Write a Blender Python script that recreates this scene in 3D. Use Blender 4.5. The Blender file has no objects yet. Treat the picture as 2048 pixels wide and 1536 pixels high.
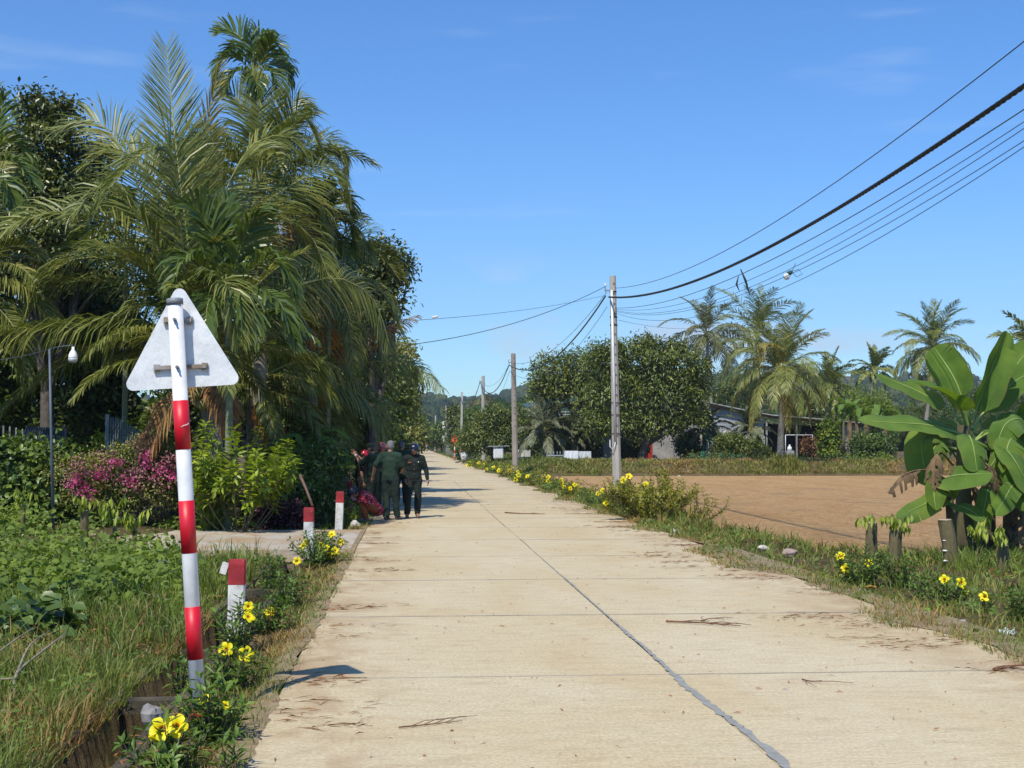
import bpy, math, random
import numpy as np
from mathutils import Vector, Matrix, noise as mnoise

sc = bpy.context.scene
C = sc.collection
rng = np.random.default_rng(11)
random.seed(11)
R = math.radians

# ---------------------------------------------------------------- camera
FPX = 2700.0                       # focal length in pixels of a 2048 px wide picture
YAW, PITCH, EYE = math.atan(201 / FPX), math.atan(120 / FPX), 1.65
cam_data = bpy.data.cameras.new('camera')
cam_data.sensor_fit = 'HORIZONTAL'
cam_data.sensor_width = 36.0
cam_data.lens = 36.0 * FPX / 2048.0
cam_data.clip_start = 0.1
cam_data.clip_end = 20000.0
cam = bpy.data.objects.new('camera', cam_data)
C.objects.link(cam)
cam.location = (0, 0, EYE)
cam.rotation_euler = (math.pi / 2 + PITCH, 0, -YAW)
sc.camera = cam

# ---------------------------------------------------------------- sky, sun, exposure
SUN_DIR = Vector((-0.77, -1.46, 2.15)).normalized()       # towards the sun: behind the camera, to its left
SUN_EL = math.asin(SUN_DIR.z)
SUN_AZ = math.atan2(SUN_DIR.x, SUN_DIR.y)
world = bpy.data.worlds.new('World')
sc.world = world
world.use_nodes = True
wn, wl = world.node_tree.nodes, world.node_tree.links
wn.clear()
w_out = wn.new('ShaderNodeOutputWorld')
w_bg = wn.new('ShaderNodeBackground')
w_bg.inputs['Strength'].default_value = 0.13
sky = wn.new('ShaderNodeTexSky')
sky.sky_type = 'NISHITA'
sky.sun_disc = False
sky.sun_elevation = SUN_EL
sky.sun_rotation = SUN_AZ
sky.altitude = 0
sky.air_density = 1.0
sky.dust_density = 0.25
sky.ozone_density = 2.6
# thin clouds: direction based noise, the same all round the sky
w_geo = wn.new('ShaderNodeTexCoord')
w_map = wn.new('ShaderNodeMapping')
w_map.inputs['Scale'].default_value = (2.2, 2.2, 17.0)
w_noise = wn.new('ShaderNodeTexNoise')
w_noise.inputs['Scale'].default_value = 2.3
w_noise.inputs['Detail'].default_value = 7
w_noise.inputs['Roughness'].default_value = 0.55
w_ramp = wn.new('ShaderNodeValToRGB')
w_ramp.color_ramp.elements[0].position = 0.60
w_ramp.color_ramp.elements[0].color = (0, 0, 0, 1)
w_ramp.color_ramp.elements[1].position = 0.80
w_ramp.color_ramp.elements[1].color = (0.17, 0.17, 0.17, 1)
w_mix = wn.new('ShaderNodeMixRGB')
w_mix.inputs['Color2'].default_value = (6.6, 7.4, 8.4, 1)
w_hsv = wn.new('ShaderNodeHueSaturation')
w_hsv.inputs['Saturation'].default_value = 1.22
w_hsv.inputs['Value'].default_value = 1.0
wl.new(w_geo.outputs['Generated'], w_map.inputs['Vector'])
wl.new(w_map.outputs['Vector'], w_noise.inputs['Vector'])
wl.new(w_noise.outputs['Fac'], w_ramp.inputs['Fac'])
wl.new(w_ramp.outputs['Color'], w_mix.inputs['Fac'])
wl.new(sky.outputs['Color'], w_hsv.inputs['Color'])
w_tint = wn.new('ShaderNodeMixRGB'); w_tint.blend_type = 'MULTIPLY'; w_tint.inputs['Fac'].default_value = 1.0
w_tint.inputs['Color2'].default_value = (0.71, 0.985, 1.27, 1)      # the clear deep blue of the tropical sky
wl.new(w_hsv.outputs['Color'], w_tint.inputs['Color1'])
wl.new(w_tint.outputs['Color'], w_mix.inputs['Color1'])
# small low puffs, anywhere round the horizon
w_map2 = wn.new('ShaderNodeMapping'); w_map2.inputs['Scale'].default_value = (1, 1, 2.6); w_map2.inputs['Location'].default_value = (.9, .35, 0)
w_n2 = wn.new('ShaderNodeTexNoise'); w_n2.inputs['Scale'].default_value = 7.5; w_n2.inputs['Detail'].default_value = 6
w_r2 = wn.new('ShaderNodeValToRGB'); w_r2.color_ramp.elements[0].position = .57; w_r2.color_ramp.elements[0].color = (0, 0, 0, 1); w_r2.color_ramp.elements[1].position = .72; w_r2.color_ramp.elements[1].color = (.65, .65, .65, 1)
w_sep = wn.new('ShaderNodeSeparateXYZ'); w_r3 = wn.new('ShaderNodeValToRGB')
w_e = w_r3.color_ramp.elements; w_e[0].position = .515; w_e[0].color = (0, 0, 0, 1); w_e[1].position = .572; w_e[1].color = (0, 0, 0, 1)
for p_ in (.53, .548):
    e = w_e.new(p_); e.color = (1, 1, 1, 1)
w_half = wn.new('ShaderNodeMath'); w_half.operation = 'MULTIPLY_ADD'; w_half.inputs[1].default_value = .5; w_half.inputs[2].default_value = .5
w_mm = wn.new('ShaderNodeMixRGB'); w_mm.blend_type = 'MULTIPLY'; w_mm.inputs['Fac'].default_value = 1
w_mix2 = wn.new('ShaderNodeMixRGB'); w_mix2.inputs['Color2'].default_value = (5.2, 5.6, 6.6, 1)
wl.new(w_geo.outputs['Generated'], w_map2.inputs['Vector']); wl.new(w_map2.outputs['Vector'], w_n2.inputs['Vector']); wl.new(w_n2.outputs['Fac'], w_r2.inputs['Fac'])
wl.new(w_geo.outputs['Generated'], w_sep.inputs[0]); wl.new(w_sep.outputs['Z'], w_half.inputs[0]); wl.new(w_half.outputs[0], w_r3.inputs['Fac'])
wl.new(w_r2.outputs['Color'], w_mm.inputs['Color1']); wl.new(w_r3.outputs['Color'], w_mm.inputs['Color2']); wl.new(w_mm.outputs['Color'], w_mix2.inputs['Fac'])
wl.new(w_mix.outputs['Color'], w_mix2.inputs['Color1']); wl.new(w_mix2.outputs['Color'], w_bg.inputs['Color'])
wl.new(w_bg.outputs['Background'], w_out.inputs['Surface'])

sun_data = bpy.data.lights.new('sun', 'SUN')
sun_data.energy = 5.0
sun_data.angle = R(0.53)
sun_data.color = (1.0, 0.93, 0.80)
sun = bpy.data.objects.new('sun', sun_data)
C.objects.link(sun)
sun.rotation_euler = SUN_DIR.to_track_quat('Z', 'Y').to_euler()
sun.location = (-20, -40, 60)

sc.view_settings.view_transform = 'Standard'
sc.view_settings.look = 'None'
sc.view_settings.exposure = 0.07
sc.view_settings.gamma = 1.0
sc.view_settings.use_curve_mapping = False
sc.render.engine = 'CYCLES'
sc.cycles.max_bounces = 8
sc.cycles.diffuse_bounces = 6
sc.cycles.glossy_bounces = 2
sc.cycles.transmission_bounces = 3
sc.cycles.transparent_max_bounces = 6
sc.cycles.caustics_reflective = False
sc.cycles.caustics_refractive = False

# ---------------------------------------------------------------- measuring helpers: photograph pixel -> place
_f = Vector((math.sin(YAW) * math.cos(PITCH), math.cos(YAW) * math.cos(PITCH), math.sin(PITCH)))
_r = Vector((math.cos(YAW), -math.sin(YAW), 0))
_u = _r.cross(_f)
def ray(px, py): return _f + _r * ((px - 1024) / FPX) + _u * ((768 - py) / FPX)
def at(px, py, y):
    d = ray(px, py); return Vector((0, 0, EYE)) + d * (y / d.y)
def ats(pts): return [at(*p) for p in pts]

# ---------------------------------------------------------------- object helpers
WL = {}
def tag(o, label=None, cat=None, group=None, kind=None):
    for k, v in (('label', label), ('category', cat), ('group', group), ('kind', kind)):
        if v: o[k] = v
    return o
def empty(name, loc, label=None, cat=None, group=None):
    o = bpy.data.objects.new(name, None); C.objects.link(o)
    o.location = loc; o.empty_display_size = 0.2
    WL[o.name] = Vector(loc)
    return tag(o, label, cat, group)

def place(name, me, parent=None, org=None):
    o = bpy.data.objects.new(name, me); C.objects.link(o)
    if parent is not None:
        o.parent = parent
        pw = WL.get(parent.name, Vector((0, 0, 0)))
        org = pw if org is None else Vector(org)
        o.location = org - pw
    else:
        org = Vector((0, 0, 0)) if org is None else Vector(org)
        o.location = org
    WL[o.name] = org
    return o

def npmesh(name, V, faces, mats, parent=None, org=None, smooth=False, fmat=None):
    """V (n,3) world coordinates; faces: list of int arrays (k,3) or (k,4); fmat: list of material index (int or array) per array."""
    V = np.asarray(V, float).reshape(-1, 3)
    if parent is not None and org is None: o_ = WL.get(parent.name, Vector((0, 0, 0)))
    elif org is not None: o_ = Vector(org)
    else:
        o_ = Vector(((V[:, 0].min() + V[:, 0].max()) / 2, (V[:, 1].min() + V[:, 1].max()) / 2, V[:, 2].min()))
    me = bpy.data.meshes.new(name)
    faces = [np.asarray(f, np.int32) for f in faces if len(f)]
    idx = np.concatenate([f.ravel() for f in faces])
    starts, s, mi = [], 0, []
    for k, f in enumerate(faces):
        w = f.shape[1]
        starts.append(s + np.arange(len(f)) * w); s += f.size
        m = 0 if fmat is None else fmat[k]
        mi.append(np.full(len(f), m) if np.isscalar(m) else np.asarray(m))
    starts = np.concatenate(starts); mi = np.concatenate(mi)
    me.vertices.add(len(V)); me.vertices.foreach_set('co', (V - np.array(o_)).astype(np.float32).ravel())
    me.loops.add(len(idx)); me.loops.foreach_set('vertex_index', idx.astype(np.int32))
    me.polygons.add(len(starts)); me.polygons.foreach_set('loop_start', starts.astype(np.int32))
    for m in (mats if isinstance(mats, (list, tuple)) else [mats]): me.materials.append(m)
    me.polygons.foreach_set('material_index', mi.astype(np.int32))
    me.update(calc_edges=True)
    if smooth: me.polygons.foreach_set('use_smooth', np.ones(len(starts), bool))
    me.validate()
    return place(name, me, parent, o_)

class MB:
    """small mesh collector: boxes, tubes, lofts"""
    def __init__(s): s.v, s.f, s.m, s.sm = [], [], [], []
    def add(s, vs, fs, mi=0, sm=False):
        b = len(s.v); s.v += [tuple(v) for v in vs]
        for f in fs: s.f.append([b + i for i in f]); s.m.append(mi); s.sm.append(sm)
    def box(s, c, size, rot=None, mi=0, taper=1.0):
        hx, hy, hz = size[0] / 2, size[1] / 2, size[2] / 2
        vs = []
        for z in (-1, 1):
            t = taper if z > 0 else 1
            for x, y in ((-1, -1), (1, -1), (1, 1), (-1, 1)):
                v = Vector((x * hx * t, y * hy * t, z * hz))
                if rot is not None: v = rot @ v
                vs.append(v + Vector(c))
        s.add(vs, [(3, 2, 1, 0), (4, 5, 6, 7), (0, 1, 5, 4), (1, 2, 6, 5), (2, 3, 7, 6), (3, 0, 4, 7)], mi)
    def tube(s, pts, rad, n=8, mi=0, sm=True, caps=True, flat=1.0, up=None):
        pts = [Vector(p) for p in pts]; k = len(pts)
        if not hasattr(rad, '__len__'): rad = [rad] * k
        prev = None; vs = []
        for i, p in enumerate(pts):
            t = (pts[min(i + 1, k - 1)] - pts[max(i - 1, 0)]).normalized()
            if prev is None:
                a = Vector(up) if up is not None else (Vector((0, 0, 1)) if abs(t.z) < .9 else Vector((1, 0, 0)))
            else: a = prev
            a = (a - t * a.dot(t))
            if a.length < 1e-6: a = t.orthogonal()
            a.normalize(); prev = a; b = t.cross(a)
            for j in range(n):
                q = 2 * math.pi * j / n
                vs.append(p + (a * math.cos(q) + b * (math.sin(q) * flat)) * rad[i])
        fs = [(i * n + j, i * n + (j + 1) % n, (i + 1) * n + (j + 1) % n, (i + 1) * n + j) for i in range(k - 1) for j in range(n)]
        s.add(vs, fs, mi, sm)
        if caps:
            b = len(s.v) - k * n
            s.f.append([b + j for j in range(n)][::-1]); s.m.append(mi); s.sm.append(False)
            s.f.append([b + (k - 1) * n + j for j in range(n)]); s.m.append(mi); s.sm.append(False)
    def ell(s, c, r, n=12, k=8, mi=0, rot=None, z0=-1.0, z1=1.0):
        """ellipsoid, or the band of one between heights z0 and z1 (of -1..1)"""
        vs = []
        a0, a1 = math.asin(max(-1, z0)), math.asin(min(1, z1))
        for i in range(k + 1):
            a = a0 + (a1 - a0) * i / k
            for j in range(n):
                q = 2 * math.pi * j / n
                v = Vector((math.cos(a) * math.cos(q) * r[0], math.cos(a) * math.sin(q) * r[1], math.sin(a) * r[2]))
                if rot is not None: v = rot @ v
                vs.append(v + Vector(c))
        fs = [(i * n + j, i * n + (j + 1) % n, (i + 1) * n + (j + 1) % n, (i + 1) * n + j) for i in range(k) for j in range(n)]
        s.add(vs, fs, mi, True)
        b = len(s.v) - (k + 1) * n
        s.f.append([b + j for j in range(n)][::-1]); s.m.append(mi); s.sm.append(True)
        s.f.append([b + k * n + j for j in range(n)]); s.m.append(mi); s.sm.append(True)
    def build(s, name, mats, parent=None, org=None):
        V = [Vector(v) for v in s.v]
        if parent is not None and org is None: o_ = WL.get(parent.name, Vector((0, 0, 0)))
        elif org is not None: o_ = Vector(org)
        else:
            xs = [v.x for v in V]; ys = [v.y for v in V]; zs = [v.z for v in V]
            o_ = Vector(((min(xs) + max(xs)) / 2, (min(ys) + max(ys)) / 2, min(zs)))
        me = bpy.data.meshes.new(name)
        me.from_pydata([tuple(v - o_) for v in V], [], s.f)
        for m in (mats if isinstance(mats, (list, tuple)) else [mats]): me.materials.append(m)
        me.polygons.foreach_set('material_index', s.m)
        me.polygons.foreach_set('use_smooth', s.sm)
        me.update()
        return place(name, me, parent, o_)

def copy_thing(src, loc, rz=0.0, scale=1.0, label=None, group=None):
    def cp(o, parent):
        c = o.copy(); C.objects.link(c)
        if parent is not None: c.parent = parent
        for ch in list(o.children): cp(ch, c)
        return c
    r = cp(src, None)
    r.location = loc; r.rotation_euler = (0, 0, rz); r.scale = (scale,) * 3
    if label: r['label'] = label
    if group: r['group'] = group
    WL[r.name] = Vector(loc)
    return r

# ---------------------------------------------------------------- materials
def newmat(name):
    m = bpy.data.materials.new(name); m.use_nodes = True
    nt = m.node_tree; nt.nodes.clear()
    return m, nt.nodes, nt.links
def ramp(nodes, stops, interp='LINEAR'):
    r = nodes.new('ShaderNodeValToRGB'); cr = r.color_ramp; cr.interpolation = interp
    while len(cr.elements) < len(stops): cr.elements.new(0.5)
    for e, (p, c) in zip(cr.elements, stops):
        e.position = p; e.color = tuple(c) + (1,) if len(c) == 3 else c
    return r
def noise(nodes, links, scale, detail=5, rough=.6, vec=None, dist=0.0):
    n = nodes.new('ShaderNodeTexNoise')
    n.inputs['Scale'].default_value = scale; n.inputs['Detail'].default_value = detail
    n.inputs['Roughness'].default_value = rough; n.inputs['Distortion'].default_value = dist
    if vec is not None: links.new(vec, n.inputs['Vector'])
    return n
def coords(nodes, links, scale=(1, 1, 1), kind='Object'):
    t = nodes.new('ShaderNodeTexCoord'); m = nodes.new('ShaderNodeMapping')
    m.inputs['Scale'].default_value = scale
    links.new(t.outputs[kind], m.inputs['Vector'])
    return m.outputs['Vector']
def mixc(nodes, links, fac, a, b, mode='MIX'):
    m = nodes.new('ShaderNodeMixRGB'); m.blend_type = mode
    for s, v in (('Fac', fac), ('Color1', a), ('Color2', b)):
        if isinstance(v, (int, float)): m.inputs[s].default_value = v
        elif isinstance(v, tuple): m.inputs[s].default_value = v + (1,) if len(v) == 3 else v
        else: links.new(v, m.inputs[s])
    return m.outputs['Color']
def finish(nodes, links, col, rough=.7, bump=None, bstr=.3, bdist=.02, spec=.4, metal=0.0):
    p = nodes.new('ShaderNodeBsdfPrincipled'); o = nodes.new('ShaderNodeOutputMaterial')
    if isinstance(col, tuple): p.inputs['Base Color'].default_value = col + (1,)
    else: links.new(col, p.inputs['Base Color'])
    if isinstance(rough, (int, float)): p.inputs['Roughness'].default_value = rough
    else: links.new(rough, p.inputs['Roughness'])
    p.inputs['Specular IOR Level'].default_value = spec
    p.inputs['Metallic'].default_value = metal
    if bump is not None:
        b = nodes.new('ShaderNodeBump'); b.inputs['Strength'].default_value = bstr; b.inputs['Distance'].default_value = bdist
        links.new(bump, b.inputs['Height']); links.new(b.outputs['Normal'], p.inputs['Normal'])
    links.new(p.outputs['BSDF'], o.inputs['Surface'])
    return p

def mat(name, c1, c2=None, scale=6.0, rough=.7, bstr=.25, bscale=None, spec=.4, metal=0.0, lo=.35, hi=.65, stretch=(1, 1, 1), bdist=.01):
    """two tone noise material with a fine relief"""
    m, n, l = newmat(name)
    c2 = c2 or tuple(x * .72 for x in c1)
    v = coords(n, l, stretch)
    a = noise(n, l, scale, 6, .62, v)
    r = ramp(n, [(lo, c1), (hi, c2)]); l.new(a.outputs['Fac'], r.inputs['Fac'])
    b = noise(n, l, bscale or scale * 6, 4, .6, v)
    finish(n, l, r.outputs['Color'], rough, b.outputs['Fac'], bstr, bdist, spec, metal)
    return m

def leafmat(name, stops, rough=.42, trans=.28, spec=.5, tcol=(1.25, 1.3, .55)):
    """leaf: colour varies leaf by leaf and plant by plant; light passes through"""
    m, n, l = newmat(name)
    g = n.new('ShaderNodeNewGeometry'); oi = n.new('ShaderNodeObjectInfo')
    ad = n.new('ShaderNodeMath'); ad.operation = 'MULTIPLY_ADD'
    l.new(oi.outputs['Random'], ad.inputs[0]); ad.inputs[1].default_value = .22
    sc_ = n.new('ShaderNodeMath'); sc_.operation = 'MULTIPLY'; sc_.inputs[1].default_value = .8
    l.new(g.outputs['Random Per Island'], sc_.inputs[0]); l.new(sc_.outputs[0], ad.inputs[2])
    stops = [(a, (min(.9, c[0] * 1.42), min(.8, c[1] * 1.24), c[2] * .95)) for a, c in stops]
    # whole sprays of leaves differ too, not only single leaves
    nz = noise(n, l, 1.1, 2, .5, coords(n, l)); mx = n.new('ShaderNodeMath'); mx.operation = 'MULTIPLY_ADD'; mx.inputs[1].default_value = 1.2; l.new(nz.outputs['Fac'], mx.inputs[0])
    hf = n.new('ShaderNodeMath'); hf.operation = 'MULTIPLY_ADD'; hf.inputs[1].default_value = .5; hf.inputs[2].default_value = -.44; l.new(ad.outputs[0], hf.inputs[0]); l.new(hf.outputs[0], mx.inputs[2])
    r = ramp(n, stops); l.new(mx.outputs[0], r.inputs['Fac'])
    p = n.new('ShaderNodeBsdfPrincipled'); p.inputs['Roughness'].default_value = rough
    p.inputs['Specular IOR Level'].default_value = spec
    l.new(r.outputs['Color'], p.inputs['Base Color'])
    t = n.new('ShaderNodeBsdfTranslucent')
    tc = mixc(n, l, 1.0, r.outputs['Color'], tcol, 'MULTIPLY'); l.new(tc, t.inputs['Color'])
    ms = n.new('ShaderNodeMixShader'); ms.inputs['Fac'].default_value = trans
    o = n.new('ShaderNodeOutputMaterial')
    l.new(p.outputs['BSDF'], ms.inputs[1]); l.new(t.outputs['BSDF'], ms.inputs[2]); l.new(ms.outputs['Shader'], o.inputs['Surface'])
    return m

m_coco = leafmat('coconut_leaf', [(0, (.055, .088, .022)), (.45, (.12, .16, .042)), (.8, (.20, .22, .075)), (1, (.32, .30, .14))], .42, .22, .5)
m_coco_y = leafmat('coconut_leaf_yellowing', [(0, (.10, .12, .025)), (.5, (.19, .18, .035)), (1, (.34, .25, .06))], .42, .25)
m_coco_dead = leafmat('coconut_leaf_dead', [(0, (.10, .06, .03)), (.5, (.2, .12, .06)), (1, (.34, .22, .12))], .7, .12, .2)
m_orange = leafmat('leaf_turning_orange', [(0, (.3, .12, .01)), (1, (.5, .24, .02))], .5, .25)
m_rachis = mat('palm_rib', (.32, .32, .11), (.23, .24, .075), 5, .45)
m_rachis_y = mat('palm_rib_yellow', (.42, .36, .10), (.3, .26, .06), 5, .5)
m_areca = leafmat('areca_leaf', [(0, (.032, .07, .016)), (.5, (.065, .115, .026)), (1, (.14, .19, .05))], .36, .24, .6)
m_banana = None
m_dark = leafmat('dark_tree_leaf', [(0, (.03, .055, .016)), (.5, (.058, .098, .025)), (.85, (.095, .14, .036)), (1, (.15, .18, .06))], .42, .28)
m_mango = leafmat('mango_leaf', [(0, (.04, .065, .018)), (.5, (.085, .125, .032)), (.85, (.14, .185, .045)), (1, (.22, .22, .08))], .4, .24)
m_jack = leafmat('jackfruit_leaf', [(0, (.03, .05, .016)), (.5, (.062, .09, .026)), (1, (.13, .16, .06))], .34, .16, .6)
m_yellowg = leafmat('yellow_green_leaf', [(0, (.10, .17, .016)), (.5, (.18, .27, .025)), (1, (.32, .38, .05))], .42, .3)
m_hedge = leafmat('hedge_leaf', [(0, (.03, .062, .018)), (.5, (.06, .115, .028)), (1, (.12, .19, .045))], .42, .2)
m_vine = leafmat('vine_leaf', [(0, (.045, .09, .02)), (.5, (.11, .18, .036)), (.85, (.17, .25, .05)), (1, (.30, .36, .09))], .62, .3, .25)
m_alla = leafmat('allamanda_leaf', [(0, (.035, .08, .016)), (.5, (.08, .155, .03)), (1, (.19, .28, .05))], .45, .24, .4)
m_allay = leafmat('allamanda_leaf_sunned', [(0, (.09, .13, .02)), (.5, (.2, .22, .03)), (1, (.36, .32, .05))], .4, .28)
m_bract = leafmat('bougainvillea_bract', [(0, (.17, .06, .11)), (.5, (.25, .14, .18)), (1, (.34, .29, .2))], .6, .2, .2, (1.0, 1, 1.0))
m_bougl = leafmat('bougainvillea_leaf', [(0, (.04, .065, .018)), (.5, (.10, .14, .035)), (1, (.28, .24, .10))], .45, .25)
m_purple = leafmat('purple_leaf', [(0, (.03, .008, .02)), (1, (.09, .03, .07))], .5, .2)
m_pale = leafmat('pale_leaf', [(0, (.09, .12, .04)), (1, (.32, .35, .15))], .5, .25)
m_bark = mat('bark', (.14, .115, .09), (.06, .05, .04), 9, .9, .6, 30)
m_palmbark = mat('palm_trunk', (.30, .28, .24), (.17, .155, .13), 5, .9, .6, 26, stretch=(1, 1, 5))
m_greenbark = mat('areca_trunk', (.11, .14, .06), (.2, .21, .15), 4, .7, .3, stretch=(1, 1, 4))
m_twig = mat('twig', (.15, .12, .07), (.08, .075, .035), 20, .8)
m_husk = mat('coconut_husk', (.26, .17, .08), (.12, .08, .045), 6, .9, .4)
m_nut = mat('green_coconut', (.20, .24, .07), (.28, .26, .10), 4, .5)
# ================================================================ SETTING
def pos(n, l, scale=(1, 1, 1)):
    g = n.new('ShaderNodeNewGeometry'); m = n.new('ShaderNodeMapping'); m.inputs['Scale'].default_value = scale
    l.new(g.outputs['Position'], m.inputs['Vector']); return m.outputs['Vector']

def concrete_mat(name, c1, c2, stain, brush=True):
    m, n, l = newmat(name)
    big = noise(n, l, .55, 5, .6, pos(n, l, (1.0, .55, 1)), .6)
    fine = noise(n, l, 42, 5, .75, pos(n, l, (1, .8, 1)))
    mid = noise(n, l, 5.5, 7, .68, pos(n, l, (.5, 1.1, 1)), .4)
    r1 = ramp(n, [(.3, c1), (.62, c2)]); l.new(big.outputs['Fac'], r1.inputs['Fac'])
    r2 = ramp(n, [(.5, (0, 0, 0)), (.78, (.75, .75, .75))]); l.new(mid.outputs['Fac'], r2.inputs['Fac'])
    col = mixc(n, l, r2.outputs['Color'], r1.outputs['Color'], stain)
    r3 = ramp(n, [(.3, (.74, .74, .74)), (.7, (1.2, 1.2, 1.2))]); l.new(fine.outputs['Fac'], r3.inputs['Fac'])
    col = mixc(n, l, 1.0, col, r3.outputs['Color'], 'MULTIPLY')
    # broad rusty wash and pale worn patches
    wash = noise(n, l, .9, 4, .55, pos(n, l, (1, .35, 1)), 1.2)
    r4 = ramp(n, [(.55, (0, 0, 0)), (.75, (.25, .25, .25))]); l.new(wash.outputs['Fac'], r4.inputs['Fac'])
    col = mixc(n, l, r4.outputs['Color'], col, tuple(x * y for x, y in zip(c1, (.86, .72, .55))))
    if brush:
        g2 = n.new('ShaderNodeNewGeometry'); sx = n.new('ShaderNodeSeparateXYZ'); l.new(g2.outputs['Position'], sx.inputs[0])
        rr_ = ramp(n, [(0, (1, 1, 1)), (.055, (.75, .75, .75)), (.16, (0, 0, 0)), (.80, (0, 0, 0)), (.93, (.7, .7, .7)), (1, (1, 1, 1))])
        mr = n.new('ShaderNodeMapRange'); mr.inputs['From Min'].default_value = -.87; mr.inputs['From Max'].default_value = 4.75
        l.new(sx.outputs['X'], mr.inputs['Value']); l.new(mr.outputs['Result'], rr_.inputs['Fac'])
        en = noise(n, l, 1.6, 6, .68, pos(n, l, (1, .6, 1)), .8); er = ramp(n, [(.42, (0, 0, 0)), (.62, (1, 1, 1))]); l.new(en.outputs['Fac'], er.inputs['Fac'])
        em = mixc(n, l, 1.0, rr_.outputs['Color'], er.outputs['Color'], 'MULTIPLY')
        col = mixc(n, l, em, col, (.36, .25, .14))
    # tiny dark specks of grit
    sp = noise(n, l, 38, 2, .5, pos(n, l)); r5 = ramp(n, [(.7, (1, 1, 1)), (.76, (.55, .5, .45))]); l.new(sp.outputs['Fac'], r5.inputs['Fac'])
    col = mixc(n, l, 1.0, col, r5.outputs['Color'], 'MULTIPLY')
    # broom strokes across the road
    br = noise(n, l, 9, 5, .7, pos(n, l, (.35, 7.5, 1)), .3)
    ad = n.new('ShaderNodeMath'); ad.operation = 'ADD'; l.new(br.outputs['Fac'], ad.inputs[0]); l.new(fine.outputs['Fac'], ad.inputs[1])
    r6 = ramp(n, [(.35, (.86, .86, .86)), (.65, (1.1, 1.1, 1.1))]); l.new(br.outputs['Fac'], r6.inputs['Fac'])
    col = mixc(n, l, 1.0, col, r6.outputs['Color'], 'MULTIPLY')
    finish(n, l, col, .88, ad.outputs[0], .35 if brush else .2, .006, .25)
    return m
m_road = concrete_mat('road_concrete', (.50, .405, .235), (.555, .475, .315), (.40, .305, .18))
m_bed = mat('road_bed', (.13, .12, .10), (.08, .075, .06), 3, .95)
m_joint = mat('joint_dirt', (.26, .235, .19), (.42, .36, .26), 2.5, .95)
m_tar = mat('joint_filler', (.22, .225, .20), (.30, .30, .27), 9, .75, .4, 50)
m_drive = concrete_mat('driveway_concrete', (.40, .355, .28), (.47, .43, .36), (.30, .24, .16))
m_oldcon = mat('weathered_concrete', (.10, .08, .055), (.035, .034, .022), 4, .95, .8, 30)
m_pinkcon = mat('brick_stained_concrete', (.30, .22, .18), (.16, .12, .09), 5, .95, .8, 30)

# ---- ground sheet
def smooth(a, b, x): t = np.clip((x - a) / (b - a), 0, 1); return t * t * (3 - 2 * t)
DL, DR = -1.98, -1.60                                    # the drain's two edges
FIELD = [(5.6, 26.5), (6.6, 23.5), (8.5, 21.9), (12, 21.5), (24, 21.0), (60, 20.0), (62, 86), (8.3, 84.6), (7.2, 66), (6.4, 48), (5.9, 35)]
def gz(x, y):
    x = np.asarray(x, float); y = np.asarray(y, float)
    und = .035 * np.sin(x * 2.1 + 1.3 * np.sin(y * .9)) + .03 * np.sin(y * 1.7 + x) + .02 * np.sin(x * 5.3 - y * 3.1)
    left = -.03 - .07 * smooth(-.9, -1.5, x) + und * smooth(-2.1, -3.2, x) + .16 * smooth(-3.2, -6.5, x)
    right = -.02 + und * .6 * smooth(4.7, 5.4, x) - .05 * smooth(4.8, 6.5, x)
    z = np.where(x < 1, left, right)
    z = np.where((x > -.9) & (x < 4.72), -.11, z)
    # the flat brown paddy lies lower; a grassy bank rises behind it
    infield = smooth(6.0, 7.4, x - np.where(y < 24, (24 - y) * .35, 0) * (x < 9)) * smooth(21.0, 22.4, y) * (1 - smooth(83.5, 85.3, y)) * (1 - smooth(60, 64, x))
    z = z * (1 - infield) - .42 * infield
    bank = smooth(84.2, 86.0, y) * smooth(6.6, 9.5, x)
    z = z * (1 - bank) + (.42 + und * 2.2) * bank
    return z
xs = sorted(set([-3500, -1500, -600, -250, -120, -80, -60, -50, -42, -36, -31, -27] + [round(v, 2) for v in np.arange(-24, -2.2, .55)] +
     [-2.2, DL - .06, DL, DL + .03, DR - .03, DR, -1.45, -1.25, -1.05, -.92, -.86, -.8, 2, 4.6, 4.68, 4.75] + [round(v, 2) for v in np.arange(4.9, 12, .35)] +
     list(range(13, 40, 2)) + [44, 50, 56, 60, 62, 64, 70, 80, 100, 150, 300, 600, 1500, 3500]))
ys = [-200, -60, -20, -8] + [round(v, 2) for v in np.arange(-2, 40, .5)] + list(range(40, 72, 2)) + [round(v, 2) for v in np.arange(72, 90, .5)] + \
     [92, 100, 115, 130, 160, 200, 260, 350, 500, 800, 1500, 3500, 6000]
X, Y = np.meshgrid(np.array(xs, float), np.array(ys, float))
Z = gz(X, Y)
dit = (X > DL - .001) & (X < DR + .001)
inner = (X > DL + .01) & (X < DR - .01)
Z = np.where(inner & (Y < 75), -.62, Z)
Z = np.where(dit & ~inner, -.09, Z)
nx, ny = len(xs), len(ys)
I = np.arange(nx * ny).reshape(ny, nx)
Q = np.stack([I[:-1, :-1], I[:-1, 1:], I[1:, 1:], I[1:, :-1]], -1).reshape(-1, 4)
m, n, l = newmat('ground_soil')
a = noise(n, l, .8, 6, .65, pos(n, l), .5); b = noise(n, l, 9, 5, .7, pos(n, l)); c = noise(n, l, 60, 3, .7, pos(n, l))
r1 = ramp(n, [(.3, (.085, .085, .03)), (.5, (.16, .125, .07)), (.7, (.21, .155, .09))]); l.new(a.outputs['Fac'], r1.inputs['Fac'])
r2 = ramp(n, [(.35, (.5, .5, .45)), (.7, (1.25, 1.2, 1.1))]); l.new(b.outputs['Fac'], r2.inputs['Fac'])
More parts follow.
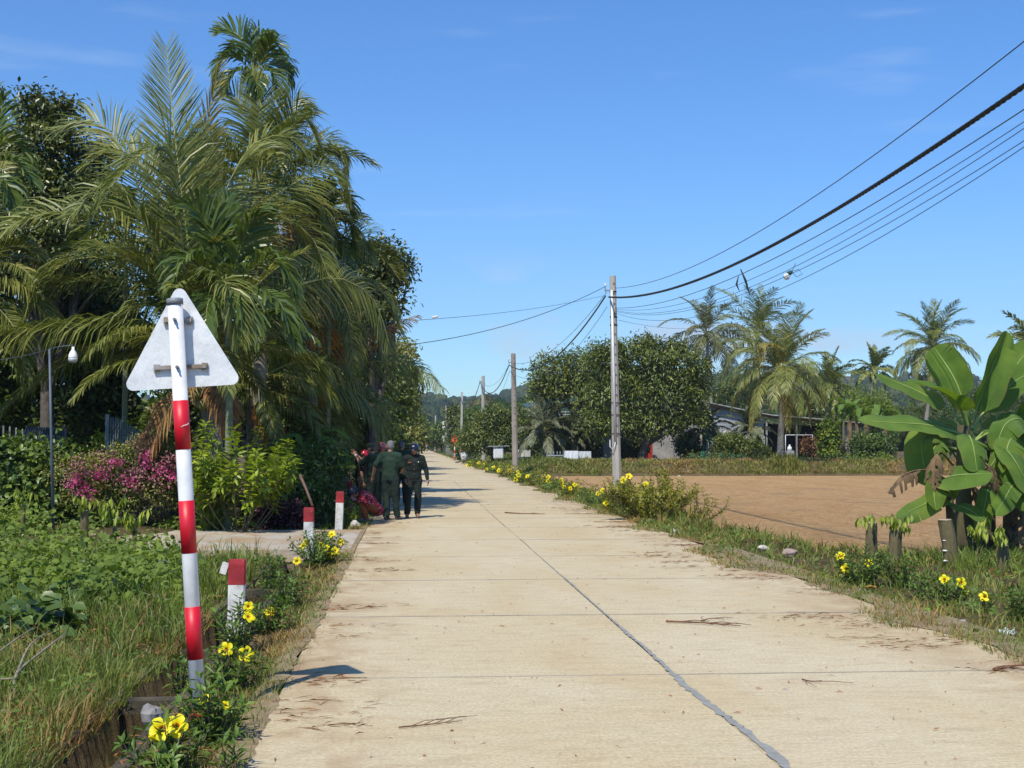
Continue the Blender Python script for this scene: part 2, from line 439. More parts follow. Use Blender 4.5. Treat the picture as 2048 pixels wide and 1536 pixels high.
col = mixc(n, l, 1.0, r1.outputs['Color'], r2.outputs['Color'], 'MULTIPLY')
ad = n.new('ShaderNodeMath'); ad.operation = 'ADD'; l.new(b.outputs['Fac'], ad.inputs[0]); l.new(c.outputs['Fac'], ad.inputs[1])
finish(n, l, col, .95, ad.outputs[0], .9, .05, .1)
m_soil = m
ground = npmesh('ground', np.stack([X, Y, Z], -1).reshape(-1, 3), [Q], [m_soil], org=(0, 0, 0), smooth=False)
tag(ground, 'grassy brown soil spreading on both sides of the concrete road', 'ground', kind='structure')

# ---- road: bed, slabs cast in two lanes, grey filler in the middle joint
XL, XM, XR = -.87, 1.88, 4.75
bed = MB(); bed.box(((XL + XR) / 2, 240, -.075), (XR - XL - .06, 500, .05))
road = bed.build('road', [m_bed], org=(0, 0, 0))
tag(road, 'pale concrete village road cast in two lanes of slabs', 'road', kind='structure')
def slab_mesh(w, ln, name):
    s = MB(); hw, hl, ch = w / 2, ln / 2, .004
    vs = []
    for z, d in ((-.12, 0), (-.008, 0), (0, ch)):
        for x, y in ((-1, -1), (1, -1), (1, 1), (-1, 1)): vs.append((x * (hw - d), y * (hl - d), z))
    fs = [(8, 9, 10, 11), (3, 2, 1, 0)]
    for k in (0, 4):
        for j in range(4): fs.append((k + j, k + (j + 1) % 4, k + 4 + (j + 1) % 4, k + 4 + j))
    me = bpy.data.meshes.new(name); me.from_pydata(vs, [], fs); me.materials.append(m_road); me.update(); return me
STEP, Y0 = 3.42, 9.64 - 3.42 * 5
WLn, WRn = XM - XL - .007, XR - XM - .007
meL, meR = slab_mesh(WLn, STEP - .022, 'slab'), slab_mesh(WRn, STEP - .022, 'slab')
for k in range(24):
    yc = Y0 + STEP * (k + .5)
    for me, x0 in ((meL, (XL + XM) / 2), (meR, (XM + XR) / 2)):
        place('slab', me, road, (x0 + random.uniform(-.004, .004), yc, random.uniform(-.003, .003)))
for k in range(1, 25):                                    # dirt packed in the cross joints
    s = MB(); s.box(((XL + XR) / 2, Y0 + STEP * k, -.021), (XR - XL - .02, .0205, .05)); s.build('cross_joint', [m_joint], road)
yfar = Y0 + STEP * 24
fl, fr = slab_mesh(WLn, 39.98, 'slab'), slab_mesh(WRn, 39.98, 'slab')
for k in range(10):
    for me, x0 in ((fl, (XL + XM) / 2), (fr, (XM + XR) / 2)):
        place('slab', me, road, (x0, yfar + 40 * (k + .5), 0))
# ragged filler strip, wide in the foreground, thin further off
V, F = [], []; yy = -3.0; k = 0
while yy < 60:
    w = (.034 * math.exp(-((yy - 8.0) / 3.0) ** 2) + .020 + .012 * mnoise.noise((yy * .9, 3, 1))) if yy < 18 else .007
    off = .02 * mnoise.noise((yy * .6, 0, 5)) + (.04 * math.exp(-((yy - 6.5) / 1.6) ** 2))
    j1, j2 = random.uniform(-.32, .32) * w, random.uniform(-.32, .32) * w
    V += [(XM + off - w / 2 + j1, yy, .0072), (XM + off + w / 2 + j2, yy, .0072)]
    if k: F.append((2 * k - 2, 2 * k - 1, 2 * k + 1, 2 * k))
    k += 1; yy += random.uniform(.03, .1) if yy < 18 else .8
npmesh('joint_filler', V, [np.array(F)], [m_tar], road)

# ---- drain crossing beams and the driveway over the drain
m_dirt = m_oldcon
drain_y = [7.1, 9.5, 11.7, 14.0, 16.4]
drain = MB()
drain.box((DL - .05, 36, -.34), (.10, 78, .52)); drain.box((DR + .05, 36, -.34), (.10, 78, .52))
dr = drain.build('drain', [m_oldcon], org=(DL, 10, -.1)); tag(dr, 'narrow weathered concrete drain beside the red and white posts', 'drain', kind='structure')
for y in drain_y:
    b = MB(); b.box(((DL + DR) / 2, y, -.135 + random.uniform(-.01, .01)), (.5, .15, .09), Matrix.Rotation(random.uniform(-.05, .05), 3, 'Z'))
    b.build('crossing_beam', [m_oldcon], dr)
d = MB()
d.box((-3.6, 23.7, -.085), (5.3, 4.9, .19)); d.box((-3.6, 21.35, -.19), (5.2, .16, .23), mi=1)
d.box((-2.55, 23.7, -.35), (.9, 4.6, .3), mi=1)
drv = d.build('driveway', [m_drive, m_pinkcon], org=(-3.6, 23.7, 0)); tag(drv, 'concrete driveway slab bridging the drain to the gate', 'driveway', kind='structure')

# ---- brown paddy
m, n, l = newmat('brown_paddy')
a = noise(n, l, .5, 6, .62, pos(n, l, (1, .35, 1)), .8); b = noise(n, l, 5.5, 8, .75, pos(n, l, (.8, .33, 1)), .9)
c = noise(n, l, 40, 4, .7, pos(n, l))
r1 = ramp(n, [(.3, (.51, .30, .125)), (.55, (.60, .38, .175)), (.72, (.53, .335, .155))]); l.new(a.outputs['Fac'], r1.inputs['Fac'])
r2 = ramp(n, [(.34, (.66, .66, .68)), (.5, (.97, .97, .97)), (.68, (1.14, 1.13, 1.1))]); l.new(b.outputs['Fac'], r2.inputs['Fac'])
col = mixc(n, l, 1.0, r1.outputs['Color'], r2.outputs['Color'], 'MULTIPLY')
gp = noise(n, l, .55, 4, .6, pos(n, l, (.6, .5, 1)), .8); r3 = ramp(n, [(.56, (0, 0, 0)), (.72, (.6, .6, .6))]); l.new(gp.outputs['Fac'], r3.inputs['Fac'])
col = mixc(n, l, r3.outputs['Color'], col, (.26, .19, .13))
ad = n.new('ShaderNodeMath'); ad.operation = 'ADD'; l.new(b.outputs['Fac'], ad.inputs[0]); l.new(c.outputs['Fac'], ad.inputs[1])
finish(n, l, col, .9, ad.outputs[0], 1.0, .08, .15)
m_field = m
pts = []
for i, p in enumerate(FIELD):
    q = FIELD[(i + 1) % len(FIELD)]; k = max(2, int(math.dist(p, q) / .8))
    for j in range(k):
        t = j / k; w = .16
        pts.append((p[0] + (q[0] - p[0]) * t + random.uniform(-w, w), p[1] + (q[1] - p[1]) * t + random.uniform(-w, w)))
fx = [8.5, 30, 50]
me = bpy.data.meshes.new('field'); me.from_pydata([(x, y, -.36) for x, y in pts], [], [list(range(len(pts)))]); me.materials.append(m_field); me.update()
fo = place('field', me, None, (0, 0, 0)); tag(fo, 'flat reddish brown paddy field beside the road', 'field', kind='structure')

# ---- soil that has crept over the road's two edges
V, F = [], []; k = 0
for y in np.arange(-2, 90, .11):
    e = 4.70 + .13 * math.sin(y * .9) + .11 * math.sin(y * 2.3 + 1) - .28 * math.exp(-((y - 19) / 3.0) ** 2) + .10 * mnoise.noise((y * 2.2, 1, 1)) + .05 * mnoise.noise((y * 7, 1, 4))
    V += [(e, y, .0035), (e + .12, y, .007), (5.15, y, .0), (5.3, y, -.05)]
    if k: F += [(4 * k - 4 + j, 4 * k - 3 + j, 4 * k + 1 + j, 4 * k + j) for j in range(3)]
    k += 1
m_verge = mat('sandy_verge_soil', (.33, .25, .145), (.19, .14, .075), 9, .95, .5, 60, lo=.3, hi=.7, bdist=.01)
o = npmesh('verge_soil', V, [np.array(F)], [m_verge]); tag(o, 'soil spilling over the right edge of the road', 'soil', kind='structure')
V, F = [], []; k = 0
for y in np.arange(-2, 90, .11):
    if 20.9 < y < 26.2: e = -.87
    else: e = -.85 + .02 * math.sin(y * 1.1) + .05 * mnoise.noise((y * 2.0, 1, 9)) + .03 * mnoise.noise((y * 7, 3, 4))
    V += [(e, y, .003), (e - .05, y, .008), (-.97, y, .004), (-1.06, y, -.04)]
    if k: F += [(4 * k + j, 4 * k + 1 + j, 4 * k - 3 + j, 4 * k - 4 + j) for j in range(3)]
    k += 1
o = npmesh('verge_soil', V, [np.array(F)], [m_verge]); tag(o, 'soil spilling over the left edge of the road', 'soil', kind='structure')

# ---- far hills
def ridge(px):                                            # skyline of the hills in photograph pixels
    return np.interp(px, [-800, 300, 600, 760, 830, 870, 905, 960, 1000, 1040, 1080, 1150, 1300, 1600, 2400, 3400],
                     [780, 800, 806, 800, 799, 797, 806, 803, 795, 782, 768, 752, 738, 742, 760, 775])
hy = np.array([520, 640, 780, 940, 1120, 1300, 1450, 1600, 1900, 2300], float)
hp = np.linspace(-800, 3400, 211)
gridv = []
for y in hy:
    t = np.clip((y - 520) / (1450 - 520), 0, 1); t2 = 1 - np.clip((y - 1450) / 850, 0, 1)
    h = (888 - ridge(hp)) / FPX * 1450
    x = (hp - 823) / FPX * y * (1.0 if y else 1)
    und = np.array([mnoise.noise((px / 60, y / 170, 2.0)) for px in hp])
    z = h * (t ** .85) * t2 + und * 9 * np.sin(math.pi * t) * .6 - 1.0
    gridv.append(np.stack([x, np.full_like(x, y), z], -1))
gridv = np.array(gridv); ny, nx = gridv.shape[:2]
I = np.arange(nx * ny).reshape(ny, nx); Q = np.stack([I[:-1, :-1], I[:-1, 1:], I[1:, 1:], I[1:, :-1]], -1).reshape(-1, 4)
m, n, l = newmat('hill_soil')
a = noise(n, l, .012, 5, .6, pos(n, l)); r1 = ramp(n, [(.4, (.045, .06, .022)), (.58, (.07, .085, .03)), (.7, (.24, .15, .08))]); l.new(a.outputs['Fac'], r1.inputs['Fac'])
finish(n, l, r1.outputs['Color'], .95, None, spec=.1)
hills = npmesh('hills', gridv.reshape(-1, 3), [Q], [m], org=(0, 1450, 0), smooth=True); tag(hills, 'low wooded hills at the far end of the road', 'hills', kind='structure')

# woods on the hills: thousands of small crowns in one mesh
def blob_unit(seed):
    s = MB(); s.ell((0, 0, 0), (1, 1, 1), 7, 5)
    r = random.Random(seed)
    V = np.array(s.v) * np.array([[r.uniform(.75, 1.2)] for _ in s.v]); return V, [f for f in s.f]
def woods(name, P, S, mats, label):
    units = [blob_unit(k) for k in range(6)]
    VV, T4 = [], []; b = 0; extra = []
    for i, (p, s) in enumerate(zip(P, S)):
        V, F = units[i % 6]
        a = rng.uniform(0, 6.28); ca, sa = math.cos(a), math.sin(a)
        W = V @ np.array([[ca, sa, 0], [-sa, ca, 0], [0, 0, 1]]) * s + p
        VV.append(W)
        T4.append(np.array([f for f in F if len(f) == 4]) + b); b += len(V)
    o = npmesh(name, np.concatenate(VV), [np.concatenate(T4)], mats, smooth=False)
    return tag(o, label, 'woods', kind='stuff')
m, n, l = newmat('far_woods')
g = n.new('ShaderNodeNewGeometry'); a = noise(n, l, .5, 4, .7, pos(n, l))
r1 = ramp(n, [(0, (.018, .04, .016)), (.5, (.035, .065, .022)), (.9, (.07, .10, .03)), (1, (.11, .11, .05))]); l.new(g.outputs['Random Per Island'], r1.inputs['Fac'])
r2 = ramp(n, [(.35, (.55, .55, .55)), (.65, (1.35, 1.3, 1.2))]); l.new(a.outputs['Fac'], r2.inputs['Fac'])
finish(n, l, mixc(n, l, 1.0, r1.outputs['Color'], r2.outputs['Color'], 'MULTIPLY'), .9, a.outputs['Fac'], 1.0, 2.0, .1)
m_woods = m
from mathutils.bvhtree import BVHTree
hb = BVHTree.FromPolygons([tuple(v) for v in gridv.reshape(-1, 3)], [tuple(q) for q in Q])
P, S = [], []
while len(P) < 3600:
    y = random.uniform(530, 1500); px = random.uniform(560, 1330) if random.random() < .8 else random.uniform(-300, 2400)
    x = (px - 823) / FPX * y
    h = hb.ray_cast(Vector((x, y, 500)), Vector((0, 0, -1)))
    if h[0] is None: continue
    if mnoise.noise((px / 28, y / 120, 7)) > .42: continue
    s = random.uniform(3.0, 6.2); P.append((x, y, h[0].z + s * .5)); S.append((s, s, s * random.uniform(.8, 1.25)))
woods('hill_woods', np.array(P), np.array(S), [m_woods], 'mass of green trees covering the far hills')

# bare orange clearing near the top of the hill
cl = at(868, 803, 1330); h = hb.ray_cast(Vector((cl.x, 1330, 500)), Vector((0, 0, -1)))
m_clay = mat('bare_clay', (.42, .22, .11), (.3, .17, .09), .05, .95)
V = []; 
for k in range(24):
    a = k / 24 * 6.283; rr = random.uniform(.75, 1.15)
    x, y = cl.x + math.cos(a) * 26 * rr, 1330 + math.sin(a) * 90 * rr
    hh = hb.ray_cast(Vector((x, y, 500)), Vector((0, 0, -1))); V.append((x, y, (hh[0].z if hh[0] else 60) + 7))
me = bpy.data.meshes.new('clearing'); me.from_pydata(V, [], [list(range(24))]); me.materials.append(m_clay); me.update()
tag(place('clearing', me, None, (0, 0, 0)), 'bare orange earth clearing high on the far hill', 'clearing', kind='structure')
# ================================================================ SIGN, POSTS, POLES, WIRES
def paint(name, col, wear=(.5, .47, .42), amt=.12, rough=.35, grime=.7, thr=.66):
    m, n, l = newmat(name)
    v = pos(n, l)
    a = noise(n, l, 5, 6, .65, v); r1 = ramp(n, [(.35, (grime,) * 3), (.6, (1, 1, 1))]); l.new(a.outputs['Fac'], r1.inputs['Fac'])
    c = mixc(n, l, 1.0, col, r1.outputs['Color'], 'MULTIPLY')
    b = noise(n, l, 26, 5, .7, v); r2 = ramp(n, [(thr, (0, 0, 0)), (thr + .06, (min(1, amt * 6),) * 3)]); l.new(b.outputs['Fac'], r2.inputs['Fac'])
    c = mixc(n, l, r2.outputs['Color'], c, wear)
    finish(n, l, c, rough, b.outputs['Fac'], .15, .004, .5)
    return m
m_white = paint('white_paint', (.74, .75, .76), (.45, .42, .38), .06, .4, .82, .64)
m_red = paint('red_sheeting', (.60, .006, .022), (.5, .1, .08), .03, .45, .88)
m_capgrey = mat('grey_cap', (.22, .24, .26), (.17, .19, .2), 6, .5)
m_bolt = mat('bolt_steel', (.42, .42, .42), (.25, .22, .2), 30, .4, metal=.7)
# galvanised sheet: mottled spangle
m, n, l = newmat('galvanised_sheet')
a = noise(n, l, 9, 6, .7, pos(n, l), .6); b = noise(n, l, 60, 3, .7, pos(n, l)); cst = noise(n, l, 3, 5, .6, pos(n, l, (3, 1, .5)))
r1 = ramp(n, [(.32, (.56, .585, .60)), (.5, (.68, .70, .715)), (.68, (.78, .79, .80))]); l.new(a.outputs['Fac'], r1.inputs['Fac'])
r2 = ramp(n, [(.3, (.9, .9, .9)), (.7, (1.06, 1.06, 1.06))]); l.new(b.outputs['Fac'], r2.inputs['Fac'])
r3 = ramp(n, [(.6, (1, 1, 1)), (.8, (.78, .76, .72))]); l.new(cst.outputs['Fac'], r3.inputs['Fac'])
cc = mixc(n, l, 1.0, mixc(n, l, 1.0, r1.outputs['Color'], r2.outputs['Color'], 'MULTIPLY'), r3.outputs['Color'], 'MULTIPLY')
finish(n, l, cc, .5, b.outputs['Fac'], .08, .002, .5, .15)
m_galv = m
m_ruststeel = mat('weathered_bracket', (.33, .32, .30), (.2, .14, .09), 14, .6, metal=.3)

# ---- warning sign seen from behind
SY = 8.4
base = at(397, 1428, SY); top = at(349.5, 598, SY)
root = empty('warning_sign', base, 'triangular warning sign seen from its bare metal back on a leaning red and white post', 'road sign')
def along(px_y):                                           # point on the post axis at a photograph row
    t = (px_y - 598) / (1428 - 598); return at(349.5 + (397 - 349.5) * t, px_y, SY)
pr = .046
p = MB(); p.tube([base - (top - base).normalized() * .35, top], [pr, pr], 24); p.build('post', [m_white], root)
for y0, y1 in ((801, 899), (1001, 1106), (1213, 1318), (1416, 1440)):
    b = MB(); b.tube([along(y0), along(y1)], [pr + .0016] * 2, 24); bd = b.build('red_band', [m_red], root)
    if y0 == 801: first_band = bd
ax = (top - base).normalized()
b = MB(); b.tube([along(610), along(598), along(598) + ax * .004], [pr + .004, pr + .004, pr - .004], 24); b.build('post_cap', [m_capgrey], root)
# plate: rounded triangle, its plane just beyond the post
yp = SY + pr + .035
C1, C2, C3 = at(358, 563, yp), at(243, 783, yp), at(487, 768, yp)
def rounded(cs, r, k=6):
    out = []
    for i, c in enumerate(cs):
        a, b = cs[i - 1], cs[(i + 1) % len(cs)]
        da, db = (a - c).normalized(), (b - c).normalized()
        half = math.acos(max(-1, min(1, da.dot(db)))) / 2; dist = r / math.tan(half)
        cen = c + (da + db).normalized() * (r / math.sin(half))
        s, e = c + da * dist - cen, c + db * dist - cen
        ang = s.angle(e); axn = s.cross(e).normalized()
        for j in range(k + 1): out.append(cen + Matrix.Rotation(ang * j / k, 3, axn) @ s)
    return out
pl = rounded([C1, C2, C3], .042)
nrm = (C2 - C1).cross(C3 - C1).normalized()
if nrm.y > 0: nrm = -nrm                                   # towards the camera
def plate(pts, th, name, mats, parent):
    k = len(pts); V = [q for q in pts] + [q - nrm * th for q in pts]
    s = MB(); s.add(V, [tuple(range(k)), tuple(range(2 * k - 1, k - 1, -1))] + [(i, k + i, k + (i + 1) % k, (i + 1) % k) for i in range(k)])
    return s.build(name, mats, parent)
tri = plate(pl, .006, 'sign_plate', [m_galv], root)
face = [q - nrm * .0075 for q in rounded([C1 + (C2 + C3 - 2 * C1) * .035, C2 + (C1 + C3 - 2 * C2) * .035, C3 + (C1 + C2 - 2 * C3) * .035], .03)]
m_signyellow = paint('sign_yellow', (.75, .45, .02)); m_signred = paint('sign_red', (.6, .02, .02))
plate([q - nrm * .0065 for q in pl], .001, 'sign_face', [m_signred], tri)
for px0, px1, py, tilt in ((329, 383, 640, 0), (309, 413, 735, -3)):
    a, b = at(px0, py + 1, yp - .018), at(px1, py + tilt, yp - .018)
    s = MB(); d = (b - a).normalized(); s.tube([a, b], [.017, .017], 4, sm=False, up=(0, -1, 1))
    for q, sg in ((a, 1), (b, -1)): s.box(q + d * .012 * sg + Vector((0, .011, -.004)), (.034, .026, .05))
    br = s.build('bracket', [m_ruststeel], tri)
    mid = along(py); c = Vector((mid.x, mid.y - pr - .006, mid.z))
    s = MB(); s.tube([c + Vector((0, .02, 0)), c - Vector((0, .012, 0))], [.011, .011], 6, sm=False); s.tube([c - Vector((0, .012, 0)), c - Vector((0, .028, 0))], [.006, .006], 6)
    s.build('bolt', [m_bolt], root)
# scratch in the upper red band
a, b = at(352, 851, SY - pr - .003), at(380, 848, SY - pr * .3 - .003)
s = MB(); s.tube([at(362, 854, SY - pr - .002), at(368, 851, SY - pr - .002), at(375, 849, SY - pr * .93), at(377, 846, SY - pr * .9)], [.0022] * 4, 4); s.build('scratch', [m_white], first_band)

# ---- short concrete guide posts
m_postw = paint('whitewash', (.66, .65, .62), (.28, .25, .2), .14, .85, .55, .575)
m_postr = paint('dull_red_paint', (.34, .018, .025), (.33, .16, .13), .1, .7, .6, .6)
def guide_post(px, py_top, y, w, h, label, lean=(0, 0), chip=False):
    t = at(px, py_top, y); loc = Vector((t.x, y, t.z - h))
    r = empty('guide_post', loc, label, 'guide post', 'red topped guide posts along the drain')
    up = Vector((lean[0], lean[1], 1)).normalized()
    rot = up.to_track_quat('Z', 'Y').to_matrix() @ Matrix.Rotation(random.uniform(-.1, .1), 3, 'Z')
    def blk(z0, z1, ww, name, m_, jag):
        s = MB(); V = []
        hw, ch = ww / 2, ww * .09
        ring = [(-hw + ch, -hw), (hw - ch, -hw), (hw, -hw + ch), (hw, hw - ch), (hw - ch, hw), (-hw + ch, hw), (-hw, hw - ch), (-hw, -hw + ch)]
        zz = np.linspace(z0, z1, 7)
        for i, z in enumerate(zz):
            f = 1 if i < 6 or jag == 0 else .95
            for j, (x, yv) in enumerate(ring):
                k = 1 + .03 * mnoise.noise((x * 30, yv * 30 + px, z * 14))
                V.append(rot @ Vector((x * f * k, yv * f * k, z)) + loc)
        fs = [(i * 8 + j, i * 8 + (j + 1) % 8, (i + 1) * 8 + (j + 1) % 8, (i + 1) * 8 + j) for i in range(6) for j in range(8)] + [tuple(range(8))[::-1], tuple(range(48, 56))]
        s.add(V, fs); return s.build(name, [m_], r)
    blk(-.3, h * .715, w, 'shaft', m_postw, 0); blk(h * .715 + .001, h, w * 1.03, 'red_top', m_postr, 1)
    if chip:
        s = MB(); s.box(loc + Vector((-w * .72, .02, h - .08)), (.06, .09, .10), Matrix.Rotation(.3, 3, 'Y')); s.build('broken_edge', [m_postw], r)
    return r
guide_post(473, 1119, 12.5, .150, .78, 'nearest red topped guide post, beside the leaning sign post', (.012, 0), True)
guide_post(618, 1015, 20.6, .150, .74, 'guide post on the near corner of the driveway with the wooden handle on it', (.0, 0))
guide_post(678, 983, 26.4, .150, .75, 'tall white guide post on the far corner of the driveway', (.03, 0))
guide_post(699, 963, 34.0, .145, .72, 'farthest guide post, showing above the squatting woman', (0, 0))

# wooden handle leaning on the second post
a, b = at(600, 950, 20.9), at(625, 1012, 20.62)
s = MB(); s.tube([a, a.lerp(b, .5) + Vector((.008, 0, 0)), b], [.022, .02, .021], 8); hd = s.build('tool_handle', [mat('worn_wood', (.18, .10, .06), (.11, .06, .04), 12, .7)])
tag(hd, 'worn brown wooden handle leaning over the guide post by the driveway', 'handle')

# ---- utility poles
m_pole = mat('pole_concrete', (.42, .40, .36), (.30, .285, .25), 2.2, .9, .5, 40, stretch=(1, 1, .4))
m_pole2 = mat('old_pole_concrete', (.33, .29, .24), (.21, .18, .15), 2.2, .9, .5, 40, stretch=(1, 1, .4))
m_hole = mat('pole_recess', (.17, .155, .13), (.12, .105, .09), 10, .95)
m_pvc = mat('pale_conduit', (.66, .68, .68), (.55, .57, .57), 3, .5)
m_cable = mat('black_cable', (.022, .024, .028), (.014, .015, .017), 8, .55)
m_wire = mat('dark_wire', (.035, .045, .06), (.02, .03, .04), 8, .5)
m_insul = mat('white_insulator', (.7, .72, .7), (.6, .62, .6), 8, .35)
def pole(pxb, pxt, pyt, y, zb, w0, w1, label, m_=m_pole, near=False, name='utility_pole'):
    b = at(pxb, 888, y); b.z = zb; t = at(pxt, pyt, y)
    r = empty(name, b, label, 'utility pole', 'concrete utility poles along the road')
    s = MB(); s.tube([b - Vector((0, 0, .3)), t], [w0 / 2 * 1.2, w1 / 2 * 1.2], 4 if not near else 8, sm=False, up=(1, 1, 0) if not near else (1, .41, 0))
    s.build('shaft', [m_], r)
    return r, b, t
p1, b1, t1 = pole(1234, 1225.5, 552, 50, -.2, .30, .20, 'nearest tall concrete pole with a pale conduit up its side', m_pole, True)
p2, b2, t2 = pole(1031, 1026.5, 707, 83, -.2, .34, .25, 'rough brownish pole standing just beyond the paddy corner', m_pole2, True)
p3, b3, t3 = pole(967.5, 966, 752, 120, -.1, .34, .26, 'plain grey pole beside the white drums', m_pole, True)
p4, b4, t4 = pole(922, 924, 784, 172, 0, .36, .28, 'thin grey pole rising behind the orange road sign')
p5, b5, t5 = pole(891, 892, 812, 235, 0, .42, .34, 'far pole hung with white meter boxes')
p6, b6, t6 = pole(870, 871, 831, 330, 0, .42, .36, 'far short pole at the end of the row, behind the meter boxes pole')
p7, b7, t7 = pole(853, 854, 852, 330, 0, .3, .24, 'tiny pole beside the road at the vanishing point')
# recesses up the near faces, bands and conduit on the first pole
def on_pole(b, t, z): k = (z - b.z) / (t.z - b.z); return b.lerp(t, k)
for r, b, t, w0, w1, nh in ((p1, b1, t1, .30, .20, 16), (p2, b2, t2, .34, .25, 12)):
    for k in range(nh):
        z = t.z - .3 - k * .38
        c = on_pole(b, t, z); w = w1 + (w0 - w1) * (t.z - z) / (t.z - b.z)
        s = MB(); s.box(c + Vector((w * .08, -w * .548, 0)), (w * .30, .02, .08)); s.build('recess', [m_hole], r)
s = MB(); c0, c1 = on_pole(b1, t1, 1.75), on_pole(b1, t1, t1.z - .55)
s.tube([c0 + Vector((-.06, -.20, 0)), c1 + Vector((-.075, -.15, 0))], [.05, .05], 8); conduit = s.build('conduit', [m_pvc], p1)
s = MB(); q = on_pole(b1, t1, 1.75) + Vector((-.06, -.21, 0))
s.tube([q, q + Vector((-.02, 0, -.2)), q + Vector((-.12, -.03, -.3)), q + Vector((-.2, 0, -.2)), q + Vector((-.19, .08, .05))], [.018] * 5, 6); s.build('drip_loop', [m_pvc], conduit)
for z in (2.05, 2.75, 3.2, 6.1, 6.4, 7.35):
    c = on_pole(b1, t1, z); w = .2 + .1 * (t1.z - z) / (t1.z - b1.z)
    s = MB(); s.tube([c - Vector((0, 0, .022)), c + Vector((0, 0, .022))], [w * .66] * 2, 10); s.build('band', [m_cable if z > 5 else m_hole], p1)
for r, b, t in ((p1, b1, t1), (p2, b2, t2), (p3, b3, t3)):
    c = on_pole(b, t, t.z - .55)
    s = MB(); s.box(c + Vector((-.2, -.05, 0)), (.22, .06, .05)); s.box(c + Vector((-.3, -.05, .04)), (.04, .05, .22)); hook = s.build('hook_bracket', [m_bolt], r)
    s = MB(); s.ell(c + Vector((-.3, -.05, .2)), (.045, .045, .06), 8, 6); s.build('insulator', [m_insul], hook)
for z in (.5, 1.0, 2.6, 3.4):                           # meter boxes on the far pole
    c = Vector((b5.x + random.choice((-.35, -.3, .3)), 235 - .35, 1.9 + z)); s = MB(); s.box(c, (.38, .25, .62)); s.build('meter_box', [m_insul], p5)

def fit(points, x, y0, y1, z0=None, n=40):
    """wire hanging over a line x = const: a parabola through measured pixels"""
    yy, zz = [], []
    for px, py in points:
        y = x * FPX / (px - 823); yy.append(y); zz.append(EYE + (888 - py) / FPX * y)
    c = np.polyfit(yy, zz, 2); ys_ = np.linspace(y0, y1, n)
    return [Vector((x, y, np.polyval(c, y))) for y in ys_]
def wire(pts, r, label, name='wire', m_=m_wire, group='thin wires strung between the poles', n=5):
    s = MB(); s.tube(pts, r, n); o = s.build(name, [m_]); return tag(o, label, 'wire', group)
XP = b1.x - .05
cab = fit([(1236, 592), (1300, 585), (1400, 553), (1640, 440), (1850, 313), (2048, 168)], XP - .25, 5.0, 49.9, n=520)
s = MB()
for k in range(4):                                         # four twisted strands
    pts = []
    for i, p_ in enumerate(cab):
        a = k * math.pi / 2 + p_.y * 2 * math.pi / .62
        pts.append(p_ + Vector((math.cos(a) * .020, 0, math.sin(a) * .020)))
    s.tube(pts, .0175, 5)
o = s.build('power_cable', [m_cable]); tag(o, 'thick twisted black cable sweeping overhead to the nearest pole', 'cable')
W = [([(1236, 573), (1423, 510), (1560, 437), (1697, 351), (1834, 251), (2048, 80)], .009, 'highest single wire above the thick twisted cable'),
     ([(1236, 613), (1350, 594), (1469, 558), (1697, 428), (2048, 226)], .0085, 'first thin wire below the thick twisted cable'),
     ([(1236, 616), (1360, 603), (1500, 561), (1697, 460), (2048, 246)], .006, 'second thin wire below the thick twisted cable'),
     ([(1236, 619), (1390, 606), (1578, 540), (1756, 452), (2048, 254)], .006, 'thin wire carrying the hanging bulb'),
     ([(1236, 621), (1380, 614), (1578, 551), (1756, 465), (2048, 280)], .006, 'second thin wire from the bottom of the bunch'),
     ([(1236, 624), (1420, 622), (1578, 577), (1788, 456), (2048, 301)], .006, 'lowest thin wire of the bunch running to the nearest pole')]
lines = []
for pts, r_, lab in W:
    w_ = fit(pts, XP, 5.0, 49.9); lines.append(w_); wire(w_, r_, lab)
# hanging bulb and loose tape
bp = at(1578, 548, XP * FPX / (1578 - 823))
r = empty('hanging_bulb', bp, 'green and white bulb dangling from the thin wires', 'bulb')
s = MB(); s.ell(bp - Vector((.05, 0, .05)), (.07, .07, .075), 10, 8); s.build('globe', [m_insul], r)
s = MB(); s.tube([bp - Vector((.03, 0, .01)), bp + Vector((.06, 0, .05))], [.055, .04], 8); s.build('socket', [mat('dark_green', (.02, .09, .07), None, 5, .5)], r)
s = MB(); s.tube([bp + Vector((.05, 0, .05)), bp + Vector((.2, 0, .1)), bp + Vector((.28, 0, .0)), bp + Vector((.16, 0, -.06)), bp + Vector((.06, 0, .04)), bp + Vector((.14, 0, .22))], [.006] * 6, 4); s.build('loop', [m_wire], r)
yt = XP * FPX / (1481 - 823)
s = MB(); q = at(1481, 538, yt); s.tube([q, q + Vector((.12, 0, -.28)), q + Vector((.22, 0, -.62))], [.012, .03, .006], 4, flat=.3)
q2 = at(1477, 552, yt); s.tube([q2, q2 + Vector((-.05, 0, -.2)), q2 + Vector((.02, 0, -.36))], [.008, .025, .006], 4, flat=.3)
o = s.build('torn_tape', [m_cable]); tag(o, 'torn black strips of tape hanging from the twisted cable', 'tape')

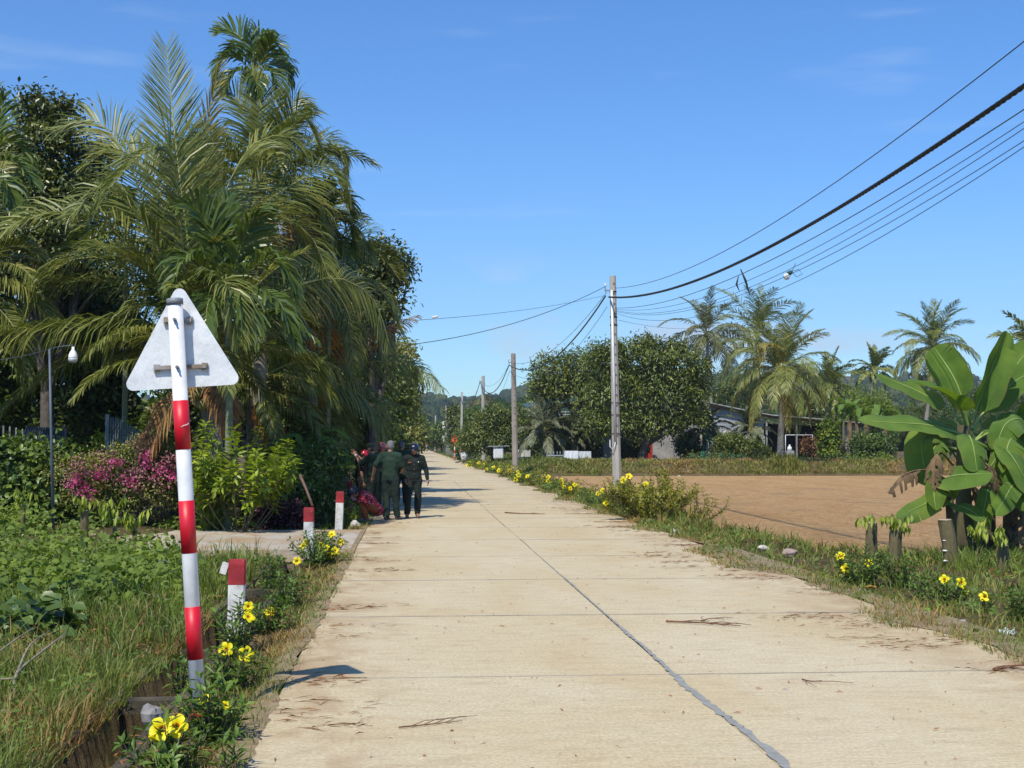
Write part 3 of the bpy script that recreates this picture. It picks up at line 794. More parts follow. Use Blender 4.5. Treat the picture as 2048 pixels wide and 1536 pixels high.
def span(a, b, sag, n=24): return [a.lerp(b, i / (n - 1)) - Vector((0, 0, sag * 4 * (i / (n - 1)) * (1 - i / (n - 1)))) for i in range(n)]
h1 = at(1211, 592, 50); h2 = at(1018, 730, 83); h3 = at(960, 764, 120); h4 = at(921, 796, 172); h5 = at(890, 822, 235)
for a, b, sg, lab in ((h1, h2, 1.25, 'black cable between the nearest pole and the rough brownish pole'), (h2, h3, 1.35, 'black cable between the brownish pole and the plain grey pole'),
                      (h3, h4, 1.7, 'black cable from the plain grey pole to the pole behind the orange sign'), (h4, h5, 2.0, 'black cable at the far end, reaching the meter boxes pole')):
    wire(span(a, b, sg), .030, lab, 'power_cable', m_cable, 'black cable spans between the poles')
for (a, b, sg, dz, lab) in ((h1, h2, .9, .15, 'upper thin wire from the nearest pole to the brownish pole'), (h1, h2, 1.3, -.42, 'lower thin wire from the nearest pole to the brownish pole'),
                            (h2, h3, .9, .12, 'upper thin wire from the brownish pole to the grey pole'), (h2, h3, 1.7, -.35, 'lower thin wire from the brownish pole to the grey pole'), (h3, h4, 1.4, .1, 'thin wire from the grey pole towards the far poles')):
    wire(span(a + Vector((.05, 0, dz)), b + Vector((.05, 0, dz)), sg), .009, lab)
e1 = at(640, 702, 36); e2 = at(826, 641, 33)
wire(span(at(1209, 574, 50), e1, .55), .011, 'dark service wire crossing the road into the palms')
wire(span(at(1209, 591, 50), e2, .12), .006, 'thin grey wire crossing the road with a small white insulator')
wire(span(at(1236, 640, 50), at(1420, 652, 88), .25), .007, 'low thin wire leading from the nearest pole to the coconut palms')
ip = at(870, 634, 34.8); s = MB()
for k in (-1, 0, 1): s.ell(ip + Vector((k * .045, 0, .01 * k)), (.03, .035, .035), 8, 6)
o = s.build('wire_insulator', [m_insul]); tag(o, 'small white insulator strung on the wire across the sky', 'insulator')

# ---- far road signs facing the camera
m_orange_sign = paint('orange_sign', (.72, .20, .015)); m_black = mat('black_print', (.015, .015, .015), None, 5, .6)
def far_sign(px, py, y, w, zb, label):
    c = at(px, py, y); b = Vector((c.x, y, zb)); r = empty('far_sign', b, label, 'road sign')
    r.name = 'warning_sign'
    WL[r.name] = Vector(b)
    h = (c.z - zb) + .3
    s = MB(); s.tube([b - Vector((0, 0, .2)), b + Vector((0, 0, h))], [.05, .05], 8); s.build('post', [m_white], r)
    for k in range(3):
        s = MB(); z = zb + .1 + k * .62; s.tube([(b.x, y, z), (b.x, y, z + .31)], [.054] * 2, 8); s.build('red_band', [m_red], r)
    f = y - .07
    T = [Vector((c.x, f, c.z + w * .5)), Vector((c.x - w * .56, f, c.z - w * .46)), Vector((c.x + w * .56, f, c.z - w * .46))]
    s = MB(); s.add([q for q in rounded([T[0], T[1], T[2]], .06, 4)], [tuple(range(15))]); s.add([q + Vector((0, .01, 0)) for q in rounded(T, .06, 4)], [tuple(range(15))[::-1]]); fp = s.build('sign_plate', [m_signred], r)
    cc = (T[0] + T[1] + T[2]) / 3
    I3 = [cc + (q - cc) * .74 + Vector((0, -.006, 0)) for q in T]
    s = MB(); s.add(rounded(I3, .05, 4), [tuple(range(15))]); s.build('sign_face', [m_orange_sign], fp)
    s = MB(); g = f - .012
    s.add([(c.x - .035, g, c.z - .30), (c.x + .035, g, c.z - .30), (c.x + .035, g, c.z + .05), (c.x + .10, g, c.z + .05), (c.x, g, c.z + .24), (c.x - .10, g, c.z + .05), (c.x - .035, g, c.z + .05)], [tuple(range(7))])
    s.add([(c.x - .13, g, c.z - .14), (c.x - .035, g, c.z - .14), (c.x - .035, g, c.z - .07), (c.x - .13, g, c.z - .07)], [(0, 1, 2, 3)])
    s.add([(c.x + .035, g, c.z - .14), (c.x + .13, g, c.z - .14), (c.x + .13, g, c.z - .07), (c.x + .035, g, c.z - .07)], [(0, 1, 2, 3)])
    s.build('pictogram', [m_black], fp)
far_sign(909.5, 877, 130, .72, .05, 'orange triangular warning sign with a black arrow by the far poles')
far_sign(852.5, 885, 255, .72, .05, 'tiny orange warning sign near the vanishing point of the road')
# ================================================================ VEGETATION BUILDERS
def nrm_(a): return a / (np.linalg.norm(a, axis=-1, keepdims=True) + 1e-9)
def spline(P, n):
    P = np.asarray(P, float)
    if len(P) == 2: t = np.linspace(0, 1, n)[:, None]; return P[0] * (1 - t) + P[1] * t
    Q = np.vstack([2 * P[0] - P[1], P, 2 * P[-1] - P[-2]]); out = []
    for i in range(len(P) - 1):
        a, b, c, d = Q[i:i + 4]; t = np.linspace(0, 1, 16, endpoint=False)[:, None]
        out.append(.5 * (2 * b + (c - a) * t + (2 * a - 5 * b + 4 * c - d) * t ** 2 + (-a + 3 * b - 3 * c + d) * t ** 3))
    out = np.vstack(out + [P[-1:]])
    L = np.concatenate([[0], np.cumsum(np.linalg.norm(np.diff(out, axis=0), axis=1))])
    s = np.linspace(0, L[-1], n)
    return np.stack([np.interp(s, L, out[:, k]) for k in range(3)], -1)

def tube_np(P, rad, n=5):
    P = np.asarray(P, float); k = len(P); T = nrm_(np.gradient(P, axis=0))
    a = np.array([0, 0, 1.0]) if abs(T[0, 2]) < .9 else np.array([1.0, 0, 0])
    V = np.zeros((k, n, 3)); q = np.arange(n) * 2 * np.pi / n
    for i in range(k):
        a = a - T[i] * a.dot(T[i]); a /= np.linalg.norm(a) + 1e-9; b = np.cross(T[i], a)
        V[i] = P[i] + (np.outer(np.cos(q), a) + np.outer(np.sin(q), b)) * rad[i]
    I = np.arange(k * n).reshape(k, n)
    F = np.stack([I[:-1], np.roll(I[:-1], -1, 1), np.roll(I[1:], -1, 1), I[1:]], -1).reshape(-1, 4)
    return V.reshape(-1, 3), F

def frond_geo(P, n=62, Lm=.85, w=.036, roll=0.0, droop=.55, vee=.25, s0=.14, rr=.028, tipw=.12, seed=0, side=None, a0=25, a1=62, jit=.06, clump=0.0):
    """one pinnate palm leaf along the curve P: returns V, [leaflet quads], [rib quads]"""
    g = np.random.default_rng(seed)
    C_ = spline(P, 40); T_ = nrm_(np.gradient(C_, axis=0))
    if side is None:
        d = C_[-1] - C_[0]; d[2] = 0
        if np.linalg.norm(d) < .15 * np.linalg.norm(C_[-1] - C_[0]): d = np.array([0, 1.0, 0])
        d = d / np.linalg.norm(d); side = np.cross(d, [0, 0, 1.0])
    S_ = nrm_(side - T_ * (T_ @ side)[:, None]); N_ = np.cross(S_, T_)
    ro = roll * np.linspace(.3, 1, 40)[:, None]
    S_, N_ = S_ * np.cos(ro) + N_ * np.sin(ro), N_ * np.cos(ro) - S_ * np.sin(ro)
    s = np.linspace(s0, .995, n); s = np.repeat(s, 2) + g.normal(0, .004, 2 * n); s = np.clip(s, 0, 1)
    if clump: s = s + clump * np.sin(s * 40)
    sg = np.tile([1.0, -1.0], n)
    fi = np.clip(s, 0, 1) * 39; i0 = np.clip(fi.astype(int), 0, 38); fr = (fi - i0)[:, None]
    B, T, S, N = [A[i0] * (1 - fr) + A[i0 + 1] * fr for A in (C_, T_, S_, N_)]
    ang = np.radians(a0 + (a1 - a0) * s ** 1.2) + g.normal(0, jit, 2 * n)
    d0 = nrm_(S * (sg * np.cos(ang))[:, None] + T * np.sin(ang)[:, None] + N * (vee + g.normal(0, .10, 2 * n))[:, None])
    u = (s - s0) / (1 - s0)
    prof = np.interp(u, [0, .12, .35, .6, .85, 1], [.45, .85, 1, .92, .62, .36])
    L = Lm * prof * g.uniform(.86, 1.08, 2 * n)
    dr = droop * g.uniform(.6, 1.4, 2 * n)[:, None]; G = np.array([0, 0, -1.0])
    d1 = nrm_(d0 + G * dr * .55); d2 = nrm_(d1 + G * dr * .9)
    p1 = B + d0 * (L * .36)[:, None]; p2 = p1 + d1 * (L * .34)[:, None]; p3 = p2 + d2 * (L * .30)[:, None]
    wd = nrm_(T - d0 * np.sum(T * d0, 1, keepdims=True)); tw = g.normal(0, .45, 2 * n)[:, None]
    wd = nrm_(wd * np.cos(tw) + np.cross(d0, wd) * np.sin(tw))
    ww = (w * np.interp(u, [0, .2, .8, 1], [.7, 1, .9, .6]))[:, None] / 2
    V = np.stack([B + wd * ww * .5, B - wd * ww * .5, p1 + wd * ww, p1 - wd * ww, p2 + wd * ww * .85, p2 - wd * ww * .85, p3 + wd * ww * tipw, p3 - wd * ww * tipw], 1).reshape(-1, 3)
    b = np.arange(2 * n)[:, None] * 8
    F = np.concatenate([b + [0, 1, 3, 2], b + [2, 3, 5, 4], b + [4, 5, 7, 6]])
    cs = C_[::3]; rad = np.linspace(rr, rr * .18, len(cs)) * np.interp(np.linspace(0, 1, len(cs)), [0, .08, .2], [1.7, 1.2, 1])
    RV, RF = tube_np(cs, rad, 5)
    return np.vstack([V, RV]), F, RF + len(V)
def frond(P, parent, mats, name='frond', org=None, label=None, **kw):
    V, F, RF = frond_geo(P, **kw)
    o = npmesh(name, V, [F, RF], mats, parent, org, fmat=[0, 1])
    if label: o['label'] = label
    return o

def frond_curve(L, e0, bend, n=9, p=1.25):
    """curve leaning towards +X: starts at elevation e0 (radians), turns down by bend"""
    P = [np.zeros(3)]
    for i in range(1, n):
        e = e0 - bend * ((i - .5) / (n - 1)) ** p
        P.append(P[-1] + np.array([math.cos(e), 0, math.sin(e)]) * L / (n - 1))
    return np.array(P)

_variants = {}
def variants(kind, L, mats, det):
    key = (kind, round(L, 2), det, mats[0].name)
    if key in _variants: return _variants[key]
    out = []
    if kind == 'coco':
        spec = [(88, 25), (75, 45), (62, 70), (50, 80), (36, 85), (20, 82), (2, 75), (-22, 55)]
        for i, (e, b) in enumerate(spec):
            for rep in range(2):
                V, F, RF = frond_geo(frond_curve(L, R(e), R(b + 14 * rep)), n=det, Lm=L * .22, w=.038 + .09 * (62 / det - 1 if det < 62 else 0), droop=.35 + .09 * i, vee=.3 - .05 * i, rr=.028, roll=random.uniform(-.5, .5), seed=i * 7 + rep, side=np.array([0, -1.0, 0]))
                o = npmesh('frond', V, [F, RF], mats, None, (0, 0, 0), fmat=[0, 1]); out.append((e, o.data)); bpy.data.objects.remove(o)
    else:
        spec = [(82, 40), (62, 75), (42, 95), (18, 95), (-8, 70)]
        for i, (e, b) in enumerate(spec):
            for rep in range(2):
                V, F, RF = frond_geo(frond_curve(L, R(e), R(b + 16 * rep)), n=det, Lm=L * .34, w=.075, droop=.35 + .12 * i, vee=.4, rr=.022, tipw=.55, roll=random.uniform(-.6, .6), seed=i * 9 + rep, side=np.array([0, -1.0, 0]), s0=.2, a0=30, a1=66, jit=.12, clump=.006)
                o = npmesh('frond', V, [F, RF], mats, None, (0, 0, 0), fmat=[0, 1]); out.append((e, o.data)); bpy.data.objects.remove(o)
    _variants[key] = out
    return out

def trunk(P, r0, r1, parent, m_, name='trunk', rings=True, flare=1.5):
    P = spline(P, 44); k = len(P); t = np.linspace(0, 1, k)
    rad = (r0 + (r1 - r0) * t) * (1 + (flare - 1) * np.exp(-t * 14))
    if rings: rad = rad * (1 + .035 * (np.arange(k) % 2))
    V, F = tube_np(P, rad, 9)
    return npmesh(name, V, [F], [m_], parent, smooth=False)

def generic_palm(name, label, base, top, L, n, kind='coco', mats=None, det=40, r=(.14, .10), group=None, lo=-35, hi=88, az0=None, mid=None, yellow=0, nuts=0, trunk_m=None, crownshaft=False, skip=None):
    mats = mats or [m_coco, m_rachis]
    base, top = Vector(base), Vector(top)
    root = empty(name, base, label, 'palm tree', group)
    pts = [base - Vector((0, 0, .15)), base.lerp(top, .5) + Vector(mid or (0, 0, 0)), top]
    trunk(pts, r[0], r[1], root, trunk_m or m_palmbark)
    vs = variants(kind, L, mats, det)
    ex = variants(kind, L, [m_coco_y, m_rachis_y], det) if yellow else None
    a = az0 if az0 is not None else random.uniform(0, 6.28)
    for i in range(n):
        e = hi + (lo - hi) * ((i + .5) / n) ** 1.05 + random.uniform(-7, 7)
        a += 2.39996 + random.uniform(-.25, .25)
        if skip and skip(e, a): continue
        src = ex if (yellow and i >= n - yellow) else vs
        cand = sorted(src, key=lambda q: abs(q[0] - e))[:2]
        e_, me = random.choice(cand)
        o = place('frond', me, root, top)
        o.location = top - base + Vector((0, 0, random.uniform(-.15, .05)))
        sc_ = random.uniform(.85, 1.08); o.scale = (sc_, sc_ * random.choice((-1, 1)), sc_)
        o.rotation_euler = (random.uniform(-.2, .2), R(e_ - e) * .6, a)
    if crownshaft:
        s = MB(); s.tube([top - Vector((0, 0, .75)), top - Vector((0, 0, .3)), top], [r[1] * 1.05, r[1] * 1.35, r[1] * .8], 10); s.build('crownshaft', [m_greenbark], root)
        s = MB(); s.tube([top, top + Vector((0, .03, L * .75))], [.03, .006], 6); s.build('spear_leaf', [m_coco], root)
    for k in range(nuts):
        q = random.uniform(0, 6.28); s = MB()
        c = top + Vector((math.cos(q) * .27, math.sin(q) * .27, -.25 - random.uniform(0, .35)))
        s.ell(c, (.11, .11, .14), 10, 8); s.build('coconut', [m_nut], root)
    return root

def leaf_faces(Pt, D, Nn, L, W, fold=.25, six=False):
    """many folded leaves: base points, directions, normals, lengths, widths"""
    D = nrm_(D); S = nrm_(np.cross(D, Nn)); Nn = np.cross(S, D); L = L[:, None]; W = W[:, None]
    if not six:
        V = np.stack([Pt, Pt + D * L * .5 + S * W * .5 + Nn * W * fold, Pt + D * L - Nn * L * .08, Pt + D * L * .5 - S * W * .5 + Nn * W * fold], 1).reshape(-1, 3)
        b = np.arange(len(Pt))[:, None] * 4
        return V, np.concatenate([b + [0, 1, 2], b + [0, 2, 3]])
    V = np.stack([Pt, Pt + D * L * .22 + S * W * .42 + Nn * W * fold * .7, Pt + D * L * .6 + S * W * .46 + Nn * W * fold * .6, Pt + D * L - Nn * L * .2,
                  Pt + D * L * .6 - S * W * .46 + Nn * W * fold * .6, Pt + D * L * .22 - S * W * .42 + Nn * W * fold * .7, Pt + D * L * .5 - Nn * L * .02], 1).reshape(-1, 3)
    b = np.arange(len(Pt))[:, None] * 7
    return V, np.concatenate([b + [0, 1, 6], b + [1, 2, 6], b + [2, 3, 6], b + [3, 4, 6], b + [4, 5, 6], b + [5, 0, 6]])

def crown_leaves(blobs, L, W, per=9, spread=.38, droop=.35, g=None, six=False):
    """blobs: (centre, radii, number of twigs)"""
    g = g or rng
    PP, DD, NN = [], [], []
    for c, r, k in blobs:
        u = nrm_(g.normal(size=(k, 3))); u[:, 2] = np.abs(u[:, 2]) * np.where(g.random(k) < .72, 1, -1)
        rad = np.clip(g.normal(.84, .19, k), .25, 1.28)
        cc = np.array(c) + u * np.array(r) * rad[:, None]
        p = np.repeat(cc, per, 0) + g.normal(0, spread * L * 2.4, (k * per, 3)); o = np.repeat(u, per, 0)
        tw = np.repeat(g.normal(0, .35, (k, 3)), per, 0); d = nrm_(o * .5 + tw + g.normal(0, .5, (k * per, 3)) + np.array([0, 0, -droop])); nn = nrm_(o * .8 + tw + np.array([0, 0, .7]) + g.normal(0, .32, (k * per, 3)))
        PP.append(p); DD.append(d); NN.append(nn)
    P_, D_, N_ = map(np.concatenate, (PP, DD, NN)); n = len(P_)
    return leaf_faces(P_, D_, N_, L * g.uniform(.65, 1.25, n), W * g.uniform(.7, 1.2, n), six=six)

_sunny_young = {}
def sunny_young_leaf(lm):
    """paler, yellower leaf copy for random twigs: new flush plus a painted sunlit tone"""
    if lm.name not in _sunny_young:
        m = lm.copy(); m.name = lm.name + '_sunny_young'  # lit copy: sunlit look put into the colour, along with young flush
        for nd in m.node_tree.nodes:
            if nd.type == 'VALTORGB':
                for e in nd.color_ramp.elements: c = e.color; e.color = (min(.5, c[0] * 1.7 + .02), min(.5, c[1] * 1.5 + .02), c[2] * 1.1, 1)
        _sunny_young[lm.name] = m
    return _sunny_young[lm.name]
def tree(name, label, cat, base, blobs, L, W, lm, r0=.16, group=None, per=9, spread=.38, bark=None, droop=.35, fork=.35, six=False):
    base = Vector(base); root = empty(name, base, label, cat, group)
    VV, FF = [], []; b = 0
    cen = np.mean([np.array(q[0]) for q in blobs], 0); zlow = min(q[0][2] - q[1][2] * .4 for q in blobs)
    fk = np.array(base) + (np.array([cen[0], cen[1], zlow]) - np.array(base)) * fork * 1.4; fk[2] = max(fk[2], base.z + .3)
    V, F = tube_np(spline([np.array(base) - [0, 0, .2], (np.array(base) + fk) / 2 + rng.normal(0, .04, 3), fk], 8), np.linspace(r0, r0 * .75, 8), 8); VV.append(V); FF.append(F); b += len(V)
    for c, r, k in blobs:
        c = np.array(c, float); mid = (fk + c) / 2 + rng.normal(0, .12, 3) * np.linalg.norm(c - fk) * .4
        V, F = tube_np(spline([fk - [0, 0, .1], mid, c + np.array([0, 0, r[2] * .4])], 8), np.linspace(r0 * .55, r0 * .12, 8), 6); VV.append(V); FF.append(F + b); b += len(V)
        for q in range(3):
            e = c + nrm_(rng.normal(size=3)) * np.array(r) * .8
            V, F = tube_np(np.array([mid, (mid + e) / 2 + rng.normal(0, .05, 3), e]), [r0 * .28, r0 * .18, r0 * .06], 5); VV.append(V); FF.append(F + b); b += len(V)
    npmesh('trunk', np.concatenate(VV), [np.concatenate(FF)], [bark or m_bark], root, smooth=True)
    V, F = crown_leaves(blobs, L, W, per, spread, droop, six=six)
    nf = 6 if six else 2; nl = len(F) // nf; young = np.repeat(rng.random(nl // per + 1) < .2, per)[:nl].astype(int)  # random twigs take the paler sunlit and young copy
    o = npmesh('crown', V, [F], [lm, sunny_young_leaf(lm)], root, fmat=[np.tile(young, nf)]); o['kind'] = 'stuff'
    return root
def autoblobs(x0, x1, z0, z1, y, dy, n, k, g=random, rs=.34):
    """fill a box with overlapping clumps"""
    out = []; w, h = x1 - x0, z1 - z0; r = min(w, h) * rs
    for i in range(n):
        t = g.random(); zz = z0 + r * .6 + (h - r * 1.2) * g.random()
        shrink = 1 - .45 * ((zz - z0) / h) ** 2
        xx = (x0 + x1) / 2 + (w / 2 - r * .8) * g.uniform(-1, 1) * shrink
        rr = r * g.uniform(.7, 1.15)
        out.append(((xx, y + g.uniform(-dy, dy), zz), (rr, rr * .9, rr * .8), int(k * g.uniform(.7, 1.2))))
    return out

def stem_shrub(name, label, base, h, spread, nst, lm, L, W, cat='shrub', group=None, whorl=4, gap=.055, flowers=(), fl_scale=.05, st_m=None, frm=.25, leafn='leaves', arch=.5, fl_mesh=None, seed=0, up=.55, org=None, kids=0):
    """many thin stems with whorls of leaves; flowers at given places on stems of their own"""
    g = np.random.default_rng(seed + 100); base = np.array(base, float)
    root = empty(name, base, label, cat, group)
    VV, FF, b = [], [], 0; PP, DD, NN = [], [], []
    ends = []
    for i in range(nst):
        a = i * 2.4 + g.uniform(-.5, .5); rr = spread * math.sqrt((i + .5) / nst) * g.uniform(.7, 1.15); hh = h * (1 - .35 * (rr / spread) ** 2) * g.uniform(.7, 1.08)
        e = base + [math.cos(a) * rr, math.sin(a) * rr, hh]
        ends.append((base + [math.cos(a) * rr * .18, math.sin(a) * rr * .18, 0], e, a))
    for f in flowers:
        f = np.array(f, float); ends.append((base + (f - base) * [.15, .15, 0], f - [0, 0, fl_scale * .7], math.atan2(f[1] - base[1], f[0] - base[0])))
    if kids:
        for s_, e, a in list(ends):
            for q in range(kids):
                t = g.uniform(.4, .8); p0 = s_ + (e - s_) * t + np.array([math.cos(a), math.sin(a), 0]) * spread * .05; b_ = a + g.uniform(-1.6, 1.6); ln_ = h * g.uniform(.18, .36)
                ends.append((p0, p0 + np.array([math.cos(b_) * .75, math.sin(b_) * .75, g.uniform(.35, .9)]) * ln_, b_))
    for s_, e, a in ends:
        mid = s_ * .5 + e * .5 + np.array([math.cos(a), math.sin(a), 0]) * spread * .12 * arch + g.normal(0, .02, 3) * h
        C_ = spline([s_ - [0, 0, .04], mid, e], 10); ln = np.linalg.norm(np.diff(C_, axis=0), axis=1).sum()
        V, F = tube_np(C_, np.linspace(.010, .0035, 10) * (.6 + h * .45), 4); VV.append(V); FF.append(F + b); b += len(V)
        nn = max(3, int(ln * (1 - frm) / gap)); tt = np.linspace(frm, 1, nn); T = nrm_(np.gradient(C_, axis=0))
        for t in tt:
            i0 = min(int(t * 9), 8); fr = t * 9 - i0; p = C_[i0] * (1 - fr) + C_[i0 + 1] * fr; d = T[i0]
            ph = g.uniform(0, 6.28); ax = np.cross(d, [0.3, .9, .2]); ax /= np.linalg.norm(ax) + 1e-9; bx = np.cross(d, ax)
            for q in range(whorl):
                an = ph + q * 2 * math.pi / whorl; o = ax * math.cos(an) + bx * math.sin(an)
                PP.append(p + o * .004 + g.normal(0, .006, 3)); DD.append(o * .9 + d * up + g.normal(0, .2, 3)); NN.append(d * 1.0 - o * .5 + [0, 0, .4])
    npmesh('stems', np.concatenate(VV), [np.concatenate(FF)], [st_m or m_twig], root)
    n = len(PP); V, F = leaf_faces(np.array(PP), np.array(DD), np.array(NN), L * g.uniform(.6, 1.2, n), W * g.uniform(.75, 1.2, n), .18)
    o = npmesh(leafn, V, [F], [lm], root); o['kind'] = 'stuff'
    for f in flowers:
        o = place('flower', fl_mesh or flower_me, root, Vector(f)); o.location = Vector(f) - Vector(base)
        o.scale = (fl_scale * g.uniform(.85, 1.12),) * 3
        d = Vector((g.uniform(-.6, .6) - f[0] * .05, -1.0 + g.uniform(-.1, .5), g.uniform(.1, .8)))
        o.rotation_euler = (d.to_track_quat('Z', 'Y').to_matrix() @ Matrix.Rotation(g.uniform(0, 1.2), 3, 'Z')).to_euler()
    return root
# trumpet flower, radius 1, facing +Z
m_petal = leafmat('yellow_petal', [(0, (.86, .60, .008)), (1, (.92, .74, .02))], .5, .3, .3, (1.1, 1.05, .5))
m_throat = mat('orange_throat', (.60, .22, .01), (.4, .14, .01), 4, .6)
def make_flower():
    V, F, M = [], [], []
    for k in range(5):
        a = k * 2 * math.pi / 5; ca, sa = math.cos(a), math.sin(a); pa = Vector((ca, sa, 0)); pb = Vector((-sa, ca, 0))
        rows = [(.12, .10, -.35), (.27, .22, -.06), (.66, .42, .10), (.9, .36, .06), (1.02, .10, -.02)]; b = len(V)
        for i, (r_, hw, z) in enumerate(rows):
            for q in (-1, 0, 1): V.append(pa * r_ + pb * (hw * q + .05 * i) + Vector((0, 0, z - (.06 if q == 0 else -.02 * q))))
        for i in range(4):
            for q in (0, 1): F.append((b + i * 3 + q, b + i * 3 + q + 1, b + i * 3 + q + 4, b + i * 3 + q + 3)); M.append(1 if i == 0 else 0)
    b = len(V); n = 8
    for z, r_ in ((-.3, .2), (-.75, .12), (-1.3, .05)):
        for j in range(n): V.append(Vector((math.cos(j * 6.283 / n) * r_, math.sin(j * 6.283 / n) * r_, z)))
    for i in range(2):
        for j in range(n): F.append((b + i * n + j, b + i * n + (j + 1) % n, b + (i + 1) * n + (j + 1) % n, b + (i + 1) * n + j)); M.append(0)
    me = bpy.data.meshes.new('flower'); me.from_pydata([tuple(v) for v in V], [], F); me.materials.append(m_petal); me.materials.append(m_throat)
    me.polygons.foreach_set('material_index', M); me.polygons.foreach_set('use_smooth', [True] * len(F)); me.update(); return me
flower_me = make_flower()

# banana leaf: folded blade with midrib, rippled edge and tears
def banana_mat(name, c1, c2, rib, trans=.34):
    m, n, l = newmat(name)
    uv = n.new('ShaderNodeUVMap'); w = n.new('ShaderNodeTexWave'); w.bands_direction = 'X'; w.inputs['Scale'].default_value = 14; w.inputs['Distortion'].default_value = 1.5; w.inputs['Detail'].default_value = 3
    l.new(uv.outputs['UV'], w.inputs['Vector'])
    a = noise(n, l, 3, 5, .6, coords(n, l)); r1 = ramp(n, [(.35, c1), (.65, c2)]); l.new(a.outputs['Fac'], r1.inputs['Fac'])
    r2 = ramp(n, [(0, (.78, .80, .78)), (1, (1.16, 1.14, 1.05))]); l.new(w.outputs['Fac'], r2.inputs['Fac'])
    col = mixc(n, l, 1.0, r1.outputs['Color'], r2.outputs['Color'], 'MULTIPLY')
    sx = n.new('ShaderNodeSeparateXYZ'); l.new(uv.outputs['UV'], sx.inputs[0]); ab = n.new('ShaderNodeMath'); ab.operation = 'ABSOLUTE'; l.new(sx.outputs['Y'], ab.inputs[0])
    en = noise(n, l, 7, 4, .6, coords(n, l)); ea = n.new('ShaderNodeMath'); ea.operation = 'MULTIPLY_ADD'; ea.inputs[1].default_value = .13; l.new(en.outputs['Fac'], ea.inputs[0]); l.new(ab.outputs[0], ea.inputs[2])
    er = ramp(n, [(.535, (0, 0, 0)), (.575, (.85, .85, .85))]); l.new(ea.outputs[0], er.inputs['Fac']); col = mixc(n, l, er.outputs['Color'], col, (.24, .17, .06))
    yl = noise(n, l, 1.6, 3, .5, coords(n, l)); yr = ramp(n, [(.5, (0, 0, 0)), (.75, (.6, .6, .6))]); l.new(yl.outputs['Fac'], yr.inputs['Fac']); col = mixc(n, l, yr.outputs['Color'], col, tuple(x * y for x, y in zip(c2, (1.6, 1.25, 1.0))))
    p = n.new('ShaderNodeBsdfPrincipled'); p.inputs['Roughness'].default_value = .5; p.inputs['Specular IOR Level'].default_value = .35; l.new(col, p.inputs['Base Color'])
    bp_ = n.new('ShaderNodeBump'); bp_.inputs['Strength'].default_value = .6; bp_.inputs['Distance'].default_value = .02; l.new(w.outputs['Fac'], bp_.inputs['Height']); l.new(bp_.outputs['Normal'], p.inputs['Normal'])
    t = n.new('ShaderNodeBsdfTranslucent'); l.new(mixc(n, l, 1.0, col, (1.7, 1.5, .45), 'MULTIPLY'), t.inputs['Color'])
    ms = n.new('ShaderNodeMixShader'); ms.inputs['Fac'].default_value = trans; o = n.new('ShaderNodeOutputMaterial')
    l.new(p.outputs['BSDF'], ms.inputs[1]); l.new(t.outputs['BSDF'], ms.inputs[2]); l.new(ms.outputs['Shader'], o.inputs['Surface']); return m
m_ban = banana_mat('banana_leaf', (.11, .21, .036), (.155, .27, .045), None)
m_band = banana_mat('dry_banana_leaf', (.13, .085, .05), (.25, .18, .11), None, .1)
m_banrib = mat('banana_midrib', (.26, .34, .09), (.18, .26, .06), 4, .5)
m_banstem = mat('banana_stem', (.13, .12, .05), (.05, .035, .022), 3, .8, .4, stretch=(1, 1, .3))
def banana_leaf(P, width, parent, nhint=(0, -.55, .8), fold=.35, tears=(), petiole=.2, mats=None, droop=.25, seed=0, name='banana_leaf', curl=0.0, label=None, crumple=0.02, gaps=0.0):
    g = random.Random(seed); C_ = spline(P, 27); T = nrm_(np.gradient(C_, axis=0)); nh = np.array(nhint, float); tears = tuple(tears) + tuple(g.uniform(.15, .95) for _ in range(2))
    S = nrm_(np.cross(T, nh)); N = np.cross(S, T)
    i0 = int(26 * petiole); V, UV, F = [], [], []
    us = [-1, -.72, -.36, 0, .36, .72, 1]; row = None; tilt = [0, 0]
    for i in range(i0, 27):
        u = (i - i0) / (26 - i0); wv = width / 2 * min(1, (u / .16 + .12)) ** .6 * (1 if u < .6 else math.sqrt(max(0.0, 1 - ((u - .6) / .405) ** 2.0)) * .95 + .02)
        def mk(ti):
            b = len(V)
            for k, x in enumerate(us):
                ax = abs(x); sd = 0 if x < 0 else 1
                lat = S[i] * (x * wv * (1 - .12 * ax * fold)); hgt = N[i] * wv * (fold * ax * 1.15 - (droop * .6 + ti[sd]) * ax ** 2 + .07 * ax * math.sin(u * 17 + sd * 2 + seed) + crumple * (mnoise.noise((u * 7, x * 2.5, seed * 1.7))))
                dn = np.array([0, 0, -1]) * wv * curl * ax ** 1.5
                V.append(C_[i] + lat + hgt + dn); UV.append((u * 1.6, x * .5))
            return b
        nb = mk(tilt)
        if row is not None:
            for k in range(6):
                if gaps and g.random() < gaps * (1.0 if k in (0, 1, 4, 5) else .35): continue
                F.append((row + k, row + k + 1, nb + k + 1, nb + k))
        row = nb
        if any(abs(u - t) < .02 for t in tears):
            sd = g.choice((0, 1)); tilt[sd] = g.uniform(-.25, .55); row = mk(tilt)
    rad = np.linspace(.026, .003, 27) * (.5 + width * .8)
    RV, RF = tube_np(C_ + N * .004, rad, 6); nV = len(V)
    o = npmesh(name, np.vstack([np.array(V), RV]), [np.array(F), RF + nV], mats or [m_ban, m_banrib], parent, smooth=True, fmat=[0, 1])
    ul = o.data.uv_layers.new(name='UVMap'); li = np.empty(len(o.data.loops), np.int32); o.data.loops.foreach_get('vertex_index', li)
    UVa = np.vstack([np.array(UV), np.zeros((len(RV), 2))]); ul.data.foreach_set('uv', UVa[li].astype(np.float32).ravel())
    if label: o['label'] = label
    return o

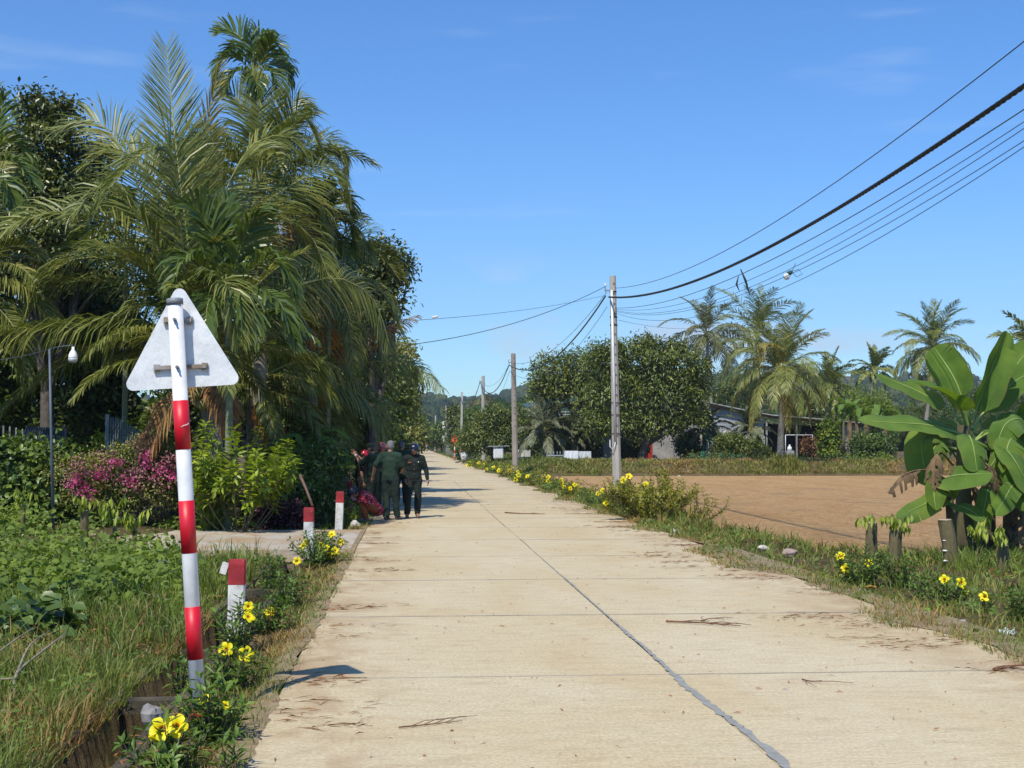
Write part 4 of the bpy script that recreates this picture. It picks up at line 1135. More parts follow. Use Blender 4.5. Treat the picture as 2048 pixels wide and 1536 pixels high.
# grass blades
def grass_mesh(name, label, xy, hmin, hmax, w, mats, lean=.5, zf=gz, dens=None, per=9, rad=.07, mfun=None, zoff=0.0):
    xy = np.asarray(xy, float); n = len(xy) * per
    c = np.repeat(xy, per, 0); a = rng.uniform(0, 6.283, n); r = rad * np.sqrt(rng.random(n)) * rng.uniform(.3, 1.6, n)
    b = c + np.stack([np.cos(a), np.sin(a)], -1) * r[:, None]
    z = zf(b[:, 0], b[:, 1]) + zoff
    ch = np.repeat(rng.uniform(.25, 1.0, len(xy)), per); h = (hmin + (hmax - hmin) * rng.random(n) ** 1.6) * ch
    aa = a + rng.normal(0, .8, n); ln = h * lean * rng.uniform(.3, 1.3, n)
    d = np.stack([np.cos(aa) * ln, np.sin(aa) * ln], -1); wv = w * (b[:, 1] / 9.0).clip(.8, 12) * rng.uniform(.6, 1.3, n); fa = rng.uniform(0, 6.283, n)
    s = np.stack([np.cos(fa) * wv / 2, np.sin(fa) * wv / 2, np.zeros(n)], -1)
    P0 = np.stack([b[:, 0], b[:, 1], z - .015], -1); P1 = P0 + np.stack([d[:, 0] * .35, d[:, 1] * .35, h * .6], -1); P2 = P0 + np.stack([d[:, 0], d[:, 1], h * rng.uniform(.75, 1, n)], -1)
    V = np.stack([P0 - s, P0 + s, P1 - s * .75, P1 + s * .75, P2], 1).reshape(-1, 3); k = np.arange(n)[:, None] * 5
    mi = np.zeros(n, int) if mfun is None else mfun(b)
    o = npmesh(name, V, [k + [0, 1, 3, 2], k + [2, 3, 4]], mats, None, (0, 0, 0), fmat=[mi, mi])
    return tag(o, label, 'grass', kind='stuff')
m_grass = leafmat('grass_green', [(0, (.055, .10, .018)), (.5, (.11, .165, .03)), (1, (.21, .24, .065))], .5, .25)
m_grassd = leafmat('grass_dry', [(0, (.15, .11, .05)), (.5, (.22, .17, .075)), (1, (.33, .26, .12))], .6, .2, .3)
m_grassb = leafmat('grass_brownish', [(0, (.13, .08, .035)), (1, (.22, .14, .06))], .6, .2, .3)
# ================================================================ LEFT SIDE OF THE ROAD
GP = 'palms crowding the left roadside garden'
# ---- the big coconut palm in front: every leaf placed
PY = 28.0
A0 = at(405, 742, PY); Ab = at(432, 1066, PY); Ab.z = 0.0
pa = empty('coconut_palm', Ab, 'largest coconut palm, its long fronds fanning out right behind the leaning sign', 'palm tree', GP)
trunk([Ab - Vector((0, 0, .2)), Ab.lerp(A0, .5) + Vector((.1, 0, 0)), A0 + Vector((0, 0, .1))], .19, .17, pa, m_palmbark, flare=1.3)
GRN, YEL, DED = [m_coco, m_rachis], [m_coco_y, m_rachis_y], [m_coco_dead, m_husk]
hero = [  # pixels along the rib, depth offsets, leaf options
 ([(402, 735, 0), (378, 500, -.2), (352, 290, -.2), (333, 92, .3)], dict(n=104, Lm=1.02, side=(1, .15, 0), droop=.04, vee=.12, a1=62, a0=34, w=.028), GRN),
 ([(398, 735, .3), (405, 450, .8), (414, 260, 1.2), (440, 128, 1.6)], dict(n=80, Lm=.7, side=(.6, .8, 0), droop=.15, vee=.2, a0=40, a1=70), YEL),
 ([(400, 735, -.3), (368, 520, -.8), (348, 320, -1.3), (306, 296, -1.7), (240, 348, -2.0), (186, 432, -2.1)], dict(n=88, Lm=.95, side=(.2, 1, .1), droop=.7, vee=.25, roll=.5), GRN),
 ([(395, 735, .1), (320, 510, .3), (255, 320, .5), (190, 240, .7), (108, 262, .9)], dict(n=86, Lm=.95, side=(.45, .5, .75), droop=.5, roll=.2, vee=.1), GRN),
 ([(398, 735, 0), (330, 520, -.6), (250, 400, -1), (190, 388, -1.2), (138, 436, -1.4)], dict(n=78, Lm=.85, droop=.8, roll=.5), GRN),
 ([(400, 735, -.2), (290, 540, -.4), (215, 450, -.6), (140, 428, -.8), (50, 440, -.9), (-30, 500, -1)], dict(n=90, Lm=.95, droop=.85, roll=.6), GRN),
 ([(398, 740, -.1), (330, 610, .1), (262, 540, .3), (185, 514, .5), (110, 540, .6), (48, 650, .6)], dict(n=86, Lm=1.0, droop=1.3, roll=.35), GRN),
 ([(402, 740, -.2), (330, 670, -.3), (240, 650, -.2), (130, 656, .0), (0, 672, .2), (-60, 720, .3)], dict(n=100, Lm=1.25, droop=2.0, roll=.1, side=(0, 1, 0), w=.038), GRN),
 ([(404, 745, -.1), (330, 706, .2), (215, 694, .6), (110, 740, 1.0), (-20, 840, 1.3)], dict(n=92, Lm=.8, droop=1.6, side=(0, 1, 0)), GRN),
 ([(404, 735, .4), (428, 470, .8), (468, 345, 1.2), (520, 278, 1.6), (590, 276, 2.0), (625, 310, 2.2)], dict(n=84, Lm=.9, side=(.3, .5, .8), droop=.35), GRN),
 ([(408, 738, .3), (440, 560, .8), (505, 432, 1.5), (596, 362, 2.2), (672, 335, 2.8), (702, 392, 3.0)], dict(n=92, Lm=.95, side=(-.35, .5, .8), droop=.4), GRN),
 ([(412, 742, .2), (500, 622, 1.0), (580, 577, 1.9), (676, 556, 2.9), (748, 600, 3.6), (778, 686, 3.9)], dict(n=96, Lm=.98, side=(-.2, .45, .85), droop=.75, roll=-.3), GRN),
 ([(405, 735, .3), (450, 500, .9), (540, 430, 1.4), (620, 470, 1.7), (660, 560, 1.8)], dict(n=80, Lm=.9, droop=.9, roll=.4), GRN),
 ([(400, 735, .5), (340, 480, 1.3), (250, 420, 1.9), (170, 470, 2.3), (120, 560, 2.4)], dict(n=80, Lm=.9, droop=1.0, roll=-.4), GRN),
 ([(405, 735, -.6), (420, 600, -1.6), (440, 560, -2.4), (462, 590, -2.9), (476, 680, -3)], dict(n=70, Lm=.8, droop=.9, roll=.3), GRN),
 ([(405, 738, -.2), (355, 640, -.3), (300, 610, -.3), (250, 640, -.2), (215, 740, -.2)], dict(n=74, Lm=.85, droop=1.4, roll=.3), GRN),
 ([(405, 750, -.4), (360, 790, -.9), (325, 840, -1.1), (300, 905, -1.2)], dict(n=46, Lm=.7, droop=1.5), DED),
 ([(410, 750, -.4), (440, 800, -.8), (455, 860, -.9)], dict(n=36, Lm=.6, droop=1.5), DED),
 ([(402, 735, .2), (350, 480, .2), (300, 350, .3), (232, 300, .4), (170, 330, .4)], dict(n=84, Lm=.9, side=(.3, .6, .6), droop=.5), GRN),
 ([(402, 735, .0), (300, 600, .3), (190, 560, .7), (80, 590, 1.1), (-10, 700, 1.3)], dict(n=88, Lm=1.0, droop=1.2, roll=.3), GRN),
 ([(404, 735, .2), (440, 520, .9), (480, 400, 1.5), (540, 340, 2.1), (600, 370, 2.6)], dict(n=84, Lm=.95, side=(-.1, .5, .8), droop=.5), GRN),
 ([(408, 740, .2), (480, 600, 1.2), (560, 520, 2.2), (650, 510, 3.1), (720, 570, 3.7)], dict(n=84, Lm=.95, side=(-.2, .5, .8), droop=.8), GRN),
 ([(400, 738, .4), (310, 560, .9), (230, 500, 1.3), (130, 510, 1.6), (50, 580, 1.7)], dict(n=84, Lm=1.0, droop=1.0, roll=.3), GRN),
 ([(408, 745, .3), (520, 700, .6), (600, 720, .8), (660, 800, .9)], dict(n=76, Lm=.85, droop=1.4, roll=.2), GRN),
]
for i, (pts, kw, mt) in enumerate(hero):
    kw = dict(kw); kw['n'] = int(kw['n'] * 1.5); kw['Lm'] *= 1.25; kw.setdefault('w', .036); kw.setdefault('jit', .045); kw['droop'] = kw['droop'] * .8
    if 'side' in kw: kw['side'] = np.array(kw['side'], float)
    frond([np.array(at(px, py, PY + dy)) for px, py, dy in pts], pa, mt, seed=i, rr=.035, **kw,
          label='dead brown frond hanging by the trunk' if mt is DED else ('young yellowish frond' if mt is YEL else None))
for k in range(7):
    q = k * .9; s = MB(); c = at(413, 797, PY) + Vector((math.cos(q) * .16, -.25 + math.sin(q) * .12, .1 * ((k * 37) % 5 - 2) * .7))
    s.ell(c, (.105, .105, .13), 12, 8); s.build('coconut', [m_nut], pa)

# ---- taller palms behind it
def fill_crown(root, c0, b, n, L, det, hi, lo):
    if n < 1: return
    vs = variants('coco', L, GRN, det); a = random.uniform(0, 6.28)
    for i in range(n):
        e = hi + (lo - hi) * (i + .5) / n; a += 2.4; e_, me = random.choice(sorted(vs, key=lambda q: abs(q[0] - e))[:2])
        o = place('frond', me, root, c0); o.location = c0 - b; f = random.uniform(.8, 1.05); o.scale = (f, f * random.choice((-1, 1)), f); o.rotation_euler = (random.uniform(-.2, .2), R(e_ - e) * .6, a)
fill_crown(pa, A0, Ab, 16, 3.5, 84, 82, 22)
def hero_palm(label, c, ybase, fr, r=(.16, .13), name='coconut_palm', extra=(), mats=GRN, tm=None, lean=0, fill=(10, 3.0)):
    c0 = at(*c); b = Vector((c0.x + lean, ybase, 0)); root = empty(name, b, label, 'palm tree', GP)
    trunk([b - Vector((0, 0, .2)), b.lerp(c0, .5), c0], r[0], r[1], root, tm or m_palmbark)
    for i, (pts, kw, mt) in enumerate(fr):
        kw = dict(kw); kw['side'] = np.array(kw['side'], float) if 'side' in kw else None
        P = [np.array(c0)] + [np.array(at(px, py, c[2] + dy)) for px, py, dy in pts]
        frond(P, root, mt, seed=i + abs(int(c[0])), **kw)
    fill_crown(root, c0, b, *fill, 66, 70, -20)
    return root, c0
K = lambda **k: dict(dict(n=100, Lm=.9, droop=.55, w=.032), **k)
hero_palm('tall coconut palm directly under the highest feathery areca crown', (522, 372, 32.5), 32.8, fill=(14, 3.0), fr=[
 ([(500, 260, 0), (478, 200, .2), (440, 175, .4)], K(side=(.6, .3, .7), droop=.4), GRN),
 ([(530, 270, 0), (520, 200, .1), (500, 150, .2)], K(side=(1, .2, 0), droop=.2), GRN),
 ([(560, 270, .2), (590, 200, .4), (622, 215, .5)], K(side=(.6, .3, .7)), GRN),
 ([(585, 230, -.2), (612, 240, -.4), (640, 300, -.5)], K(roll=.4), GRN),
 ([(600, 300, .2), (650, 278, .3), (690, 300, .4), (698, 350, .5)], K(side=(-.3, .4, .8)), GRN),
 ([(600, 330, -.4), (660, 330, -.7), (690, 400, -.8)], K(roll=.3), GRN),
 ([(580, 380, -.5), (630, 400, -.9), (655, 470, -1)], K(roll=.2, droop=1.0), GRN),
 ([(470, 320, -.5), (430, 320, -.9), (400, 380, -1)], K(roll=.2), GRN),
 ([(545, 420, -.9), (560, 480, -1.3), (570, 560, -1.3)], K(droop=1.2), DED),
 ([(495, 420, -.7), (480, 480, -.9), (470, 540, -.9)], K(droop=1.2), YEL),
 ([(560, 400, -.2), (600, 430, -.3), (605, 500, -.3)], K(droop=1.3), DED),
 ([(470, 290, .8), (420, 260, 1.2), (380, 300, 1.4)], K(), GRN),
 ([(620, 420, .5), (690, 440, .7), (710, 500, .8)], K(droop=1.0), GRN)])
hero_palm('coconut palm whose crown leans out above the roadside', (622, 545, 35), 35.5, fill=(9, 2.3), fr=[
 ([(640, 450, 0), (665, 385, .1), (700, 400, .2)], K(side=(-.3, .4, .8)), GRN),
 ([(680, 490, -.3), (720, 470, -.5), (755, 520, -.6)], K(side=(-.3, .4, .8), droop=.6), GRN),
 ([(680, 520, .3), (750, 500, .5), (800, 560, .6)], K(roll=.3), GRN),
 ([(700, 560, -.5), (760, 580, -.8), (800, 660, -.9)], K(droop=.9, roll=.2), GRN),
 ([(690, 590, -.2), (745, 640, -.4), (765, 720, -.5)], K(droop=1.1), GRN),
 ([(670, 600, -.8), (700, 660, -1.2), (705, 750, -1.3)], K(droop=1.1), GRN),
 ([(600, 470, -.3), (570, 440, -.5), (530, 470, -.7)], K(), GRN),
 ([(560, 560, -.6), (510, 600, -1), (480, 690, -1.1)], K(droop=1.1), GRN),
 ([(590, 620, -.9), (560, 690, -1.2), (550, 780, -1.3)], K(droop=1.2), GRN),
 ([(640, 640, -.7), (650, 720, -.9), (650, 800, -.9)], K(droop=1.2, n=50), [m_orange, m_rachis_y]),
 ([(610, 450, .5), (600, 390, .8), (560, 370, 1)], K(), GRN),
 ([(650, 470, 1), (690, 430, 1.3), (730, 440, 1.4)], K(), GRN)])
hero_palm('coconut palm with the lowest fronds, reaching out over the road towards the hills', (622, 745, 36.5), 36.5, fill=(8, 2.4), fr=[
 ([(690, 735, -.2), (760, 722, -.3), (830, 732, -.4), (888, 778, -.5)], K(n=84, Lm=.85, droop=.8, side=(-.2, .5, .8)), GRN),
 ([(690, 765, -.5), (740, 790, -.8), (772, 868, -.9)], K(n=76, Lm=.9, droop=1.0), GRN),
 ([(680, 800, -.8), (740, 805, -1.2), (800, 815, -1.4)], K(n=70, droop=.9), GRN),
 ([(700, 690, 0), (770, 660, .1), (835, 632, .2)], K(n=60, Lm=.55, droop=.7, side=(-.3, .5, .8)), DED),
 ([(700, 660, -.8), (750, 660, -1.1), (790, 720, -1.2)], K(droop=1.0), GRN),
 ([(560, 700, -.6), (500, 720, -1), (470, 800, -1.1)], K(droop=1.1), GRN),
 ([(590, 800, -.9), (550, 850, -1.2), (530, 910, -1.2)], K(droop=1.2), GRN),
 ([(640, 660, .5), (660, 590, .8), (720, 570, 1)], K(), GRN),
 ([(650, 820, -.7), (680, 860, -.9), (690, 920, -.9)], K(droop=1.2), GRN),
 ([(770, 690, -.2), (785, 730, -.3)], K(n=30, Lm=.5, droop=1.3), [m_orange, m_rachis_y])])
hero_palm('young coconut palm whose drooping skirt of fronds hangs behind the group of people', (505, 775, 33.2), 33.4, fill=(10, 2.2), fr=[
 ([(590, 752, .2), (690, 772, .6), (745, 815, .9), (772, 872, 1.0)], K(n=110, Lm=1.2, droop=1.3, side=(0, 1, .1)), GRN),
 ([(560, 735, .1), (640, 720, .3), (715, 760, .5)], K(Lm=1.1, droop=1.0, side=(-.2, .5, .8)), GRN),
 ([(560, 790, -.3), (620, 830, -.5), (650, 900, -.6)], K(Lm=1.0, droop=1.3), GRN),
 ([(450, 745, -.3), (390, 765, -.5), (340, 840, -.6)], K(Lm=1.1, droop=1.4), GRN),
 ([(530, 830, -.5), (545, 880, -.7), (548, 940, -.7)], K(n=70, Lm=.8, droop=1.4), [m_orange, m_rachis_y]),
 ([(470, 800, -.5), (430, 840, -.7), (410, 910, -.8)], K(Lm=1.0, droop=1.4), GRN),
 ([(540, 700, .4), (580, 650, .7), (640, 660, .9)], K(Lm=1.0), GRN),
 ([(600, 770, .6), (670, 800, 1.0), (710, 870, 1.2)], K(Lm=1.1, droop=1.3), GRN),
 ([(575, 800, .1), (630, 850, .3), (640, 920, .4)], K(n=60, Lm=.8, droop=1.4), DED)])
hero_palm('coconut palm at the far left edge of the garden, half out of view', (-60, 560, 29.5), 29.8, [
 ([(-40, 420, 0), (10, 330, .1), (60, 330, .2)], K(side=(-.3, .4, .8)), GRN),
 ([(0, 500, -.3), (60, 500, -.4), (120, 560, -.5)], K(roll=.3), GRN),
 ([(-10, 560, -.5), (60, 580, -.8), (110, 660, -.9)], K(droop=1.0), GRN),
 ([(-20, 600, -.8), (30, 660, -1.1), (50, 760, -1.2)], K(droop=1.2), GRN),
 ([(-50, 430, .4), (-30, 300, .6), (-10, 180, .7)], K(side=(1, .2, 0), droop=.3), GRN)])

# ---- areca palms
AR = [m_areca, m_rachis]
def areca(label, c, ybase, fr, r=(.07, .055), det=26, **kw0):
    c0 = at(*c); b = Vector((c0.x, ybase, 0)); root = empty('areca_palm', b, label, 'palm tree', GP)
    trunk([b - Vector((0, 0, .2)), b.lerp(c0, .5) + Vector((.05, 0, 0)), c0], r[0], r[1], root, m_greenbark)
    s = MB(); s.tube([c0 - Vector((0, 0, .7)), c0 - Vector((0, 0, .3)), c0 + Vector((0, 0, .15))], [r[1] * 1.05, r[1] * 1.5, r[1] * .8], 10); s.build('crownshaft', [m_greenbark], root)
    for i, (pts, kw) in enumerate(fr):
        k2 = dict(dict(n=int(det * 1.35), Lm=.58, w=.06, droop=.55, tipw=.5, vee=.35, s0=.22, a0=32, a1=66, jit=.14, rr=.018), **kw0); k2.update(kw)
        if 'side' in k2: k2['side'] = np.array(k2['side'], float)
        frond([np.array(c0)] + [np.array(at(px, py, c[2] + dy)) for px, py, dy in pts], root, AR, seed=i + abs(int(c[1])), **k2)
    return root, c0
ar, ac = areca('highest palm of all, a slim areca standing clear above the coconut palms', (508, 150, 33.5), 33.5, [
 ([(495, 95, 0), (465, 62, .1), (432, 66, .2)], dict(side=(.5, .3, .8), droop=.25)),
 ([(512, 100, .1), (520, 72, .2), (545, 62, .3)], dict(side=(.5, .3, .8))),
 ([(530, 110, -.2), (548, 85, -.4), (560, 100, -.5)], dict()),
 ([(545, 125, .1), (575, 120, .2), (590, 165, .3)], dict(droop=.6, side=(-.3, .5, .8))),
 ([(530, 140, -.4), (548, 150, -.6), (556, 190, -.7)], dict(droop=.8)),
 ([(480, 120, -.2), (450, 115, -.3), (434, 150, -.4)], dict(droop=.7)),
 ([(485, 140, -.5), (462, 150, -.7), (452, 180, -.8)], dict(droop=.9)),
 ([(508, 150, -.5), (512, 160, -.8), (515, 190, -.9)], dict(droop=.9)),
 ([(490, 110, .5), (470, 95, .8), (455, 110, 1)], dict()),
 ([(525, 120, .6), (545, 115, .9), (565, 135, 1.1)], dict())], r=(.085, .07))
s = MB(); s.tube([ac, ac + Vector((0, 0, .6)), at(505, 32, 33.5)], [.03, .018, .004], 6); s.build('spear_leaf', [m_areca], ar)
areca('young areca palm with broad dark leaflets just right of the sign top', (455, 600, 26.4), 26.4, [
 ([(425, 480, -.1), (395, 420, -.2), (362, 412, -.3)], dict(side=(.6, .3, .7), droop=.3, Lm=.72, w=.07)),
 ([(448, 480, 0), (448, 420, .1), (456, 392, .2)], dict(side=(1, .1, 0), droop=.2, Lm=.6, w=.075)),
 ([(480, 500, -.2), (505, 440, -.3), (530, 412, -.4)], dict(side=(.7, .3, .6), droop=.3, Lm=.7, w=.07)),
 ([(500, 540, -.4), (550, 520, -.6), (590, 590, -.7)], dict(droop=.8, Lm=.72, w=.065)),
 ([(510, 580, -.6), (560, 610, -.9), (590, 690, -1)], dict(droop=1.0, Lm=.72, w=.065)),
 ([(400, 530, -.5), (370, 520, -.8), (340, 580, -.9)], dict(droop=.9, Lm=.72, w=.065)),
 ([(470, 580, -.8), (490, 600, -1.1), (500, 680, -1.2)], dict(droop=1.0, Lm=.72, w=.065)),
 ([(430, 590, -.7), (415, 610, -1), (410, 690, -1.1)], dict(droop=1.0, Lm=.7, w=.065)),
 ([(500, 640, -.3), (560, 640, -.4), (625, 680, -.5)], dict(droop=.9, Lm=.72, w=.065))], r=(.07, .065), det=30)
areca('areca palm tucked between the coconut crowns on the right of the clump', (655, 440, 33.8), 33.8, [
 ([(665, 400, 0), (690, 395, .1), (704, 430, .2)], dict(droop=.6)), ([(680, 440, -.2), (702, 450, -.3), (708, 490, -.4)], dict(droop=.8)),
 ([(640, 400, 0), (620, 390, .1), (600, 410, .1)], dict()), ([(650, 400, -.3), (650, 375, -.4), (660, 360, -.5)], dict(side=(1, 0, 0))),
 ([(640, 460, -.4), (625, 480, -.6), (620, 520, -.7)], dict(droop=.9)), ([(670, 470, -.4), (690, 500, -.6), (700, 540, -.7)], dict(droop=.9))])
areca('areca palm at the far left edge, below the feathered fronds', (-25, 330, 28.6), 28.6, [
 ([(0, 290, 0), (35, 290, .1), (62, 340, .2)], dict(droop=.6, Lm=.6)), ([(10, 320, -.3), (40, 330, -.4), (66, 370, -.5)], dict(droop=.7)),
 ([(-10, 280, .2), (0, 230, .3), (8, 190, .3)], dict(side=(1, .1, 0), droop=.3)), ([(-5, 350, -.5), (15, 370, -.7), (25, 420, -.8)], dict(droop=.9)),
 ([(-40, 290, 0), (-60, 280, 0), (-80, 320, 0)], dict())])
areca('small areca palm crowded low among the coconut trunks on the left', (250, 480, 31.5), 31.5, [
 ([(265, 440, 0), (290, 420, .1), (320, 440, .2)], dict(droop=.6)), ([(235, 430, 0), (215, 410, .1), (190, 430, .2)], dict(droop=.6)),
 ([(250, 430, -.3), (250, 400, -.4), (262, 380, -.5)], dict(side=(1, 0, 0))), ([(225, 470, -.4), (200, 480, -.6), (185, 520, -.7)], dict(droop=.9)), ([(275, 480, -.4), (300, 500, -.6), (310, 550, -.7)], dict(droop=.9))])

# ---- broadleaf trees behind the palms
def pb(px, py, y, rx, rz, k, ry=None):
    c = at(px, py, y); s = y / FPX; return (tuple(c), (rx * s, (ry or rx) * s, rz * s), k)
GT = 'dark broadleaf trees behind the garden'
tree('jackfruit_tree', 'upright glossy jackfruit tree with two leafy spires at the top left', 'tree', (at(90, 900, 36).x, 36, 0),
     [pb(58, 235, 36, 26, 48, 90), pb(122, 240, 36, 34, 44, 110), pb(90, 300, 36, 70, 50, 260), pb(60, 390, 36, 90, 60, 380), pb(150, 400, 36, 80, 60, 300), pb(60, 490, 35, 110, 60, 340), pb(10, 330, 37, 40, 50, 130), pb(190, 330, 37, 40, 40, 120),
      pb(180, 520, 36, 90, 60, 240)], .17, .085, m_jack, .22, GT)
tree('broadleaf_tree', 'round dark tree poking out beyond the palms towards the road', 'tree', (at(740, 900, 44).x, 44, 0),
     [pb(770, 530, 44, 34, 36, 120), pb(800, 540, 44, 22, 26, 60), pb(745, 580, 44, 46, 50, 160), pb(770, 600, 44, 36, 36, 90), pb(720, 520, 44, 36, 30, 100), pb(720, 650, 44, 70, 60, 200)], .2, .095, m_jack, .2, GT)
for i, (x0, x1, y0, y1, y, lab, nb) in enumerate([
    (-160, 110, 420, 900, 38, 'dark tree filling the far left corner behind the fence', 11), (60, 330, 480, 930, 39, 'dark leafy tree behind the hanging lamp', 11),
    (300, 520, 300, 930, 37, 'dark tree rising behind the largest coconut palm', 13), (470, 680, 420, 950, 40, 'dark tree behind the leaning coconut crowns', 13),
    (600, 760, 600, 960, 46, 'dark tree behind the lowest coconut fronds', 9)]):
    a, b = at(x0, y1, y), at(x1, y0, y)
    tree('broadleaf_tree', lab, 'tree', ((a.x + b.x) / 2, y, 0), autoblobs(a.x, b.x, max(.2, a.z), b.z, y, 1.3, nb, 210), .22, .11, m_dark, .16, GT)
# trees lining the left side of the road further on
GL = 'trees lining the left side of the road'
for i, (x0, x1, y0, y1, y, lab, mt) in enumerate([
    (660, 800, 690, 960, 56, 'first dark roadside tree beyond the group of people', m_dark), (715, 822, 740, 950, 72, 'second roadside tree, hanging dark over the road edge', m_dark),
    (750, 842, 690, 900, 86, 'pale flowering tree just above the lowest palm frond', m_pale), (752, 838, 770, 930, 92, 'third roadside tree, with leaves close to the ground', m_dark),
    (770, 838, 800, 920, 125, 'fourth roadside tree, in shade behind the standing men', m_mango), (786, 843, 826, 912, 170, 'fifth roadside tree, small with distance', m_dark),
    (800, 846, 838, 905, 230, 'sixth roadside tree beside the vanishing road', m_mango), (812, 848, 846, 900, 320, 'farthest roadside tree on the left of the vanishing road', m_dark)]):
    a, b = at(x0, y1, y), at(x1, y0, y)
    k = 150 if y < 100 else 90
    tree('roadside_tree', lab, 'tree', ((a.x + b.x) / 2, y, 0), autoblobs(a.x, b.x, max(.3, a.z), b.z, y, 2.0, 8, k, rs=.36), .003 * y + .06, .0016 * y + .03, mt, .15, GL, per=8)

# ---- fence, gate, corrugated sheet, lamp
m_steel = mat('grey_painted_steel', (.19, .22, .235), (.14, .16, .17), 4, .5)
m_steeld = mat('dark_painted_steel', (.09, .12, .15), (.06, .08, .1), 4, .5)
m_corr = mat('corrugated_sheet', (.17, .20, .23), (.10, .12, .14), 2, .5, .2, 20)
fy = 30.0
def picket(name, c, h, w, m_, parent, tip=True):
    s = MB(); s.box((c.x, c.y, c.z + h / 2), (w, w * .6, h), mi=0)
    if tip: s.box((c.x, c.y, c.z + h + w * .5), (w, w * .6, w), taper=.15)
    return s.build(name, [m_], parent)
f0 = at(-60, 1050, fy); f1 = at(118, 1050, fy); zt = at(0, 858, fy).z
fr = empty('fence', (f1.x, fy, 0), 'grey picket fence at the left, its lower half hidden by the dark hedge', 'fence')
n_p = 15
for k in range(n_p):
    x = f0.x + (f1.x - f0.x) * k / (n_p - 1); zz = at(0, 850 + max(0, k - 4) * 2.6, fy).z
    picket('picket', Vector((x, fy, .05)), zz - .05, .035, m_steel, fr)
for zr in (at(0, 896, fy).z, .35):
    s = MB(); s.box(((f0.x + f1.x) / 2, fy - .03, zr), (f1.x - f0.x + .1, .03, .09)); s.build('rail', [m_steel], fr)
gyy = 29.0
g0, g1 = at(212, 1050, gyy), at(292, 1050, gyy)
gt = empty('gate', ((g0.x + g1.x) / 2, gyy, 0), 'tall grey gate leaf whose bars step down to the right behind the pink bush', 'gate')
s = MB(); s.box((g0.x, gyy, at(0, 828, gyy).z / 2), (.075, .075, at(0, 828, gyy).z)); s.build('gate_post', [m_steel], gt)
s = MB(); s.box((at(298, 900, gyy).x, gyy, .45), (.09, .09, .9)); s.build('gate_post', [m_steeld], gt)
for k in range(15):
    px = 222 + k * 4.85; top_ = at(px, 834 + 1.2 * max(0, k - 2) + .14 * k * k * .9, gyy)
    s = MB(); s.tube([(top_.x, gyy, .1), (top_.x, gyy, top_.z)], [.017] * 2, 5); s.build('bar', [m_steel], gt)
for zr in (at(0, 1008, gyy).z, at(0, 905, gyy).z):
    s = MB(); s.box(((g0.x + g1.x) / 2, gyy + .03, zr), (g1.x - g0.x, .03, .05)); s.build('rail', [m_steel], gt)
# corrugated sheet leaning behind the fence
cy = 31.5; s = MB()
a, b = at(28, 898, cy), at(130, 903, cy); c, d = at(46, 851, cy), at(128, 857, cy)
nn = 34; V, F = [], []
for i in range(nn * 2 + 1):
    t = i / (nn * 2); dy = .035 * math.cos(i * math.pi / 1.0 * .5)
    lo_, hi_ = a.lerp(b, t), c.lerp(d, t); V += [lo_ + Vector((0, dy, -.2)), hi_ + Vector((0, dy + .25, 0))]
    if i: F.append((2 * i - 2, 2 * i, 2 * i + 1, 2 * i - 1))
s.add(V, F); o = s.build('corrugated_sheet', [m_corr]); tag(o, 'blue grey corrugated sheet leaning behind the picket fence', 'sheet')
md = o.modifiers.new('thickness', 'SOLIDIFY'); md.thickness = .006
# lamp: bulb on a thin bent pole
ly = 25.2
lt = at(99, 698, ly); lb = at(107, 1040, ly); lb.z = .05
lp = empty('garden_lamp', lb, 'white bulb hanging from a thin bent pole among the fronds', 'lamp')
s = MB(); s.tube([lb, lt], [.03, .022], 8); s.build('pole', [m_steeld], lp)
s = MB(); s.tube([lt, at(120, 693, ly), at(146, 690, ly), at(147, 696, ly)], [.008] * 4, 5); s.build('arm', [m_steeld], lp)
wire(span(lt, at(-40, 722, ly), .05), .007, 'thin wire running from the lamp pole to the left')
m_bulb = mat('milky_bulb', (.80, .80, .80), (.72, .73, .73), 3, .3, .02); m_bulbg = mat('bulb_collar', (.55, .57, .58), None, 4, .4)
c = at(146, 714, ly); u_ = ly / FPX
s = MB(); s.tube([c + Vector((0, 0, q * u_)) for q in (20, 14, 10, 4, 0, -2)], [q * u_ for q in (2.5, 3, 6, 8.5, 9, 9)], 14); s.build('bulb_body', [m_bulb], lp)
s = MB(); s.tube([c + Vector((0, 0, q * u_)) for q in (-2, -7, -11)], [q * u_ for q in (9.2, 9, 6)], 14); s.build('diffuser', [m_bulbg], lp)

# ---- garden shrubs
yb = 27.5
cb = at(250, 1010, yb)
bb = [pb(130, 960, yb, 46, 42, 190), pb(200, 950, yb, 60, 44, 260), pb(270, 935, yb, 60, 44, 260), pb(335, 930, yb, 56, 46, 260), pb(300, 990, yb, 90, 34, 300), pb(190, 1000, yb, 80, 28, 240), pb(150, 1010, yb, 44, 24, 110), pb(375, 970, yb, 36, 40, 130), pb(300, 905, yb, 46, 22, 110)]
bg = tree('bougainvillea', 'wide bougainvillea bush covered in pink bracts behind the sign post', 'bush', (cb.x + .3, yb, .05), bb, .065, .04, m_bougl, .08, None, per=9, spread=.6, fork=.5)
sp = []
for k in range(20):
    ang = random.uniform(0, 6.28); px = 245 + 150 * math.cos(ang) * random.random() ** .5; py = 955 + 62 * math.sin(ang) * random.random() ** .5 - 18
    sp.append(pb(px, py, yb - .55 - random.random() * .35, 17, 12, 11))
V, F = crown_leaves(sp, .05, .045, 8, .55, .1); o = npmesh('blossoms', V, [F], [m_bract], bg); o['kind'] = 'stuff'
sp = [pb(x, y, yb - .9, 9, 13, 9) for x, y in ((232, 927), (203, 952), (322, 945), (350, 955), (262, 960), (170, 985), (292, 925), (152, 970))]
